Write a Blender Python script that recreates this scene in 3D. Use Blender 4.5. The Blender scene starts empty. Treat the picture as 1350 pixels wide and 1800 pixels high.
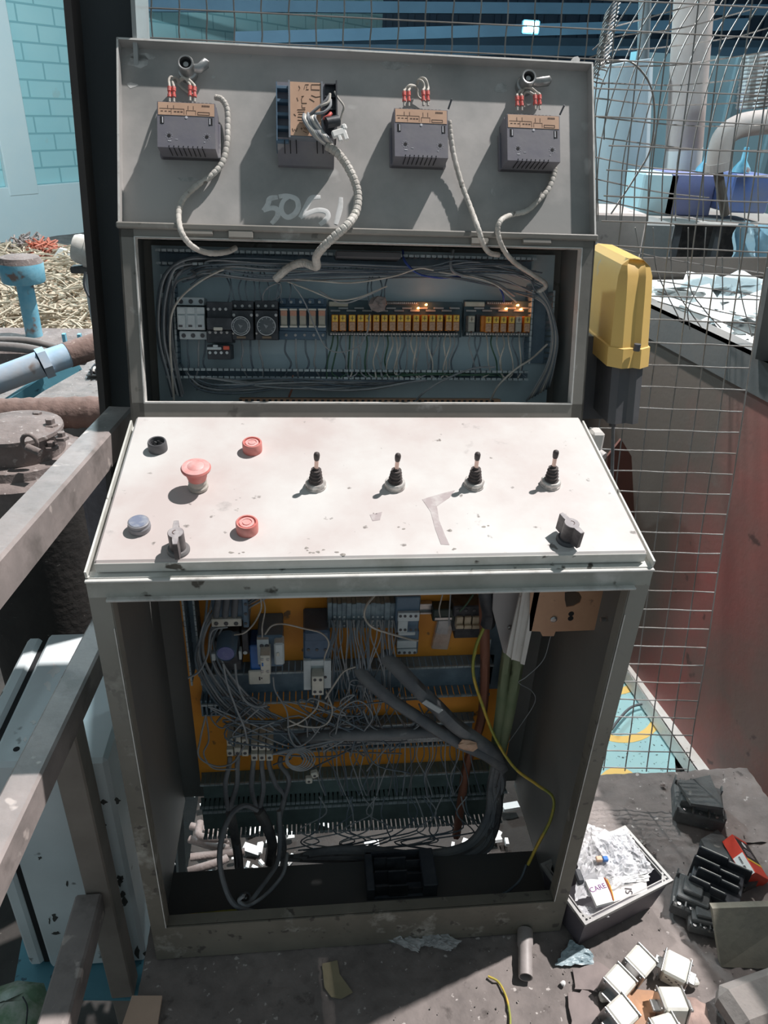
import bpy, math, random
from mathutils import Matrix, Vector
import numpy as np
random.seed(7)
SC = bpy.context.scene
COL = SC.collection

# ---------------------------------------------------------------- camera, light, exposure
CAM_LOC = Vector((-.101, -.861, 1.462)); FPX = 1300.0
CAM_ROT = (math.radians(60.91), math.radians(-2.28), math.radians(-5.48))
SUN_DIR = Vector((-.45, -.165, -.88))       # the way the sunlight travels
SUN_STRENGTH = 4.9
WORLD_STRENGTH = .24
WORLD_COLOR = (.76, .93, 1.0)
cam = bpy.data.cameras.new('camera'); camo = bpy.data.objects.new('camera', cam); COL.objects.link(camo)
cam.sensor_fit = 'VERTICAL'; cam.sensor_height = 24.0; cam.lens = FPX / 1800 * 24.0
cam.clip_start = .02; cam.clip_end = 200
camo.location = CAM_LOC; camo.rotation_mode = 'XYZ'; camo.rotation_euler = CAM_ROT
SC.camera = camo
sun = bpy.data.lights.new('sun', 'SUN'); suno = bpy.data.objects.new('sun', sun); COL.objects.link(suno)
sun.energy = SUN_STRENGTH; sun.color = (1.0, .955, .93); sun.angle = math.radians(1.1)
suno.rotation_euler = SUN_DIR.to_track_quat('-Z', 'Y').to_euler(); suno.location = (3, 1, 6)
w = bpy.data.worlds.new('world'); SC.world = w; w.use_nodes = True
w.node_tree.nodes['Background'].inputs[0].default_value = (*WORLD_COLOR, 1)
w.node_tree.nodes['Background'].inputs[1].default_value = WORLD_STRENGTH
SC.view_settings.view_transform = 'Standard'; SC.view_settings.look = 'None'
SC.view_settings.gamma = 1; SC.view_settings.exposure = 0; SC.view_settings.use_curve_mapping = False

# ---------------------------------------------------------------- geometry helpers
ROTM = (Matrix.Rotation(CAM_ROT[2], 3, 'Z') @ Matrix.Rotation(CAM_ROT[1], 3, 'Y') @ Matrix.Rotation(CAM_ROT[0], 3, 'X'))
def ray(x, y): return ROTM @ Vector(((x - 675) / FPX, -(y - 900) / FPX, -1))
def hit(x, y, p, n):
    d = ray(x, y); n = Vector(n); return CAM_LOC + d * ((Vector(p) - CAM_LOC).dot(n) / d.dot(n))
def atz(x, y, z): return hit(x, y, (0, 0, z), (0, 0, 1))
def aty(x, y, Y): return hit(x, y, (0, Y, 0), (0, 1, 0))
def atx(x, y, X): return hit(x, y, (X, 0, 0), (1, 0, 0))
def frame(o, u, v):
    u = Vector(u).normalized(); v = Vector(v); v = (v - u * v.dot(u)).normalized(); n = u.cross(v)
    m = Matrix((u, v, n)).transposed().to_4x4(); m.translation = Vector(o); return m
def uvat(x, y, F, off=0):
    n = F.col[2].to_3d(); o = F.translation + n * off
    p = hit(x, y, o, n) - F.translation
    return p.dot(F.col[0].to_3d()), p.dot(F.col[1].to_3d())
def wpt(x, y, F, off=0):
    a = uvat(x, y, F, off); return F @ Vector((a[0], a[1], off))
def T(x, y=0, z=0): return Matrix.Translation(Vector((x, y, z)))
def RZ(a): return Matrix.Rotation(math.radians(a), 4, 'Z')
def RX(a): return Matrix.Rotation(math.radians(a), 4, 'X')
def RY(a): return Matrix.Rotation(math.radians(a), 4, 'Y')
I4 = Matrix.Identity(4)

def spline(pts, n=6):
    P = [Vector(p) for p in pts]
    if len(P) < 3: return P
    P = [P[0] * 2 - P[1]] + P + [P[-1] * 2 - P[-2]]
    out = []
    for i in range(1, len(P) - 2):
        a, b, c, d = P[i - 1:i + 3]
        for k in range(n):
            t = k / n
            out.append(.5 * ((2 * b) + (c - a) * t + (2 * a - 5 * b + 4 * c - d) * t * t + (3 * b - a - 3 * c + d) * t ** 3))
    out.append(P[-2]); return out

class MB:
    def __init__(s): s.v = []; s.f = []; s.m = []; s.mi = 0
    def add(s, vs, fs, M=I4):
        k = len(s.v); s.v += [M @ Vector(v) for v in vs]; s.f += [[i + k for i in f] for f in fs]; s.m += [s.mi] * len(fs)
        return s
    def box(s, c, d, M=I4, b=0.0):
        hx, hy, hz = d[0] / 2, d[1] / 2, d[2] / 2; M = M @ T(*c); b = min(b, hx * .9, hy * .9, hz * .9)
        if b <= 0:
            vs = [(x, y, z) for x in (-hx, hx) for y in (-hy, hy) for z in (-hz, hz)]
            return s.add(vs, [(0, 1, 3, 2), (4, 6, 7, 5), (0, 4, 5, 1), (2, 3, 7, 6), (0, 2, 6, 4), (1, 5, 7, 3)], M)
        vs = []; ix = {}
        for sx in (-1, 1):
            for sy in (-1, 1):
                for sz in (-1, 1):
                    for a in range(3):
                        ix[sx, sy, sz, a] = len(vs)
                        vs.append((sx * (hx - (b if a != 0 else 0)), sy * (hy - (b if a != 1 else 0)), sz * (hz - (b if a != 2 else 0))))
        fs = []
        S = (-1, 1)
        for g in S:
            fs.append([ix[g, p, q, 0] for p, q in ((-1, -1), (1, -1), (1, 1), (-1, 1))][::g])
            fs.append([ix[p, g, q, 1] for p, q in ((-1, -1), (1, -1), (1, 1), (-1, 1))][::-g])
            fs.append([ix[p, q, g, 2] for p, q in ((-1, -1), (1, -1), (1, 1), (-1, 1))][::g])
            for h in S:
                fs.append([ix[g, h, -1, 0], ix[g, h, 1, 0], ix[g, h, 1, 1], ix[g, h, -1, 1]])
                fs.append([ix[g, -1, h, 0], ix[g, 1, h, 0], ix[g, 1, h, 2], ix[g, -1, h, 2]])
                fs.append([ix[-1, g, h, 1], ix[1, g, h, 1], ix[1, g, h, 2], ix[-1, g, h, 2]])
                for q in S: fs.append([ix[g, h, q, 0], ix[g, h, q, 1], ix[g, h, q, 2]])
        return s.add(vs, fs, M)
    def bx(s, x0, x1, y0, y1, z0, z1, M=I4, b=0.0):
        return s.box(((x0 + x1) / 2, (y0 + y1) / 2, (z0 + z1) / 2), (abs(x1 - x0), abs(y1 - y0), abs(z1 - z0)), M, b)
    def cyl(s, p0, p1, r0, r1=None, n=16, M=I4, cap=True):
        r1 = r0 if r1 is None else r1; p0 = Vector(p0); p1 = Vector(p1)
        q = (p1 - p0).to_track_quat('Z', 'Y').to_matrix(); vs = []
        for p, r in ((p0, r0), (p1, r1)):
            vs += [p + q @ Vector((r * math.cos(2 * math.pi * i / n), r * math.sin(2 * math.pi * i / n), 0)) for i in range(n)]
        fs = [(i, (i + 1) % n, n + (i + 1) % n, n + i) for i in range(n)]
        if cap: fs += [list(range(n))[::-1], list(range(n, 2 * n))]
        return s.add(vs, fs, M)
    def lathe(s, prof, M=I4, n=24):
        vs = []
        for r, h in prof: vs += [(r * math.cos(2 * math.pi * i / n), r * math.sin(2 * math.pi * i / n), h) for i in range(n)]
        fs = [(k * n + i, k * n + (i + 1) % n, (k + 1) * n + (i + 1) % n, (k + 1) * n + i) for k in range(len(prof) - 1) for i in range(n)]
        fs += [list(range(n))[::-1], list(range((len(prof) - 1) * n, len(prof) * n))]
        return s.add(vs, fs, M)
    def tube(s, pts, r, n=7, M=I4, flat=1.0, rf=None):
        P = [Vector(p) for p in pts]; P = [p for i, p in enumerate(P) if i == 0 or (p - P[i - 1]).length > 1e-6]
        if len(P) < 2: return s
        t = (P[1] - P[0]).normalized(); a = t.orthogonal().normalized(); vs = []
        for i, p in enumerate(P):
            t2 = (P[min(i + 1, len(P) - 1)] - P[max(i - 1, 0)]).normalized()
            if t2.length > 0: a = t.rotation_difference(t2) @ a; t = t2
            a = (a - t * a.dot(t)).normalized(); b = t.cross(a); rr = r if rf is None else rf(i / (len(P) - 1), i)
            vs += [p + (a * math.cos(2 * math.pi * k / n) + b * math.sin(2 * math.pi * k / n) * flat) * rr for k in range(n)]
        fs = [(i * n + k, i * n + (k + 1) % n, (i + 1) * n + (k + 1) % n, (i + 1) * n + k) for i in range(len(P) - 1) for k in range(n)]
        fs += [list(range(n))[::-1], list(range((len(P) - 1) * n, len(P) * n))]
        return s.add(vs, fs, M)
    def prism(s, poly, h0, h1, M=I4):
        n = len(poly); ar = sum(poly[i][0] * poly[(i + 1) % n][1] - poly[(i + 1) % n][0] * poly[i][1] for i in range(n))
        if ar < 0: poly = poly[::-1]
        vs = [(x, y, h0) for x, y in poly] + [(x, y, h1) for x, y in poly]
        fs = [list(range(n))[::-1], list(range(n, 2 * n))] + [(i, (i + 1) % n, n + (i + 1) % n, n + i) for i in range(n)]
        return s.add(vs, fs, M)
    def grid(s, nx, ny, fn, M=I4):
        vs = [fn(i / nx, j / ny) for j in range(ny + 1) for i in range(nx + 1)]
        return s.add(vs, [(j * (nx + 1) + i, j * (nx + 1) + i + 1, (j + 1) * (nx + 1) + i + 1, (j + 1) * (nx + 1) + i) for j in range(ny) for i in range(nx)], M)
    def rock(s, c, d, M=I4, amp=.25, seed=None):
        rnd = random.Random(seed if seed is not None else random.random()); n = 8; m = 6; vs = []
        for j in range(m + 1):
            for i in range(n):
                a = 2 * math.pi * i / n; b = math.pi * j / m - math.pi / 2; k = 1 + rnd.uniform(-amp, amp)
                vs.append((c[0] + d[0] / 2 * math.cos(a) * math.cos(b) * k, c[1] + d[1] / 2 * math.sin(a) * math.cos(b) * k, c[2] + d[2] / 2 * math.sin(b) * k))
        return s.add(vs, [(j * n + i, j * n + (i + 1) % n, (j + 1) * n + (i + 1) % n, (j + 1) * n + i) for j in range(m) for i in range(n)], M)

WM = {}
def thing(name, label, cat, loc=(0, 0, 0), M=None, group=None):
    o = bpy.data.objects.new(name, None); o.empty_display_size = .02; COL.objects.link(o)
    m = M.copy() if M is not None else T(*loc); o.matrix_world = m; WM[o.name] = m
    o['label'] = label; o['category'] = cat
    if group: o['group'] = group
    return o
SPLIT = {'screw', 'end_plate', 'blade', 'terminal_screw', 'pole_cover', 'terminal', 'slot', 'terminal_barrier', 'end_cap', 'corner_hole', 'screw_hole', 'strap', 'side_tag', 'rivet'}
def pieces(mb):
    par = list(range(len(mb.v)))
    def find(a):
        while par[a] != a: par[a] = par[par[a]]; a = par[a]
        return a
    for f in mb.f:
        r = find(f[0])
        for i in f[1:]: par[find(i)] = r
    g = {}
    for f, m in zip(mb.f, mb.m): g.setdefault(find(f[0]), []).append((f, m))
    out = []
    for fs in g.values():
        q = MB(); ix = {}
        for f, m in fs:
            for i in f:
                if i not in ix: ix[i] = len(q.v); q.v.append(mb.v[i])
            q.f.append([ix[i] for i in f]); q.m.append(m)
        out.append(q)
    return out
def part(name, mb, mats, parent, world=True, smooth=None, label=None, whole=False):
    if name in SPLIT and parent is not None and not whole:
        L_ = pieces(mb)
        if 1 < len(L_) <= 60: return [part(name, q, mats, parent, world, smooth, label, True) for q in L_][0]
    """links the collected shapes as ONE mesh object, in its thing's space"""
    if not isinstance(mats, (list, tuple)): mats = [mats]
    me = bpy.data.meshes.new(name); o = bpy.data.objects.new(name, me); COL.objects.link(o)
    R = WM[parent.name] if parent else I4
    WM[o.name] = R
    inv = R.inverted() if world else I4
    me.from_pydata([tuple(inv @ v) for v in mb.v], [], mb.f); me.validate()
    for m in mats: me.materials.append(m)
    if len(me.polygons) == len(mb.m):
        for p, i in zip(me.polygons, mb.m): p.material_index = min(i, len(mats) - 1)
    if smooth is not None:
        for p in me.polygons: p.use_smooth = True
        try: me.set_sharp_from_angle(angle=math.radians(smooth))
        except Exception: pass
    if parent: o.parent = parent
    if label: o['label'] = label
    return o
def solo(name, mb, mats, label, cat, group=None, smooth=None, kind=None, org=None):
    """a thing that is one mesh; its origin goes to its base"""
    if org is None:
        c = sum(mb.v, Vector()) / len(mb.v); org = Vector((c.x, c.y, min(v.z for v in mb.v)))
    mb.v = [v - Vector(org) for v in mb.v]
    o = part(name, mb, mats, None, smooth=smooth); o.location = org; WM[o.name] = T(*org)
    o['label'] = label; o['category'] = cat
    if group: o['group'] = group
    if kind: o['kind'] = kind
    return o
def struct(name, mb, mats, smooth=None):
    o = part(name, mb, mats, None, smooth=smooth); o['kind'] = 'structure'; return o
def dup(root, M, label=None, group=None):
    r = root.copy(); COL.objects.link(r); r.matrix_world = M; WM[r.name] = M
    if label: r['label'] = label
    if group: r['group'] = group
    def kids(a, b):
        for ch in [c for c in list(bpy.data.objects) if c.parent == a]:
            d = ch.copy(); COL.objects.link(d); d.parent = b; d.matrix_parent_inverse = Matrix.Identity(4)
            kids(ch, d)
    kids(root, r)
    return r

# ---------------------------------------------------------------- materials
def mat(name, col, col2=None, thr=.5, soft=.12, scale=6, spk=None, sthr=.68, sscale=40, rough=.6, metal=0, bump=.15, bscale=60, emit=0, alpha=1, trans=0, spec=.5, warp=0, spk2=None):
    m = bpy.data.materials.new(name); m.use_nodes = True; nt = m.node_tree; N = nt.nodes; L = nt.links
    b = N['Principled BSDF']; b.inputs['Roughness'].default_value = rough; b.inputs['Metallic'].default_value = metal
    b.inputs['Specular IOR Level'].default_value = spec
    tc = N.new('ShaderNodeTexCoord'); out = None
    rgb = N.new('ShaderNodeRGB'); rgb.outputs[0].default_value = (*col, 1); out = rgb.outputs[0]
    def layer(base, c2, sc, th, sf, det=6, rgh=.6):
        no = N.new('ShaderNodeTexNoise'); no.inputs['Scale'].default_value = sc; no.inputs['Detail'].default_value = det; no.inputs['Roughness'].default_value = rgh
        L.new(tc.outputs['Object'], no.inputs['Vector'])
        mr = N.new('ShaderNodeMapRange'); mr.inputs[1].default_value = th - sf; mr.inputs[2].default_value = th + sf
        L.new(no.outputs[0], mr.inputs[0]); mx = N.new('ShaderNodeMixRGB'); L.new(mr.outputs[0], mx.inputs[0]); L.new(base, mx.inputs[1]); mx.inputs[2].default_value = (*c2, 1)
        return mx.outputs[0]
    if col2: out = layer(out, col2, scale, thr, soft)
    if spk2: out = layer(out, spk2[0], spk2[1], spk2[2], spk2[3])
    if spk: out = layer(out, spk, sscale, sthr, .025, 3, .5)
    L.new(out, b.inputs['Base Color'])
    if bump:
        no = N.new('ShaderNodeTexNoise'); no.inputs['Scale'].default_value = bscale; no.inputs['Detail'].default_value = 5
        L.new(tc.outputs['Object'], no.inputs['Vector']); bp = N.new('ShaderNodeBump'); bp.inputs['Strength'].default_value = bump; bp.inputs['Distance'].default_value = .004
        L.new(no.outputs[0], bp.inputs['Height']); L.new(bp.outputs[0], b.inputs['Normal'])
    if emit: b.inputs['Emission Color'].default_value = (*col, 1); b.inputs['Emission Strength'].default_value = emit
    if alpha < 1: b.inputs['Alpha'].default_value = alpha
    if trans: b.inputs['Transmission Weight'].default_value = trans
    return m
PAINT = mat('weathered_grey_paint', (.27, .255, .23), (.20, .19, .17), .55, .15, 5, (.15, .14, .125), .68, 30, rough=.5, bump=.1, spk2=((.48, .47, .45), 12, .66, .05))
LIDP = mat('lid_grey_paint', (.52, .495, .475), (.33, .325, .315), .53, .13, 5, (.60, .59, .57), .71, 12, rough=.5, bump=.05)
EDGE = mat('bright_edge_paint', (.70, .69, .66), (.45, .43, .40), .6, .1, 30, rough=.45, bump=.1)
FRAMEP = mat('dusty_olive_paint', (.22, .205, .17), (.145, .135, .112), .52, .14, 5, (.10, .09, .08), .66, 45, rough=.6, bump=.2, spk2=((.42, .41, .37), 11, .64, .05))
DESK = mat('chipped_white_paint', (.68, .665, .645), (.58, .51, .49), .50, .13, 4.5, (.24, .215, .20), .72, 42, rough=.5, bump=.05, spk2=((.46, .425, .41), 11, .69, .03))
DESKE = mat('chipped_white_edge', (.72, .72, .68), (.55, .55, .50), .55, .1, 14, (.10, .09, .075), .665, 34, rough=.5, bump=.12)
INNER = mat('inner_grey_steel', (.26, .26, .25), (.19, .195, .19), .5, .2, 3, rough=.55, bump=.05)
BLUEG = mat('blue_grey_plate', (.60, .74, .79), (.48, .60, .65), .5, .15, 5, rough=.5, bump=.05)
ORANGE = mat('orange_plate', (.95, .40, .05), (.80, .30, .04), .55, .15, 7, (.22, .12, .05), .69, 25, rough=.5, bump=.05)
DUCT = mat('dusty_duct_plastic', (.24, .33, .40), (.15, .21, .26), .5, .15, 18, rough=.7, bump=.2)
DUCTL = mat('duct_finger_tip', (.48, .54, .56), (.3, .35, .37), .5, .1, 40, rough=.7)
DUCTG = mat('green_grey_duct', (.19, .26, .25), (.13, .175, .17), .5, .15, 18, rough=.7, bump=.2)
BLK = mat('black_plastic', (.03, .034, .042), (.07, .075, .085), .55, .1, 30, rough=.5, bump=.1)
GREYD = mat('dust_coated_block', (.13, .135, .135), (.075, .078, .08), .5, .16, 14, (.22, .215, .20), .68, 50, rough=.95, bump=.5)
BLKD = mat('dusty_black_plastic', (.055, .055, .06), (.13, .125, .12), .52, .1, 14, rough=.7, bump=.2)
MODP = mat('module_grey_plastic', (.17, .165, .20), (.24, .23, .235), .55, .14, 9, (.34, .33, .34), .70, 30, rough=.55, bump=.08)
MODS = mat('module_slot_dark', (.012, .012, .014), rough=.8, bump=0)
COPL = mat('copper_nameplate', (.66, .43, .30), (.56, .35, .24), .5, .15, 20, rough=.4, bump=.05)
INK = mat('dark_print', (.10, .055, .04), rough=.7, bump=0)
REDS = mat('red_sleeve', (.70, .12, .10), (.85, .35, .32), .6, .1, 200, rough=.5)
WHC = mat('white_cable_wrap', (.66, .63, .58), (.42, .39, .35), .52, .14, 22, (.20, .18, .16), .69, 60, rough=.6, bump=.25)
WIREW = mat('off_white_wire', (.62, .58, .52), (.40, .37, .33), .5, .15, 30, rough=.6)
WIREG = mat('dusty_grey_wire', (.24, .26, .28), (.36, .37, .38), .5, .15, 20, rough=.65)
WIRED = mat('dark_wire', (.10, .13, .165), (.17, .21, .24), .5, .15, 20, rough=.65)
WIREN = mat('dark_green_wire', (.03, .10, .06), (.06, .12, .08), .5, .15, 20, rough=.6)
WIREB = mat('blue_wire', (.03, .07, .30), rough=.5)
CABLE = mat('dusty_black_cable', (.12, .13, .145), (.21, .215, .22), .52, .14, 15, rough=.7, bump=.3)
CABLEG = mat('olive_cable', (.15, .20, .11), (.22, .25, .15), .52, .14, 10, rough=.65, bump=.15)
YG = mat('yellow_green_wire', (.62, .42, .06), (.30, .32, .06), .48, .06, 18, rough=.5)
BROWNC = mat('brown_conduit', (.22, .085, .05), (.28, .12, .08), .5, .2, 8, rough=.6)
WPL = mat('light_grey_plastic', (.62, .68, .70), (.50, .55, .57), .5, .15, 25, rough=.5)
CREAM = mat('cream_plastic', (.70, .68, .60), (.55, .53, .47), .5, .15, 25, rough=.5)
BLUEP = mat('blue_plastic', (.04, .20, .60), (.03, .12, .35), .5, .15, 12, rough=.4)
SLATE = mat('slate_blue_plastic', (.08, .145, .22), (.13, .20, .27), .5, .15, 12, rough=.45)
STEEL = mat('dull_steel', (.55, .55, .55), (.35, .34, .33), .5, .15, 30, rough=.35, metal=.85)
STEELM = mat('galvanised_mesh', (.34, .335, .33), (.22, .20, .185), .5, .15, 12, rough=.5, metal=.3)
REDB = mat('faded_red_button', (.62, .16, .14), (.70, .30, .27), .5, .2, 40, (.35, .2, .18), .72, 120, rough=.5)
PINKB = mat('pink_dusty_cap', (.74, .34, .32), (.78, .50, .48), .5, .15, 60, rough=.5)
LAMPB = mat('blue_grey_lens', (.22, .25, .34), (.40, .42, .46), .55, .1, 60, rough=.25)
BOOT = mat('black_rubber_boot', (.05, .04, .04), (.11, .09, .085), .5, .15, 90, rough=.6)
KNOB = mat('dusty_knob', (.085, .072, .075), (.17, .15, .15), .5, .15, 70, rough=.45)
KNOBT = mat('dusty_knob_top', (.45, .42, .42), (.33, .30, .31), .5, .1, 70, rough=.5)
BRASS = mat('pale_copper_stick', (.72, .52, .45), rough=.35, metal=.5)
RELAYY = mat('amber_relay_cover', (.62, .22, .03), (.42, .13, .02), .5, .15, 60, rough=.2)
RELAYL = mat('yellow_relay_top', (.90, .66, .12), (.75, .45, .06), .5, .15, 160, rough=.3)
RELAYM = mat('relay_coil_copper', (.55, .34, .22), (.38, .22, .13), .5, .15, 200, rough=.35)
RELAYC = mat('clear_relay_cover', (.40, .40, .36), (.28, .28, .26), .5, .1, 90, rough=.2)
PCB = mat('dark_teal_board', (.045, .085, .105), (.075, .12, .14), .5, .15, 30, rough=.5)
LED = mat('lit_orange_led', (1.0, .30, .08), emit=14, bump=0)
COPP = mat('copper_plate', (.62, .36, .22), (.50, .27, .17), .55, .15, 9, (.25, .15, .10), .70, 30, rough=.45)
YELC = mat('yellow_plastic_cover', (.82, .55, .17), (.76, .47, .16), .55, .2, 7, (.55, .50, .42), .74, 14, rough=.5, bump=.06)
DARKB = mat('dark_grey_body', (.075, .075, .085), (.12, .12, .125), .5, .2, 8, rough=.55)
RAILP = mat('dusty_steel_tube', (.38, .325, .31), (.25, .22, .21), .5, .16, 9, (.52, .45, .42), .68, 24, rough=.6, bump=.2, spk2=((.20, .175, .165), 14, .60, .08))
POSTB = mat('brown_grey_post', (.33, .285, .25), (.24, .205, .18), .5, .2, 8, rough=.65, bump=.1)
COLM = mat('dark_painted_steel', (.045, .055, .062), (.065, .075, .082), .5, .2, 4, rough=.6)
COLF = mat('dark_brown_flange', (.10, .085, .08), (.06, .055, .055), .5, .2, 6, rough=.7)
CABW = mat('scuffed_white_enamel', (.78, .84, .86), (.68, .74, .76), .5, .2, 5, (.09, .09, .085), .69, 16, rough=.45, bump=.05)
TEALB = mat('teal_painted_board', (.12, .33, .42), (.09, .26, .33), .5, .2, 8, (.05, .12, .16), .68, 60, rough=.5)
DIRT = mat('grey_brown_dust', (.27, .235, .222), (.165, .145, .138), .5, .16, 8, (.50, .46, .44), .70, 70, rough=.95, bump=.8, bscale=45, spk2=((.11, .095, .09), 26, .66, .05))
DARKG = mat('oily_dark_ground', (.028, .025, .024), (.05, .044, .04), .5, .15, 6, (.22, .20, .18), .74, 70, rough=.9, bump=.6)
RUSTD = mat('caked_brown_dust', (.29, .20, .175), (.20, .135, .115), .5, .16, 12, (.42, .32, .28), .68, 50, rough=.95, bump=1.0, bscale=55)
CASTD = mat('dusty_casting', (.30, .25, .235), (.19, .155, .145), .5, .16, 12, (.42, .37, .35), .66, 60, rough=.95, bump=.9, bscale=60)
BLUEPI = mat('faded_blue_pipe', (.36, .58, .78), (.60, .62, .66), .5, .16, 5, (.35, .27, .24), .66, 9, rough=.5)
BLUEST = mat('sky_blue_paint', (.10, .42, .60), (.30, .58, .70), .5, .16, 10, (.25, .18, .16), .62, 14, rough=.5, bump=.3)
REDH = mat('weathered_red_hull', (.30, .085, .075), (.19, .11, .095), .47, .14, 2.2, (.10, .05, .045), .71, 16, rough=.5, bump=.15, spk2=((.30, .26, .25), 5, .72, .03))
def axis_blend(m, axis, a, b, col, amt=.5, sc=2.5):
    # blends to another colour along one axis; on the red hull, paint is gone
    nt = m.node_tree; N = nt.nodes; L = nt.links; bs = N['Principled BSDF']; src = bs.inputs['Base Color'].links[0].from_socket
    tc = N.new('ShaderNodeTexCoord'); sp = N.new('ShaderNodeSeparateXYZ'); L.new(tc.outputs['Object'], sp.inputs[0])
    no = N.new('ShaderNodeTexNoise'); no.inputs['Scale'].default_value = sc; no.inputs['Detail'].default_value = 6; L.new(tc.outputs['Object'], no.inputs['Vector'])
    ml = N.new('ShaderNodeMath'); ml.operation = 'MULTIPLY_ADD'; L.new(no.outputs[0], ml.inputs[0]); ml.inputs[1].default_value = amt; L.new(sp.outputs[axis], ml.inputs[2])
    mr = N.new('ShaderNodeMapRange'); mr.inputs[1].default_value = a + amt / 2; mr.inputs[2].default_value = b + amt / 2; L.new(ml.outputs[0], mr.inputs[0])
    mx = N.new('ShaderNodeMixRGB'); L.new(mr.outputs[0], mx.inputs[0]); L.new(src, mx.inputs[1]); mx.inputs[2].default_value = (*col, 1); L.new(mx.outputs[0], bs.inputs['Base Color'])
axis_blend(REDH, 'Y', -.42, -.12, (.115, .095, .082), .7)
axis_blend(FRAMEP, 'Z', .42, .86, (.36, .35, .315), .3, 6)  # frame colour gets lighter towards the top
HULLD = mat('dark_grey_hull', (.075, .082, .085), (.11, .105, .10), .5, .2, 4, rough=.6)
WHITEJ = mat('white_scrap', (.90, .91, .90), (.78, .82, .83), .5, .2, 6, (.25, .27, .29), .70, 14, rough=.5)
FOIL = mat('clear_film', (.80, .80, .84), (.95, .95, .97), .5, .1, 60, rough=.18, alpha=.55, bump=.8, bscale=35, spec=.8)
PLAS = mat('translucent_plastic', (.55, .58, .60), (.7, .72, .73), .5, .1, 40, rough=.25, alpha=.5, bump=.6, bscale=40, spec=.8)
PORC = mat('glazed_porcelain', (.80, .79, .73), (.66, .64, .57), .55, .14, 18, (.24, .21, .18), .70, 40, rough=.35, bump=.05)
CONC = mat('dusty_concrete', (.26, .235, .22), (.17, .15, .14), .5, .16, 8, (.14, .12, .11), .70, 40, rough=.9, bump=.5)
CRATE = mat('dark_violet_plastic', (.085, .08, .10), (.13, .12, .135), .5, .2, 6, rough=.5, bump=.1)
RIMG = mat('pale_grey_rim', (.45, .44, .43), (.32, .31, .30), .5, .2, 14, rough=.5)
PAPER = mat('white_paper', (.84, .83, .82), rough=.7)
PURP = mat('purple_ink', (.18, .05, .20), rough=.7, bump=0)
DINK = mat('dark_ink', (.07, .06, .07), rough=.7, bump=0)
REDK = mat('red_card', (.72, .06, .03), (.60, .05, .03), .5, .2, 30, rough=.4)
BLKK = mat('black_card', (.02, .02, .022), rough=.4, bump=0)
YELK = mat('yellow_card', (.85, .55, .05), rough=.5, bump=0)
CARD = mat('cardboard', (.66, .48, .37), (.56, .40, .31), .5, .2, 8, rough=.8)
TAPE = mat('crumpled_masking_paper', (.36, .31, .20), (.26, .23, .15), .5, .2, 12, rough=.8)
PALEC = mat('pale_copper_channel', (.68, .66, .62), rough=.5)
CHANW = mat('white_channel_paint', (.78, .77, .74), (.60, .56, .52), .5, .2, 10, (.2, .17, .15), .70, 40, rough=.5)

# ---------------------------------------------------------------- frames of the console
H0, D2, H2, D3, H3, D4, H4 = .881, .354, .955, .445, 1.268, .598, 1.533
FD = frame((0, 0, H0), (1, 0, 0), (0, D2, H2 - H0)); LD = math.hypot(D2, H2 - H0)
FB = frame((0, D2, H2), (1, 0, 0), (0, D3 - D2, H3 - H2)); LB = math.hypot(D3 - D2, H3 - H2)
FL = frame((0, D3, H3), (1, 0, 0), (0, D4 - D3, H4 - H3)); LL = math.hypot(D4 - D3, H4 - H3)
FP = FB @ T(0, 0, -.145)
FQ = frame((0, .30, 0), (1, 0, 0), (0, 0, 1))

# ---------------------------------------------------------------- setting: grounds, walls, roof
def ground(name, x0, x1, y0, y1, z, m, amp, nx, ny, thick=.06, seed=1, hole=None):
    rnd = random.Random(seed); ph = [(rnd.uniform(5, 30), rnd.uniform(5, 30), rnd.uniform(0, 6)) for _ in range(7)]
    def h(x, y): return sum(math.sin(a * x + b * y * .8 + c) for a, b, c in ph) / 7 * amp + rnd.uniform(-1, 1) * amp * .5
    mb = MB(); mb.grid(nx, ny, lambda i, j: (x0 + (x1 - x0) * i, y0 + (y1 - y0) * j, z + (h(x0 + (x1 - x0) * i, y0 + (y1 - y0) * j) if amp else 0)))
    mb.bx(x0, x1, y0, y1, z - thick, z - amp - .003)
    return struct(name, mb, m, smooth=50)
ground('floor', -.425, 2.2, -1.6, .17, -.004, DIRT, .006, 260, 170, seed=3)
ground('floor', .43, 1.02, .17, .385, -.004, DIRT, .005, 50, 20, seed=4)
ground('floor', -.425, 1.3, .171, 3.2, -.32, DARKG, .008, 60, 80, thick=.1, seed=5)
ground('floor', -14, 16, -3, 18, -.80, DARKG, .0, 10, 10, thick=.2, seed=6)
ground('floor', -9, -.43, 3.3, 12, -.24, DIRT, .012, 110, 110, thick=.1, seed=7)

brick = mat('turquoise_painted_brick', (.46, .76, .80), (.55, .82, .84), .5, .2, 1.2, (.5, .72, .73), .70, 4, rough=.7, bump=.1)
nt = brick.node_tree; bt = nt.nodes.new('ShaderNodeTexBrick'); bt.inputs['Scale'].default_value = 1.0
bt.inputs['Mortar Size'].default_value = .012; bt.inputs['Brick Width'].default_value = .5; bt.inputs['Row Height'].default_value = .19
bs = nt.nodes['Principled BSDF']; src = bs.inputs['Base Color'].links[0].from_socket
bt.inputs['Mortar'].default_value = (.30, .56, .60, 1)
uvn = nt.nodes.new('ShaderNodeTexCoord'); sep = nt.nodes.new('ShaderNodeSeparateXYZ'); cmb = nt.nodes.new('ShaderNodeCombineXYZ')
nt.links.new(uvn.outputs['Object'], sep.inputs[0]); nt.links.new(sep.outputs['X'], cmb.inputs[0]); nt.links.new(sep.outputs['Z'], cmb.inputs[1]); nt.links.new(cmb.outputs[0], bt.inputs['Vector'])
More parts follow.
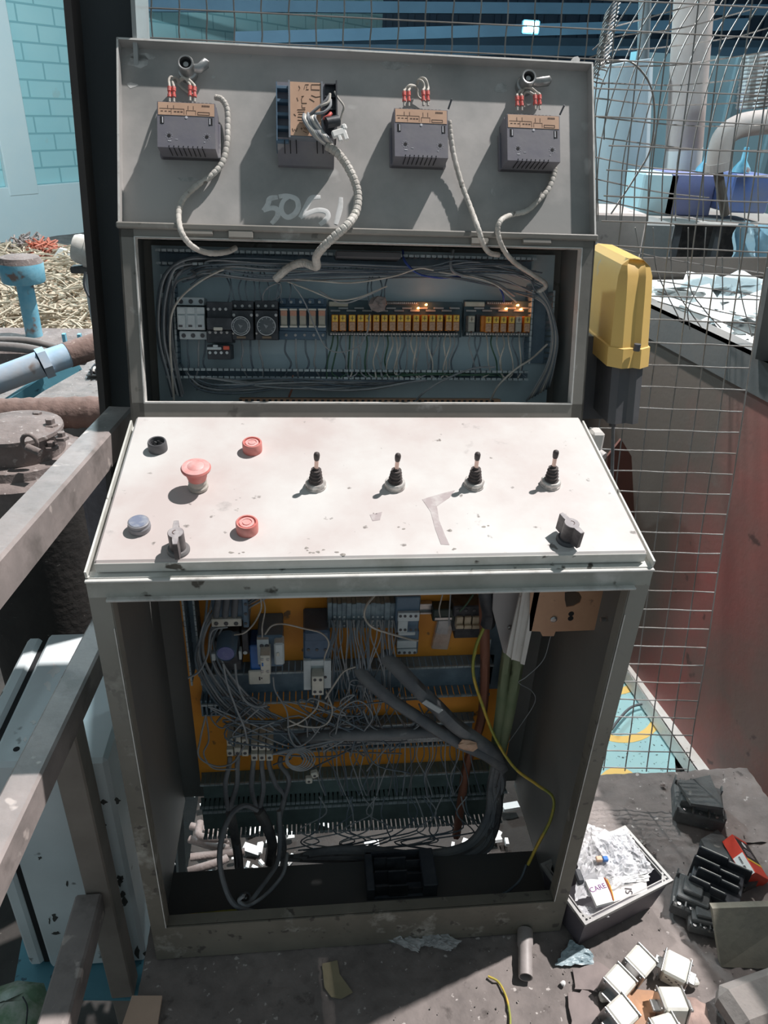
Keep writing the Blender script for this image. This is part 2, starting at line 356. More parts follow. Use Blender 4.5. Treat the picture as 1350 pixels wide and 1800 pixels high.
nt.links.new(src, bt.inputs['Color1']); nt.links.new(src, bt.inputs['Color2']); nt.links.new(bt.outputs['Color'], bs.inputs['Base Color'])
DADO = mat('pale_blue_plaster', (.80, .88, .90), (.86, .91, .91), .5, .2, 2, rough=.8)
NAVY = mat('navy_cladding', (.020, .045, .085), (.03, .06, .10), .5, .2, 1, rough=.6, bump=0)
NAVYL = mat('steel_blue_girder', (.12, .22, .32), (.09, .17, .25), .5, .2, 2, rough=.6, bump=0)
TEALW = mat('pale_teal_cladding', (.36, .52, .58), (.28, .42, .48), .5, .2, 1.5, rough=.7, bump=0)
a = atz(0, 420, -.2); b = atz(140, 402, -.2); d = (b - a).normalized(); wf = frame(a - d * 3, d, (0, 0, 1)); dz = -.2
mb = MB(); mb.bx(0, 14, dz - .6, 7, -.3, 0, wf); o = part('wall_left', mb, brick, None); o['kind'] = 'structure'
o.matrix_world = wf; o.data.transform(wf.inverted() @ I4)
zt = hit(60, 325, a, wf.col[2].to_3d()).z
M2 = wf @ T(0, 0, .0); o.data.transform(I4)
# the brick pattern is laid in the wall's own x / height
nt.links.new(sep.outputs['Y'], cmb.inputs[1])
mb = MB(); mb.bx(0, 14, dz - .6, zt + .2, 0, .06, wf, b=.01)
mb.bx(3.2, 3.6, zt + .1, 7, 0, .07, wf, b=.01); struct('trim_1', mb, DADO)
mb = MB(); mb.bx(2.9, 3.06, zt + .1, 7, 0, .03, wf); struct('trim_2', mb, mat('light_turquoise_paint', (.45, .70, .72), (.52, .74, .75), .5, .2, 2, rough=.7))
mb = MB(); mb.bx(-9, 16, 16, 16.2, -.8, 9)
for k in range(60): mb.bx(-9 + k * .42, -9 + k * .42 + .12, 15.94, 16, -.8, 9)
struct('wall_back', mb, NAVY)
mb = MB(); mb.bx(-9, 16, 8.6, 16, 5.2, 5.4); struct('ceiling', mb, NAVY)
for i, (px0, py0, px1, py1, Y) in enumerate([(240, 10, 1050, 16, 11), (240, 66, 1050, 76, 13), (600, 62, 1050, 50, 10), (250, 84, 1040, 90, 12.5)]):
    p = aty(px0, py0, Y); q = aty(px1, py1, Y); mb = MB(); dd = (q - p)
    mb.tube([p - dd * .4, q + dd * .6], .09, 4); o = struct('trim_%d' % (3 + i), mb, NAVYL)
# pale cladding at the right of the hall
p = aty(1045, 500, 7); q = aty(1600, 40, 7); mb = MB(); mb.bx(p.x, 9, 7, 7.1, -.8, aty(1200, 95, 7).z)
for k in range(12): mb.bx(p.x + k * .5, p.x + k * .5 + .05, 6.95, 7, -.8, aty(1200, 95, 7).z)
struct('wall_right', mb, TEALW)
mb = MB(); mb.bx(-9, 9, -4.2, -4, -.8, 1.2); 

# ---------------------------------------------------------------- control console
con = thing('control_console', 'large grey steel control console with open front, sloping white desk and raised lid', 'control console', (0, .1, 0))
mb = MB()   # pedestal
t = .003
def yz(p, x0, x1, mbb, M=I4):
    mbb.prism(p, x0, x1, frame((0, 0, 0), (0, 1, 0), (0, 0, 1)))
for s in (-1, 1):
    yz([(0, 0), (0, H0), (D2, H2), (.36, 0)], s * .4, s * (.4 - t), mb)
    mb.bx(s * .4, s * .372, -.003, .001, .098, .853)          # front stiles
    mb.bx(s * .374, s * .371, 0, .022, .1, .853)
mb.bx(-.4, .4, -.003, .001, 0, .098); mb.bx(-.372, .372, .0, .022, .094, .098)
mb.bx(-.4, .4, .357, .360, .03, .95)
part('pedestal', mb, FRAMEP, con)
mb = MB(); mb.bx(-.4, .4, -.003, .001, .853, H0); part('front_band', mb, mat('grimy_off_white_band', (.50, .50, .455), (.36, .36, .32), .5, .14, 9, (.10, .09, .075), .655, 30, rough=.5, bump=.1, spk2=((.62, .61, .57), 12, .62, .05)), con)
for s in (-1, 1): mb = MB(); mb.bx(s * .3965, s * .394, .002, .356, .012, .87); part('inner_side', mb, INNER, con)
mb = MB(); mb.bx(-.394, .394, .352, .3568, .03, .94); part('inner_back', mb, INNER, con)
mb = MB(); mb.bx(-.394, .394, .002, .172, .006, .012); part('floor_tray', mb, HULLD, con)
mb = MB(); mb.bx(-.376, .377, -.011, -.002, .8495, .8535, b=.001); mb.bx(-.401, .401, -.006, .004, H0 - .003, H0 + .001, b=.001)
for s in (-1, 1): mb.bx(s * .372, s * .3735, -.0045, -.002, .10, .80)
part('folded_lip', mb, EDGE, con)
mb = MB()   # rim round the desk panel
mb.bx(-.4, .4, .0, .012, -.002, .003, FD)
for s in (-1, 1): mb.bx(s * .4, s * .397, 0, LD, -.004, .014, FD); mb.bx(s * .397, s * .386, 0, LD, -.004, .0, FD)
part('desk_rim', mb, DESKE, con)
mb = MB(); mb.bx(-.388, .3885, .009, LD - .002, .004, .024, FD, b=.0035); mb.m = [0] * len(mb.m)
desk = part('control_panel', mb, DESK, con)
mb = MB(); mb.bx(-.387, .3875, .0078, .0092, .005, .0215, FD, b=.0005); part('panel_front_edge', mb, DESKE, con)
def chip(pts, mbb, off=.0243):
    g = [uvat(x, y, FD, .024) for x, y in pts]; mbb.prism(g, off - .0008, off + .0001, FD)
CHIPM = mat('bare_metal_chip', (.27, .245, .225), (.36, .33, .30), .5, .2, 60, rough=.7, bump=0)
rnd = random.Random(12)
for cx, cy, rx, ry, n in ((560, 968, 22, 5, 7), (600, 972, 10, 4, 3), (706, 927, 9, 3, 2), (793, 930, 8, 3, 2), (800, 965, 5, 3, 2), (665, 905, 10, 3, 2), (412, 972, 18, 3, 3), (855, 925, 8, 4, 2)):
    mb = MB()
    for k in range(n):
        x = cx + rnd.uniform(-rx, rx); y = cy + rnd.uniform(-ry, ry); r = rnd.uniform(1.5, 5)
        chip([(x + r * rnd.uniform(.5, 1.3) * math.cos(a_ * .785), y + r * .5 * rnd.uniform(.4, 1.2) * math.sin(a_ * .785)) for a_ in range(8)], mb)
    part('bare_metal_chips', mb, CHIPM, con)
RUNM = mat('faded_mauve_stain', (.43, .37, .37), (.55, .51, .50), .52, .08, 40, rough=.6, bump=0)
for P_ in ([(742, 878), (775, 868), (800, 862), (790, 875), (768, 890), (772, 915), (782, 940), (790, 958), (775, 957), (765, 930), (757, 900)], [(650, 905), (672, 900), (668, 914), (655, 916)]): mb = MB(); chip(P_, mb); part('paint_run', mb, RUNM, con)

# upper housing
uo0, vo0 = uvat(253, 708, FB, 0); uo1, vo1 = uvat(1016, 437, FB, 0); uo0 = -.377; uo1 = .378
mb = MB(); dp = -.158
for s in (-1, 1):
    mb.bx(s * .4, s * .397, 0, LB, dp, 0, FB)
    mb.bx(s * .4, (uo1 if s > 0 else uo0), 0, LB, -.004, 0, FB)
mb.bx(-.4, .4, 0, vo0, -.004, 0, FB); mb.bx(-.4, .4, vo1, LB, -.004, 0, FB)
mb.bx(-.4, .4, LB - .003, LB, dp, 0, FB); mb.bx(-.4, .4, 0, .003, dp, 0, FB); mb.bx(-.4, .4, 0, LB, dp - .003, dp, FB)
mb.bx(-.403, .403, LB - .004, LB + .006, -.02, .006, FB, b=.002)
part('upper_housing', mb, PAINT, con)
mb = MB()
for s, e in ((-1, uo0), (1, uo1)): mb.bx(e, e - s * .002, vo0, vo1, -.018, .0015, FB)
mb.bx(uo0, uo1, vo0 - .001, vo0 + .0015, -.018, .0015, FB); mb.bx(uo0, uo1, vo1, vo1 + .0015, -.018, .001, FB)
part('opening_edge', mb, EDGE, con)
for s in (-1, 1): mb = MB(); mb.bx(s * .3968, s * .394, .004, LB - .004, dp + .001, -.005, FB); part('housing_side', mb, INNER, con)
mb = MB(); mb.bx(-.378, .378, .006, LB - .012, -.150, -.146, FB); part('mounting_plate', mb, BLUEG, con, label='blue-grey mounting plate')
mb = MB(); mb.bx(-.35, .35, .006, .6 + .24, -.003, 0, FQ)
opl = [(-.342, .13), (-.342, .86), (.342, .86), (.342, .13)]
mb = MB(); mb.prism(opl, -.003, 0, FQ); part('mounting_plate', mb, ORANGE, con, label='orange mounting plate')

# lid
LN = -.02
lid = MB(); lid.bx(-.398, .398, .0, LL, LN - .002, LN, FL)
part('lid', lid, LIDP, con)
mb = MB()
for s in (-1, 1): mb.bx(s * .4, s * .3975, 0, LL, LN - .002, .0015, FL)
mb.bx(-.4, .4, LL - .0025, LL, LN - .002, .0015, FL); mb.bx(-.4, .4, 0, .0025, LN - .002, -.004, FL)
part('lid_flange', mb, LIDP, con)
mb = MB()
for s in (-1, 1): mb.bx(s * .4005, s * .3975, 0, LL, .001, .0022, FL)
mb.bx(-.4, .4, LL - .0025, LL + .0006, .001, .0022, FL); part('flange_edge', mb, EDGE, con)
mb = MB(); mb.bx(-.3, -.25, -.012, .004, -.006, .004, FL, b=.001); mb.bx(.27, .32, -.012, .004, -.006, .004, FL, b=.001)
mb.bx(-.225, -.185, -.016, -.004, -.004, .0045, FL, b=.001); mb.bx(.18, .21, -.016, -.004, -.004, .0045, FL, b=.001)
part('hinge', mb, PAINT, con)
mb = MB()   # 5051 in chalk
Z1 = 1350 / 440
def cz(p): return (200 + p[0] / Z1, 60 + p[1] / Z1)
for st in ([(885, 880), (862, 882), (840, 890), (830, 920), (806, 952)], [(806, 952), (850, 938), (880, 945), (885, 975), (870, 1000), (850, 1022)],
           [(940, 880), (915, 900), (903, 935), (912, 970), (940, 988), (975, 970), (995, 935), (988, 895), (960, 878), (925, 872), (890, 876)],
           [(1115, 880), (1085, 880), (1062, 888), (1035, 935), (1005, 990)], [(1005, 990), (1050, 965), (1100, 950), (1145, 958), (1155, 985), (1135, 1010), (1110, 1028)],
           [(1225, 880), (1222, 930), (1210, 980), (1198, 1026)]):
    pts = [uvat(*cz(p), FL, LN) for p in st]; mb.tube(spline([(a_, b_, LN) for a_, b_ in pts], 5), .0042, 8, FL, flat=1, rf=lambda t_, i: .0034 + .0012 * math.sin(t_ * 3))
# squash the strokes flat on the sheet
iv = FL.inverted(); mb.v = [FL @ Vector(((iv @ v).x, (iv @ v).y, LN + max(0, (iv @ v).z - LN) * .15)) for v in mb.v]
part('chalk_number', mb, mat('white_chalk', (.80, .80, .79), (.62, .61, .60), .6, .1, 60, rough=.9, bump=0), con, label='5051 written by hand in white chalk')
SMEAR = mat('pale_smear', (.62, .615, .60), (.40, .395, .38), .5, .12, 50, rough=.7, bump=0); rnd = random.Random(5)
for cx, cy, rx, ry in ((240, 105, 22, 14), (252, 101, 20, 7), (232, 150, 10, 6), (330, 316, 20, 5), (375, 135, 4, 3), (690, 115, 26, 8), (755, 118, 5, 5), (880, 155, 14, 8), (1012, 110, 10, 10), (867, 338, 4, 8), (440, 98, 4, 4)):
    pl_ = [uvat(cx + rx * rnd.uniform(.6, 1.2) * math.cos(k * .63), cy + ry * rnd.uniform(.6, 1.2) * math.sin(k * .63), FL, LN) for k in range(10)]
    mb = MB(); mb.prism(pl_, LN - .0005, LN + .0003, FL); part('pale_smear', mb, SMEAR, con)
for i, (cx, cy, hx, hy) in enumerate(((326, 110, 362, 108), (930, 135, 966, 140))):
    u, v = uvat(cx, cy, FL, .012); uh, vh = uvat(hx, hy, FL, .0)
    mb = MB(); mb.lathe([(.0155, LN), (.0155, -.008), (.013, -.006), (.0128, .012), (.0115, .0135), (.0095, .013), (.0092, .004), (.004, .004), (.0042, .008), (.0, .0085)], FL @ T(u, v), 24)
    lt = part('latch', mb, STEEL, con, smooth=40, label='round turning latch with a finger lever')
    mb = MB(); mb.tube([(u + .008, v, -.002), (u + .02, v, -.003), (uh, vh, -.004), (uh + .004, vh, -.005)], .008, 10, FL, flat=.6, rf=lambda t_, i: (.006, .0078, .0085, .004)[i])
    part('latch_lever', mb, STEEL, lt, smooth=50)
    mb = MB(); mb.lathe([(.0091, .0042), (.0091, .0062), (.0045, .0062), (.0045, .0042)], FL @ T(u, v), 20); part('latch_socket', mb, MODS, lt)
# panel controls
PN = .024
def dpos(x, y): return FD @ T(*uvat(x, y, FD, PN), PN)
def knobthing(nm, label, parts, M):
    first = None
    for (pn, prof, m, n) in parts:
        mb = MB(); mb.lathe(prof, M, n)
        o = part(nm if first is None else pn, mb, m, con if first is None else first, smooth=35, label=label if first is None else None)
        first = first or o
    return first
for (x, y, lab) in ((444, 792, 'faded red push button, upper one'), (435, 933, 'faded red push button, lower one')):
    knobthing('push_button', lab, [('collar', [(.0155, 0), (.0158, .004), (.0158, .016), (.0148, .0175), (.0128, .0175), (.0125, .0145), (.0, .0145)], REDB, 28),
              ('button_face', [(.0105, .0145), (.0105, .0165), (.0075, .0168), (.0070, .0155), (.0058, .0155), (.0056, .0170), (0, .0172)], PINKB, 28)], dpos(x, y))
knobthing('indicator_lamp', 'broken grey indicator lamp with an empty rim', [('collar', [(.0150, 0), (.0153, .004), (.0148, .014), (.0138, .0165), (.0120, .0160), (.0108, .006), (0, .005)], DARKB, 24)], dpos(278, 790))
mb = MB(); M_ = dpos(278, 790)
for k in range(5): mb.rock((.006 * math.cos(k * 1.3), .006 * math.sin(k * 1.3), .009), (.009, .004, .009), M_, seed=k)
part('broken_lens', mb, BLKD, con)
knobthing('indicator_lamp', 'blue-grey lens indicator lamp', [('collar', [(.0150, 0), (.0158, .004), (.0152, .006), (.0158, .008), (.0145, .010), (.0148, .014), (.0132, .0150), (0, .0145)], mat('grey_lamp_collar', (.26, .26, .28), rough=.5), 28),
              ('lens', [(.0132, .0146), (.0128, .0156), (.0, .0160)], LAMPB, 28)], dpos(246, 930))
knobthing('emergency_stop_button', 'mushroom-headed red emergency stop button', [('collar', [(.0135, 0), (.0150, .002), (.0150, .006), (.0130, .008), (.0130, .012), (.0138, .013), (.0132, .0145), (.0125, .022), (0, .022)], mat('dusty_steel_collar', (.50, .47, .42), (.35, .32, .29), .5, .15, 60, rough=.6), 28),
              ('mushroom_cap', [(.0135, .018), (.0155, .026), (.0165, .032), (.0215, .036), (.0222, .0385), (.0205, .041), (.0135, .0425), (.0125, .0418), (.0115, .0428), (.004, .0435), (0, .0435)], REDB, 32)], dpos(349, 858))
mb = MB(); mb.lathe([(.0205, .0411), (.0137, .0429), (.0125, .0424), (.0115, .0432), (0, .0440)], dpos(349, 858), 32); part('cap_top', mb, PINKB, con, smooth=40)
for i, ((x, y), (tx, ty), k) in enumerate((((555, 855), (557, 795), 0), ((694, 855), (700, 797), 1), ((833, 853), (840, 795), 2), ((967, 852), (978, 791), 3))):
    M_ = dpos(x, y); u, v = uvat(x, y, FD, PN)
    ut, vt = uvat(tx, ty, FD, PN + .064)
    mb = MB(); mb.lathe([(.0160, 0), (.0165, .0015), (.0162, .003)], M_, 28)
    mb.lathe([(.0158, .003), (.0160, .0085), (.0145, .0105), (.0110, .0105), (0, .0105)], M_ @ RZ(15 * k), 10 if i != 1 else 28)
    jo = part('joystick_lever', mb, mat('pale_nut_%d' % i, (.66, .64, .61), (.42, .39, .37), .5, .1, 90, rough=.45, metal=.3) if i == 0 else bpy.data.materials['pale_nut_0'], con, smooth=35, label='%s joystick lever with pale hexagonal nut' % ('first', 'second', 'third', 'fourth')[i])
    a_ = Vector((0, 0, .0095)); e_ = Vector((ut - u, vt - v, .064)); dd = (e_ - a_)
    mb = MB(); npt = 19
    sh = .58 if i == 1 else .62
    mb.tube([a_ + dd * .42 * (q / npt) for q in range(npt + 1)], .01, 20, M_, rf=lambda t_, j: (.0104 - .003 * t_) * (1 + .13 * math.sin(j * 1.35)))
    mb.tube([a_ + dd * .40, a_ + dd * .48], .0042, 12, M_)
    part('rubber_boot', mb, BOOT, jo, smooth=60)
    mb = MB(); mb.tube([a_ + dd * .44, a_ + dd * .8], .0032, 12, M_); part('stick', mb, BRASS, jo, smooth=60)
    mb = MB(); mb.tube([a_ + dd * q for q in (.74, .76, .84, .92, .97, 1.0)], .004, 14, M_, rf=lambda t_, j: (.0034, .0040, .0046, .0047, .0038, .0012)[j]); part('grip', mb, BOOT, jo, smooth=60)
for (x, y, ang, lab) in ((314, 968, 95, 'dark wing knob rotary switch on the left'), (996, 950, -66, 'dark wing knob rotary switch on the right')):
    M_ = dpos(x, y) @ RZ(ang)
    mb = MB(); mb.lathe([(.0155, 0), (.0158, .003), (.0140, .006), (0, .006)], M_, 28)
    rs = part('rotary_switch', mb, mat('grey_switch_collar', (.20, .19, .19), rough=.5) if x < 500 else DARKB, con, smooth=35, label=lab)
    pr_ = []
    for k in range(48):
        a_ = 2 * math.pi * k / 48; r = max(.0108, min(.0240, .0042 / max(abs(math.sin(a_)), .05))); pr_.append((r * math.cos(a_), r * math.sin(a_)))
    mb = MB(); mb.prism(pr_, .006, .034, M_); part('wing_knob', mb, KNOB, rs, smooth=30)
    mb = MB(); mb.prism([(a_ * .96, b_ * .94) for a_, b_ in pr_], .034, .0345, M_); part('knob_top', mb, KNOBT, rs)
    mb = MB(); mb.tube([(.004 * math.cos(k * .4), .004 * math.sin(k * .4), .0346) for k in range(8)], .0005, 5, M_); part('arrow_mark', mb, INK, rs)

# inner bracket, channel, copper plate of the pedestal (hang below the desk at the right)
FM = frame((0, .16, 0), (1, 0, 0), (0, 0, 1))
mb = MB(); g = [uvat(x, y, FM) for x, y in ((867, 1030), (950, 1030), (940, 1060), (893, 1150), (884, 1145), (865, 1070))]
mb.prism(g, 0, .003, FM); br = part('side_bracket', mb, mat('warm_grey_bracket', (.36, .34, .34), rough=.6), con, label='grey angled bracket below the desk')
mb = MB(); u, v = uvat(895.5, 1102, FM, .003); mb.lathe([(.004, .003), (.004, .006), (.002, .008), (0, .008)], FM @ T(u, v), 12); part('screw', mb, STEEL, br)
FM2 = frame((0, .135, 0), (1, 0, 0), (0, 0, 1))
mb = MB(); g = [uvat(x, y, FM2) for x, y in ((916, 1030), (946, 1030), (918, 1162), (900, 1157), (889, 1148), (891, 1138))]
mb.prism(g, 0, .004, FM2)
g = [uvat(x, y, FM2) for x, y in ((936, 1030), (946, 1030), (919, 1161), (912, 1159))]; mb.prism(g, .004, .012, FM2)
g = [uvat(x, y, FM2) for x, y in ((916, 1030), (921, 1030), (901, 1152), (896, 1152))]; mb.prism(g, .004, .012, FM2)
part('white_channel', mb, CHANW, con, label='white painted channel below the desk')
FM3 = frame((0, .125, 0), (1, 0, 0), (0, 0, 1))
mb = MB()
hole = []
cxh, cyh = 1006, 1048
outer = [(932, 1030), (1064, 1030), (1055, 1106), (976, 1109), (973, 1117), (953, 1117), (949, 1109), (930, 1108)]
oh = [uvat(x, y, FM3) for x, y in outer]
hp = [uvat(x, y, FM3) for x, y in ((992, 1040), (1005, 1037), (1017, 1040), (1022, 1049), (1019, 1058), (1008, 1064), (995, 1066), (992, 1052))]
# plate as ring: connect outer and hole through a slit
k0 = 1
lst = [oh[0], oh[1]] + oh[2:] ; ring = oh[:1] + [hp[0]] + hp[::-1] + [oh[0]] + oh[1:]
nO = len(ring); vs = [(x, y, 0) for x, y in ring] + [(x, y, .002) for x, y in ring]
bmx = MB(); bmx.add(vs, [list(range(nO))[::-1], list(range(nO, 2 * nO))] + [(i, (i + 1) % nO, nO + (i + 1) % nO, nO + i) for i in range(nO)], FM3)
cp = part('copper_plate', bmx, COPP, con, label='copper-coloured sheet with a D-shaped hole')
mb = MB()
for x, y in ((973, 1088),): u, v = uvat(x, y, FM3, .002); mb.lathe([(.006, .002), (.006, .004), (.0035, .0055), (0, .0055)], FM3 @ T(u, v), 14)
part('screw', mb, STEEL, cp)
mb = MB()
for x, y in ((1004, 1079), (1003, 1087)): u, v = uvat(x, y, FM3, .002); mb.lathe([(.005, .0015), (.005, .0024), (0, .0024)], FM3 @ T(u, v), 14)
part('screw_hole', mb, MODS, cp)
mb = MB(); p_ = atx(1064, 1089, .39); mb.cyl(p_, p_ - Vector((.008, 0, 0)), .004, n=10); part('side_screw', mb, STEEL, con)

# ---------------------------------------------------------------- modules on the lid
def wirepts(pts, F, n=6): return spline([wpt(x, y, F, o) for x, y, o in pts], n)
def module(tl, br, lab, sleeves, loops, slots_right=True):
    dF = .030; u0, v1 = uvat(*tl, FL, dF); u1, v0 = uvat(*br, FL, dF); w_ = u1 - u0; h_ = v1 - v0
    M_ = FL @ T((u0 + u1) / 2, (v0 + v1) / 2, LN); D = dF - LN
    r = thing('power_module', lab, 'electrical module', M=M_)
    # side profile with the sloping underside (y up, z out)
    mb = MB(); pr_ = [(-h_ / 2, D), (h_ / 2, D), (h_ / 2, D - .018), (h_ / 2 + .004, D - .018), (h_ / 2 + .004, .0), (-h_ / 2 + .004, 0), (-h_ / 2 + .004, .010)]
    Ms = M_ @ Matrix(((0, 0, 1, 0), (1, 0, 0, 0), (0, 1, 0, 0), (0, 0, 0, 1)))
    mb.prism(pr_, -w_ / 2, w_ / 2, Ms)
    mb.bx(-w_ / 2 - .0035, w_ / 2 + .0035, -h_ / 2 + .004, h_ / 2 - .012, 0, .012, M_, b=.001)
    part('housing', mb, MODP, r)
    hp_ = .29 * h_
    mb = MB(); mb.bx(-w_ / 2 + .0015, w_ / 2 - .0015, h_ / 2 - hp_, h_ / 2 - .001, D, D + .0006, M_)
    npz = part('nameplate', mb, COPL, r, label='copper-coloured nameplate')
    mb = MB(); z0, z1 = D + .0006, D + .0009
    def ln(x0, y0, x1, y1, t_=.0005): mb.bx(min(x0, x1) - t_ / 2, max(x0, x1) + t_ / 2, min(y0, y1) - t_ / 2, max(y0, y1) + t_ / 2, z0, z1, M_)
    t0 = h_ / 2 - .003; b0 = h_ / 2 - hp_ + .002; mid = (t0 + b0) / 2
    L_ = -w_ / 2 + .004
    ln(L_, mid, L_ + w_ * .42, mid); ln(L_ + w_ * .2, b0, L_ + w_ * .2, mid); ln(L_ + w_ * .42, b0, L_ + w_ * .42, mid); ln(L_ + w_ * .46, mid - .002, L_ + w_ * .62, mid - .002); ln(L_ + w_ * .46, b0, L_ + w_ * .46, mid - .002); ln(L_ + w_ * .62, b0, L_ + w_ * .62, mid - .002)
    for q in (.14, .24, .49, .58): ln(L_ + w_ * q, mid, L_ + w_ * q, t0 - .003, .0008)
    for q in range(5): ln(L_ + w_ * (.73 + q * .028), t0 - .003, L_ + w_ * (.73 + q * .028) + .0012, t0 - .001, .0006)
    for y_ in (b0, b0 + .004): ln(w_ * .20, y_, w_ * .40, y_, .0008)
    ln(w_ * .20, b0, w_ * .20, b0 + .004, .0008); ln(w_ * .40, b0, w_ * .40, b0 + .004, .0008)
    for q in range(3): ln(L_ + .002 + q * .006, mid - .004, L_ + .005 + q * .006, mid - .0045); ln(L_ + w_ * .25 + q * .005, mid - .004, L_ + w_ * .25 + .003 + q * .005, mid - .005)
    part('plate_printing', mb, INK, npz)
    mb = MB()
    for s in (-1, 1):
        mb.bx(s * (w_ / 2 - .0075) - .003, s * (w_ / 2 - .0075) + .003, h_ * .015, h_ * .175, D - .0005, D + .0003, M_)
    for x_ in (-.30 * w_, .35 * w_): mb.lathe([(.0028, D - .001), (.0028, D + .0003), (0, D + .0003)], M_ @ T(x_, -h_ * .24), 14)
    for k in range(8):
        x_ = -w_ * .30 + k * w_ * .082
        sg = 1 if tl[0] < 400 else -1
        a0 = Vector((x_, -h_ / 2 + .003, D + .0003)); a1 = Vector((x_, -h_ / 2 - .0004, D - .0006)); a2 = Vector((x_ + sg * .0005, -h_ / 2 + .0017, .020))
        mb.tube([a0, a1, a2], .0007, 5, M_)
    part('slot', mb, MODS, r)
    mb = MB()
    for s in (-1, 1): mb.bx(s * (w_ / 2 - .0085) - .0008, s * (w_ / 2 - .0085) + .0008, h_ * .03, h_ * .16, D + .0003, D + .001, M_)
    for x_ in (-.30 * w_, .35 * w_):
        for k in range(9):
            a_ = k * .7; mb.box((x_ + .0052 * math.cos(a_), -h_ * .24 + .0052 * math.sin(a_), D + .0002), (.0007, .0007, .0004), M_)
    mb.box((-.29 * w_, -h_ * .36, D + .0002), (.005, .0012, .0004), M_); mb.box((-.17 * w_, -h_ * .32, D + .0002), (.004, .0007, .0004), M_ @ RZ(0))
    mb.box((.31 * w_, -h_ * .36, D + .0002), (.002, .001, .0004), M_)
    mb.lathe([(.0022, D), (.002, D + .0006), (0, D + .0008)], M_ @ T(0, h_ * .17), 12)
    part('dial_mark', mb, mat('pale_mark', (.62, .62, .66), rough=.6, bump=0) if 'pale_mark' not in bpy.data.materials else bpy.data.materials['pale_mark'], r)
    mb = MB()
    for k in range(12):
        x_ = -w_ / 2 + .010 + k * (w_ - .016) / 12
        mb.bx(x_, x_ + .0046, h_ / 2 + .0035, h_ / 2 + .012, .012, D - .019, M_, b=.0008)
    part('terminal_row', mb, BLKD, r)
    for (sx, sy) in sleeves:
        p = wpt(sx, sy, FL, D + LN - .012); q_ = FL.col[1].to_3d(); nn_ = FL.col[2].to_3d()
        mb = MB(); lp = loops.get((sx, sy))
        top = p + q_ * .010
        pts = [p - q_ * .016, p, top] + [wpt(x, y, FL, o) for x, y, o in lp]
        mb.tube(spline(pts, 6), .0021, 8); jw = part('jumper_wire', mb, WIREW, r, smooth=60, label='pale wire end with a red sleeve')
        mb = MB(); mb.tube([p - q_ * .008, p - q_ * .0035, p - q_ * .003, p + q_ * .001, p + q_ * .0015, p + q_ * .0085], .0034, 10, rf=lambda t_, i: (.0033, .0033, .0026, .0026, .0034, .0034)[i]); part('red_sleeve', mb, REDS, jw, smooth=40)
    return r
module((276, 178), (379, 262), 'dark grey module with red-sleeved wires at the left end of the lid', [(298, 162), (305.5, 162), (334, 160), (342, 162)],
       {(298, 162): [(297, 140, 0), (301, 135, -.004), (306, 140, -.01), (311, 148, -.015)], (305.5, 162): [(303, 142, 0), (307, 136, 0), (313, 142, -.008), (313, 148, -.014)],
        (334, 160): [(332, 146, 0), (324, 137, 0), (316, 140, -.008), (313, 150, -.014)], (342, 162): [(341, 149, 0), (330, 139, 0), (320, 140, -.006), (314, 148, -.012), (330, 162, -.014), (345, 168, -.014)]})
m3 = module((693, 190), (788, 278), 'dark grey module with red-sleeved wires, third along the lid', [(710.5, 170), (718.5, 170), (744, 169), (752, 169)],
       {(710.5, 170): [(712, 158, 0), (720, 150, 0), (730, 152, -.01), (734, 160, -.014)], (718.5, 170): [(720, 157, 0), (726, 151, 0), (732, 155, -.01), (735, 170, -.014), (744, 176, -.014), (755, 181, -.014)],
        (744, 169): [(746, 155, 0), (743, 144, 0), (736, 141, -.005), (733, 147, -.014)], (752, 169): [(753, 155, 0), (749, 141, 0), (742, 137, -.004), (735, 142, -.01), (733, 150, -.014)]})
module((891, 200), (985, 285), 'dark grey module with red-sleeved wires at the right end of the lid', [(909, 178), (917, 178), (940.5, 176), (948.5, 176)],
       {(909, 178): [(910, 166, 0), (914, 160, 0), (921, 156, -.01), (930, 154, -.014)], (917, 178): [(916, 166, 0), (919, 159, -.004), (924, 155, -.012), (930, 154, -.014)],
        (940.5, 176): [(939, 167, 0), (930, 162, 0), (922, 164, -.006), (920, 176, -.012), (926, 187, -.014)], (948.5, 176): [(944, 163, 0), (934, 155, 0), (924, 154, 0), (917, 158, -.012)]})
# the open one, second along the lid
dF = .022; u0, v1 = uvat(486, 143, FL, dF); u1, v0 = uvat(588, 243, FL, dF)
M_ = FL @ T((u0 + u1) / 2, (v0 + v1) / 2, LN); r2 = thing('power_module', 'opened terminal module with tall copper nameplate and burnt wires, second along the lid', 'electrical module', M=M_)
def B2(x0, y0, x1, y1, off): a_ = uvat(x0, y0, FL, off); b_ = uvat(x1, y1, FL, off); return a_[0], b_[0], b_[1], a_[1]
mb = MB(); a_ = B2(487, 243, 588, 268, .022); vr = uvat(540, 296, FL, LN)[1]
Ms = FL @ Matrix(((0, 0, 1, 0), (1, 0, 0, 0), (0, 1, 0, 0), (0, 0, 0, 1)))
vt_ = uvat(540, 143, FL, .015)[1]; vf = uvat(540, 243, FL, .022)[1]
mb.prism([(vf, .022), (vf + .004, .010), (vt_, .010), (vt_, LN), (vr, LN), (vr, -.012)], u0, u1, Ms)
part('housing', mb, MODP, r2)
mb = MB(); a_ = B2(508, 141, 567, 241, .034); mb.bx(a_[0], a_[1], a_[2], a_[3], .008, .030, FL, b=.001)
for x_ in (a_[0], a_[1]): mb.bx(x_ - .0015, x_ + .0015, a_[2] - .001, a_[3] + .002, .009, .032, FL)
part('raised_block', mb, mat('slate_grey_plastic', (.20, .22, .25), rough=.5), r2)
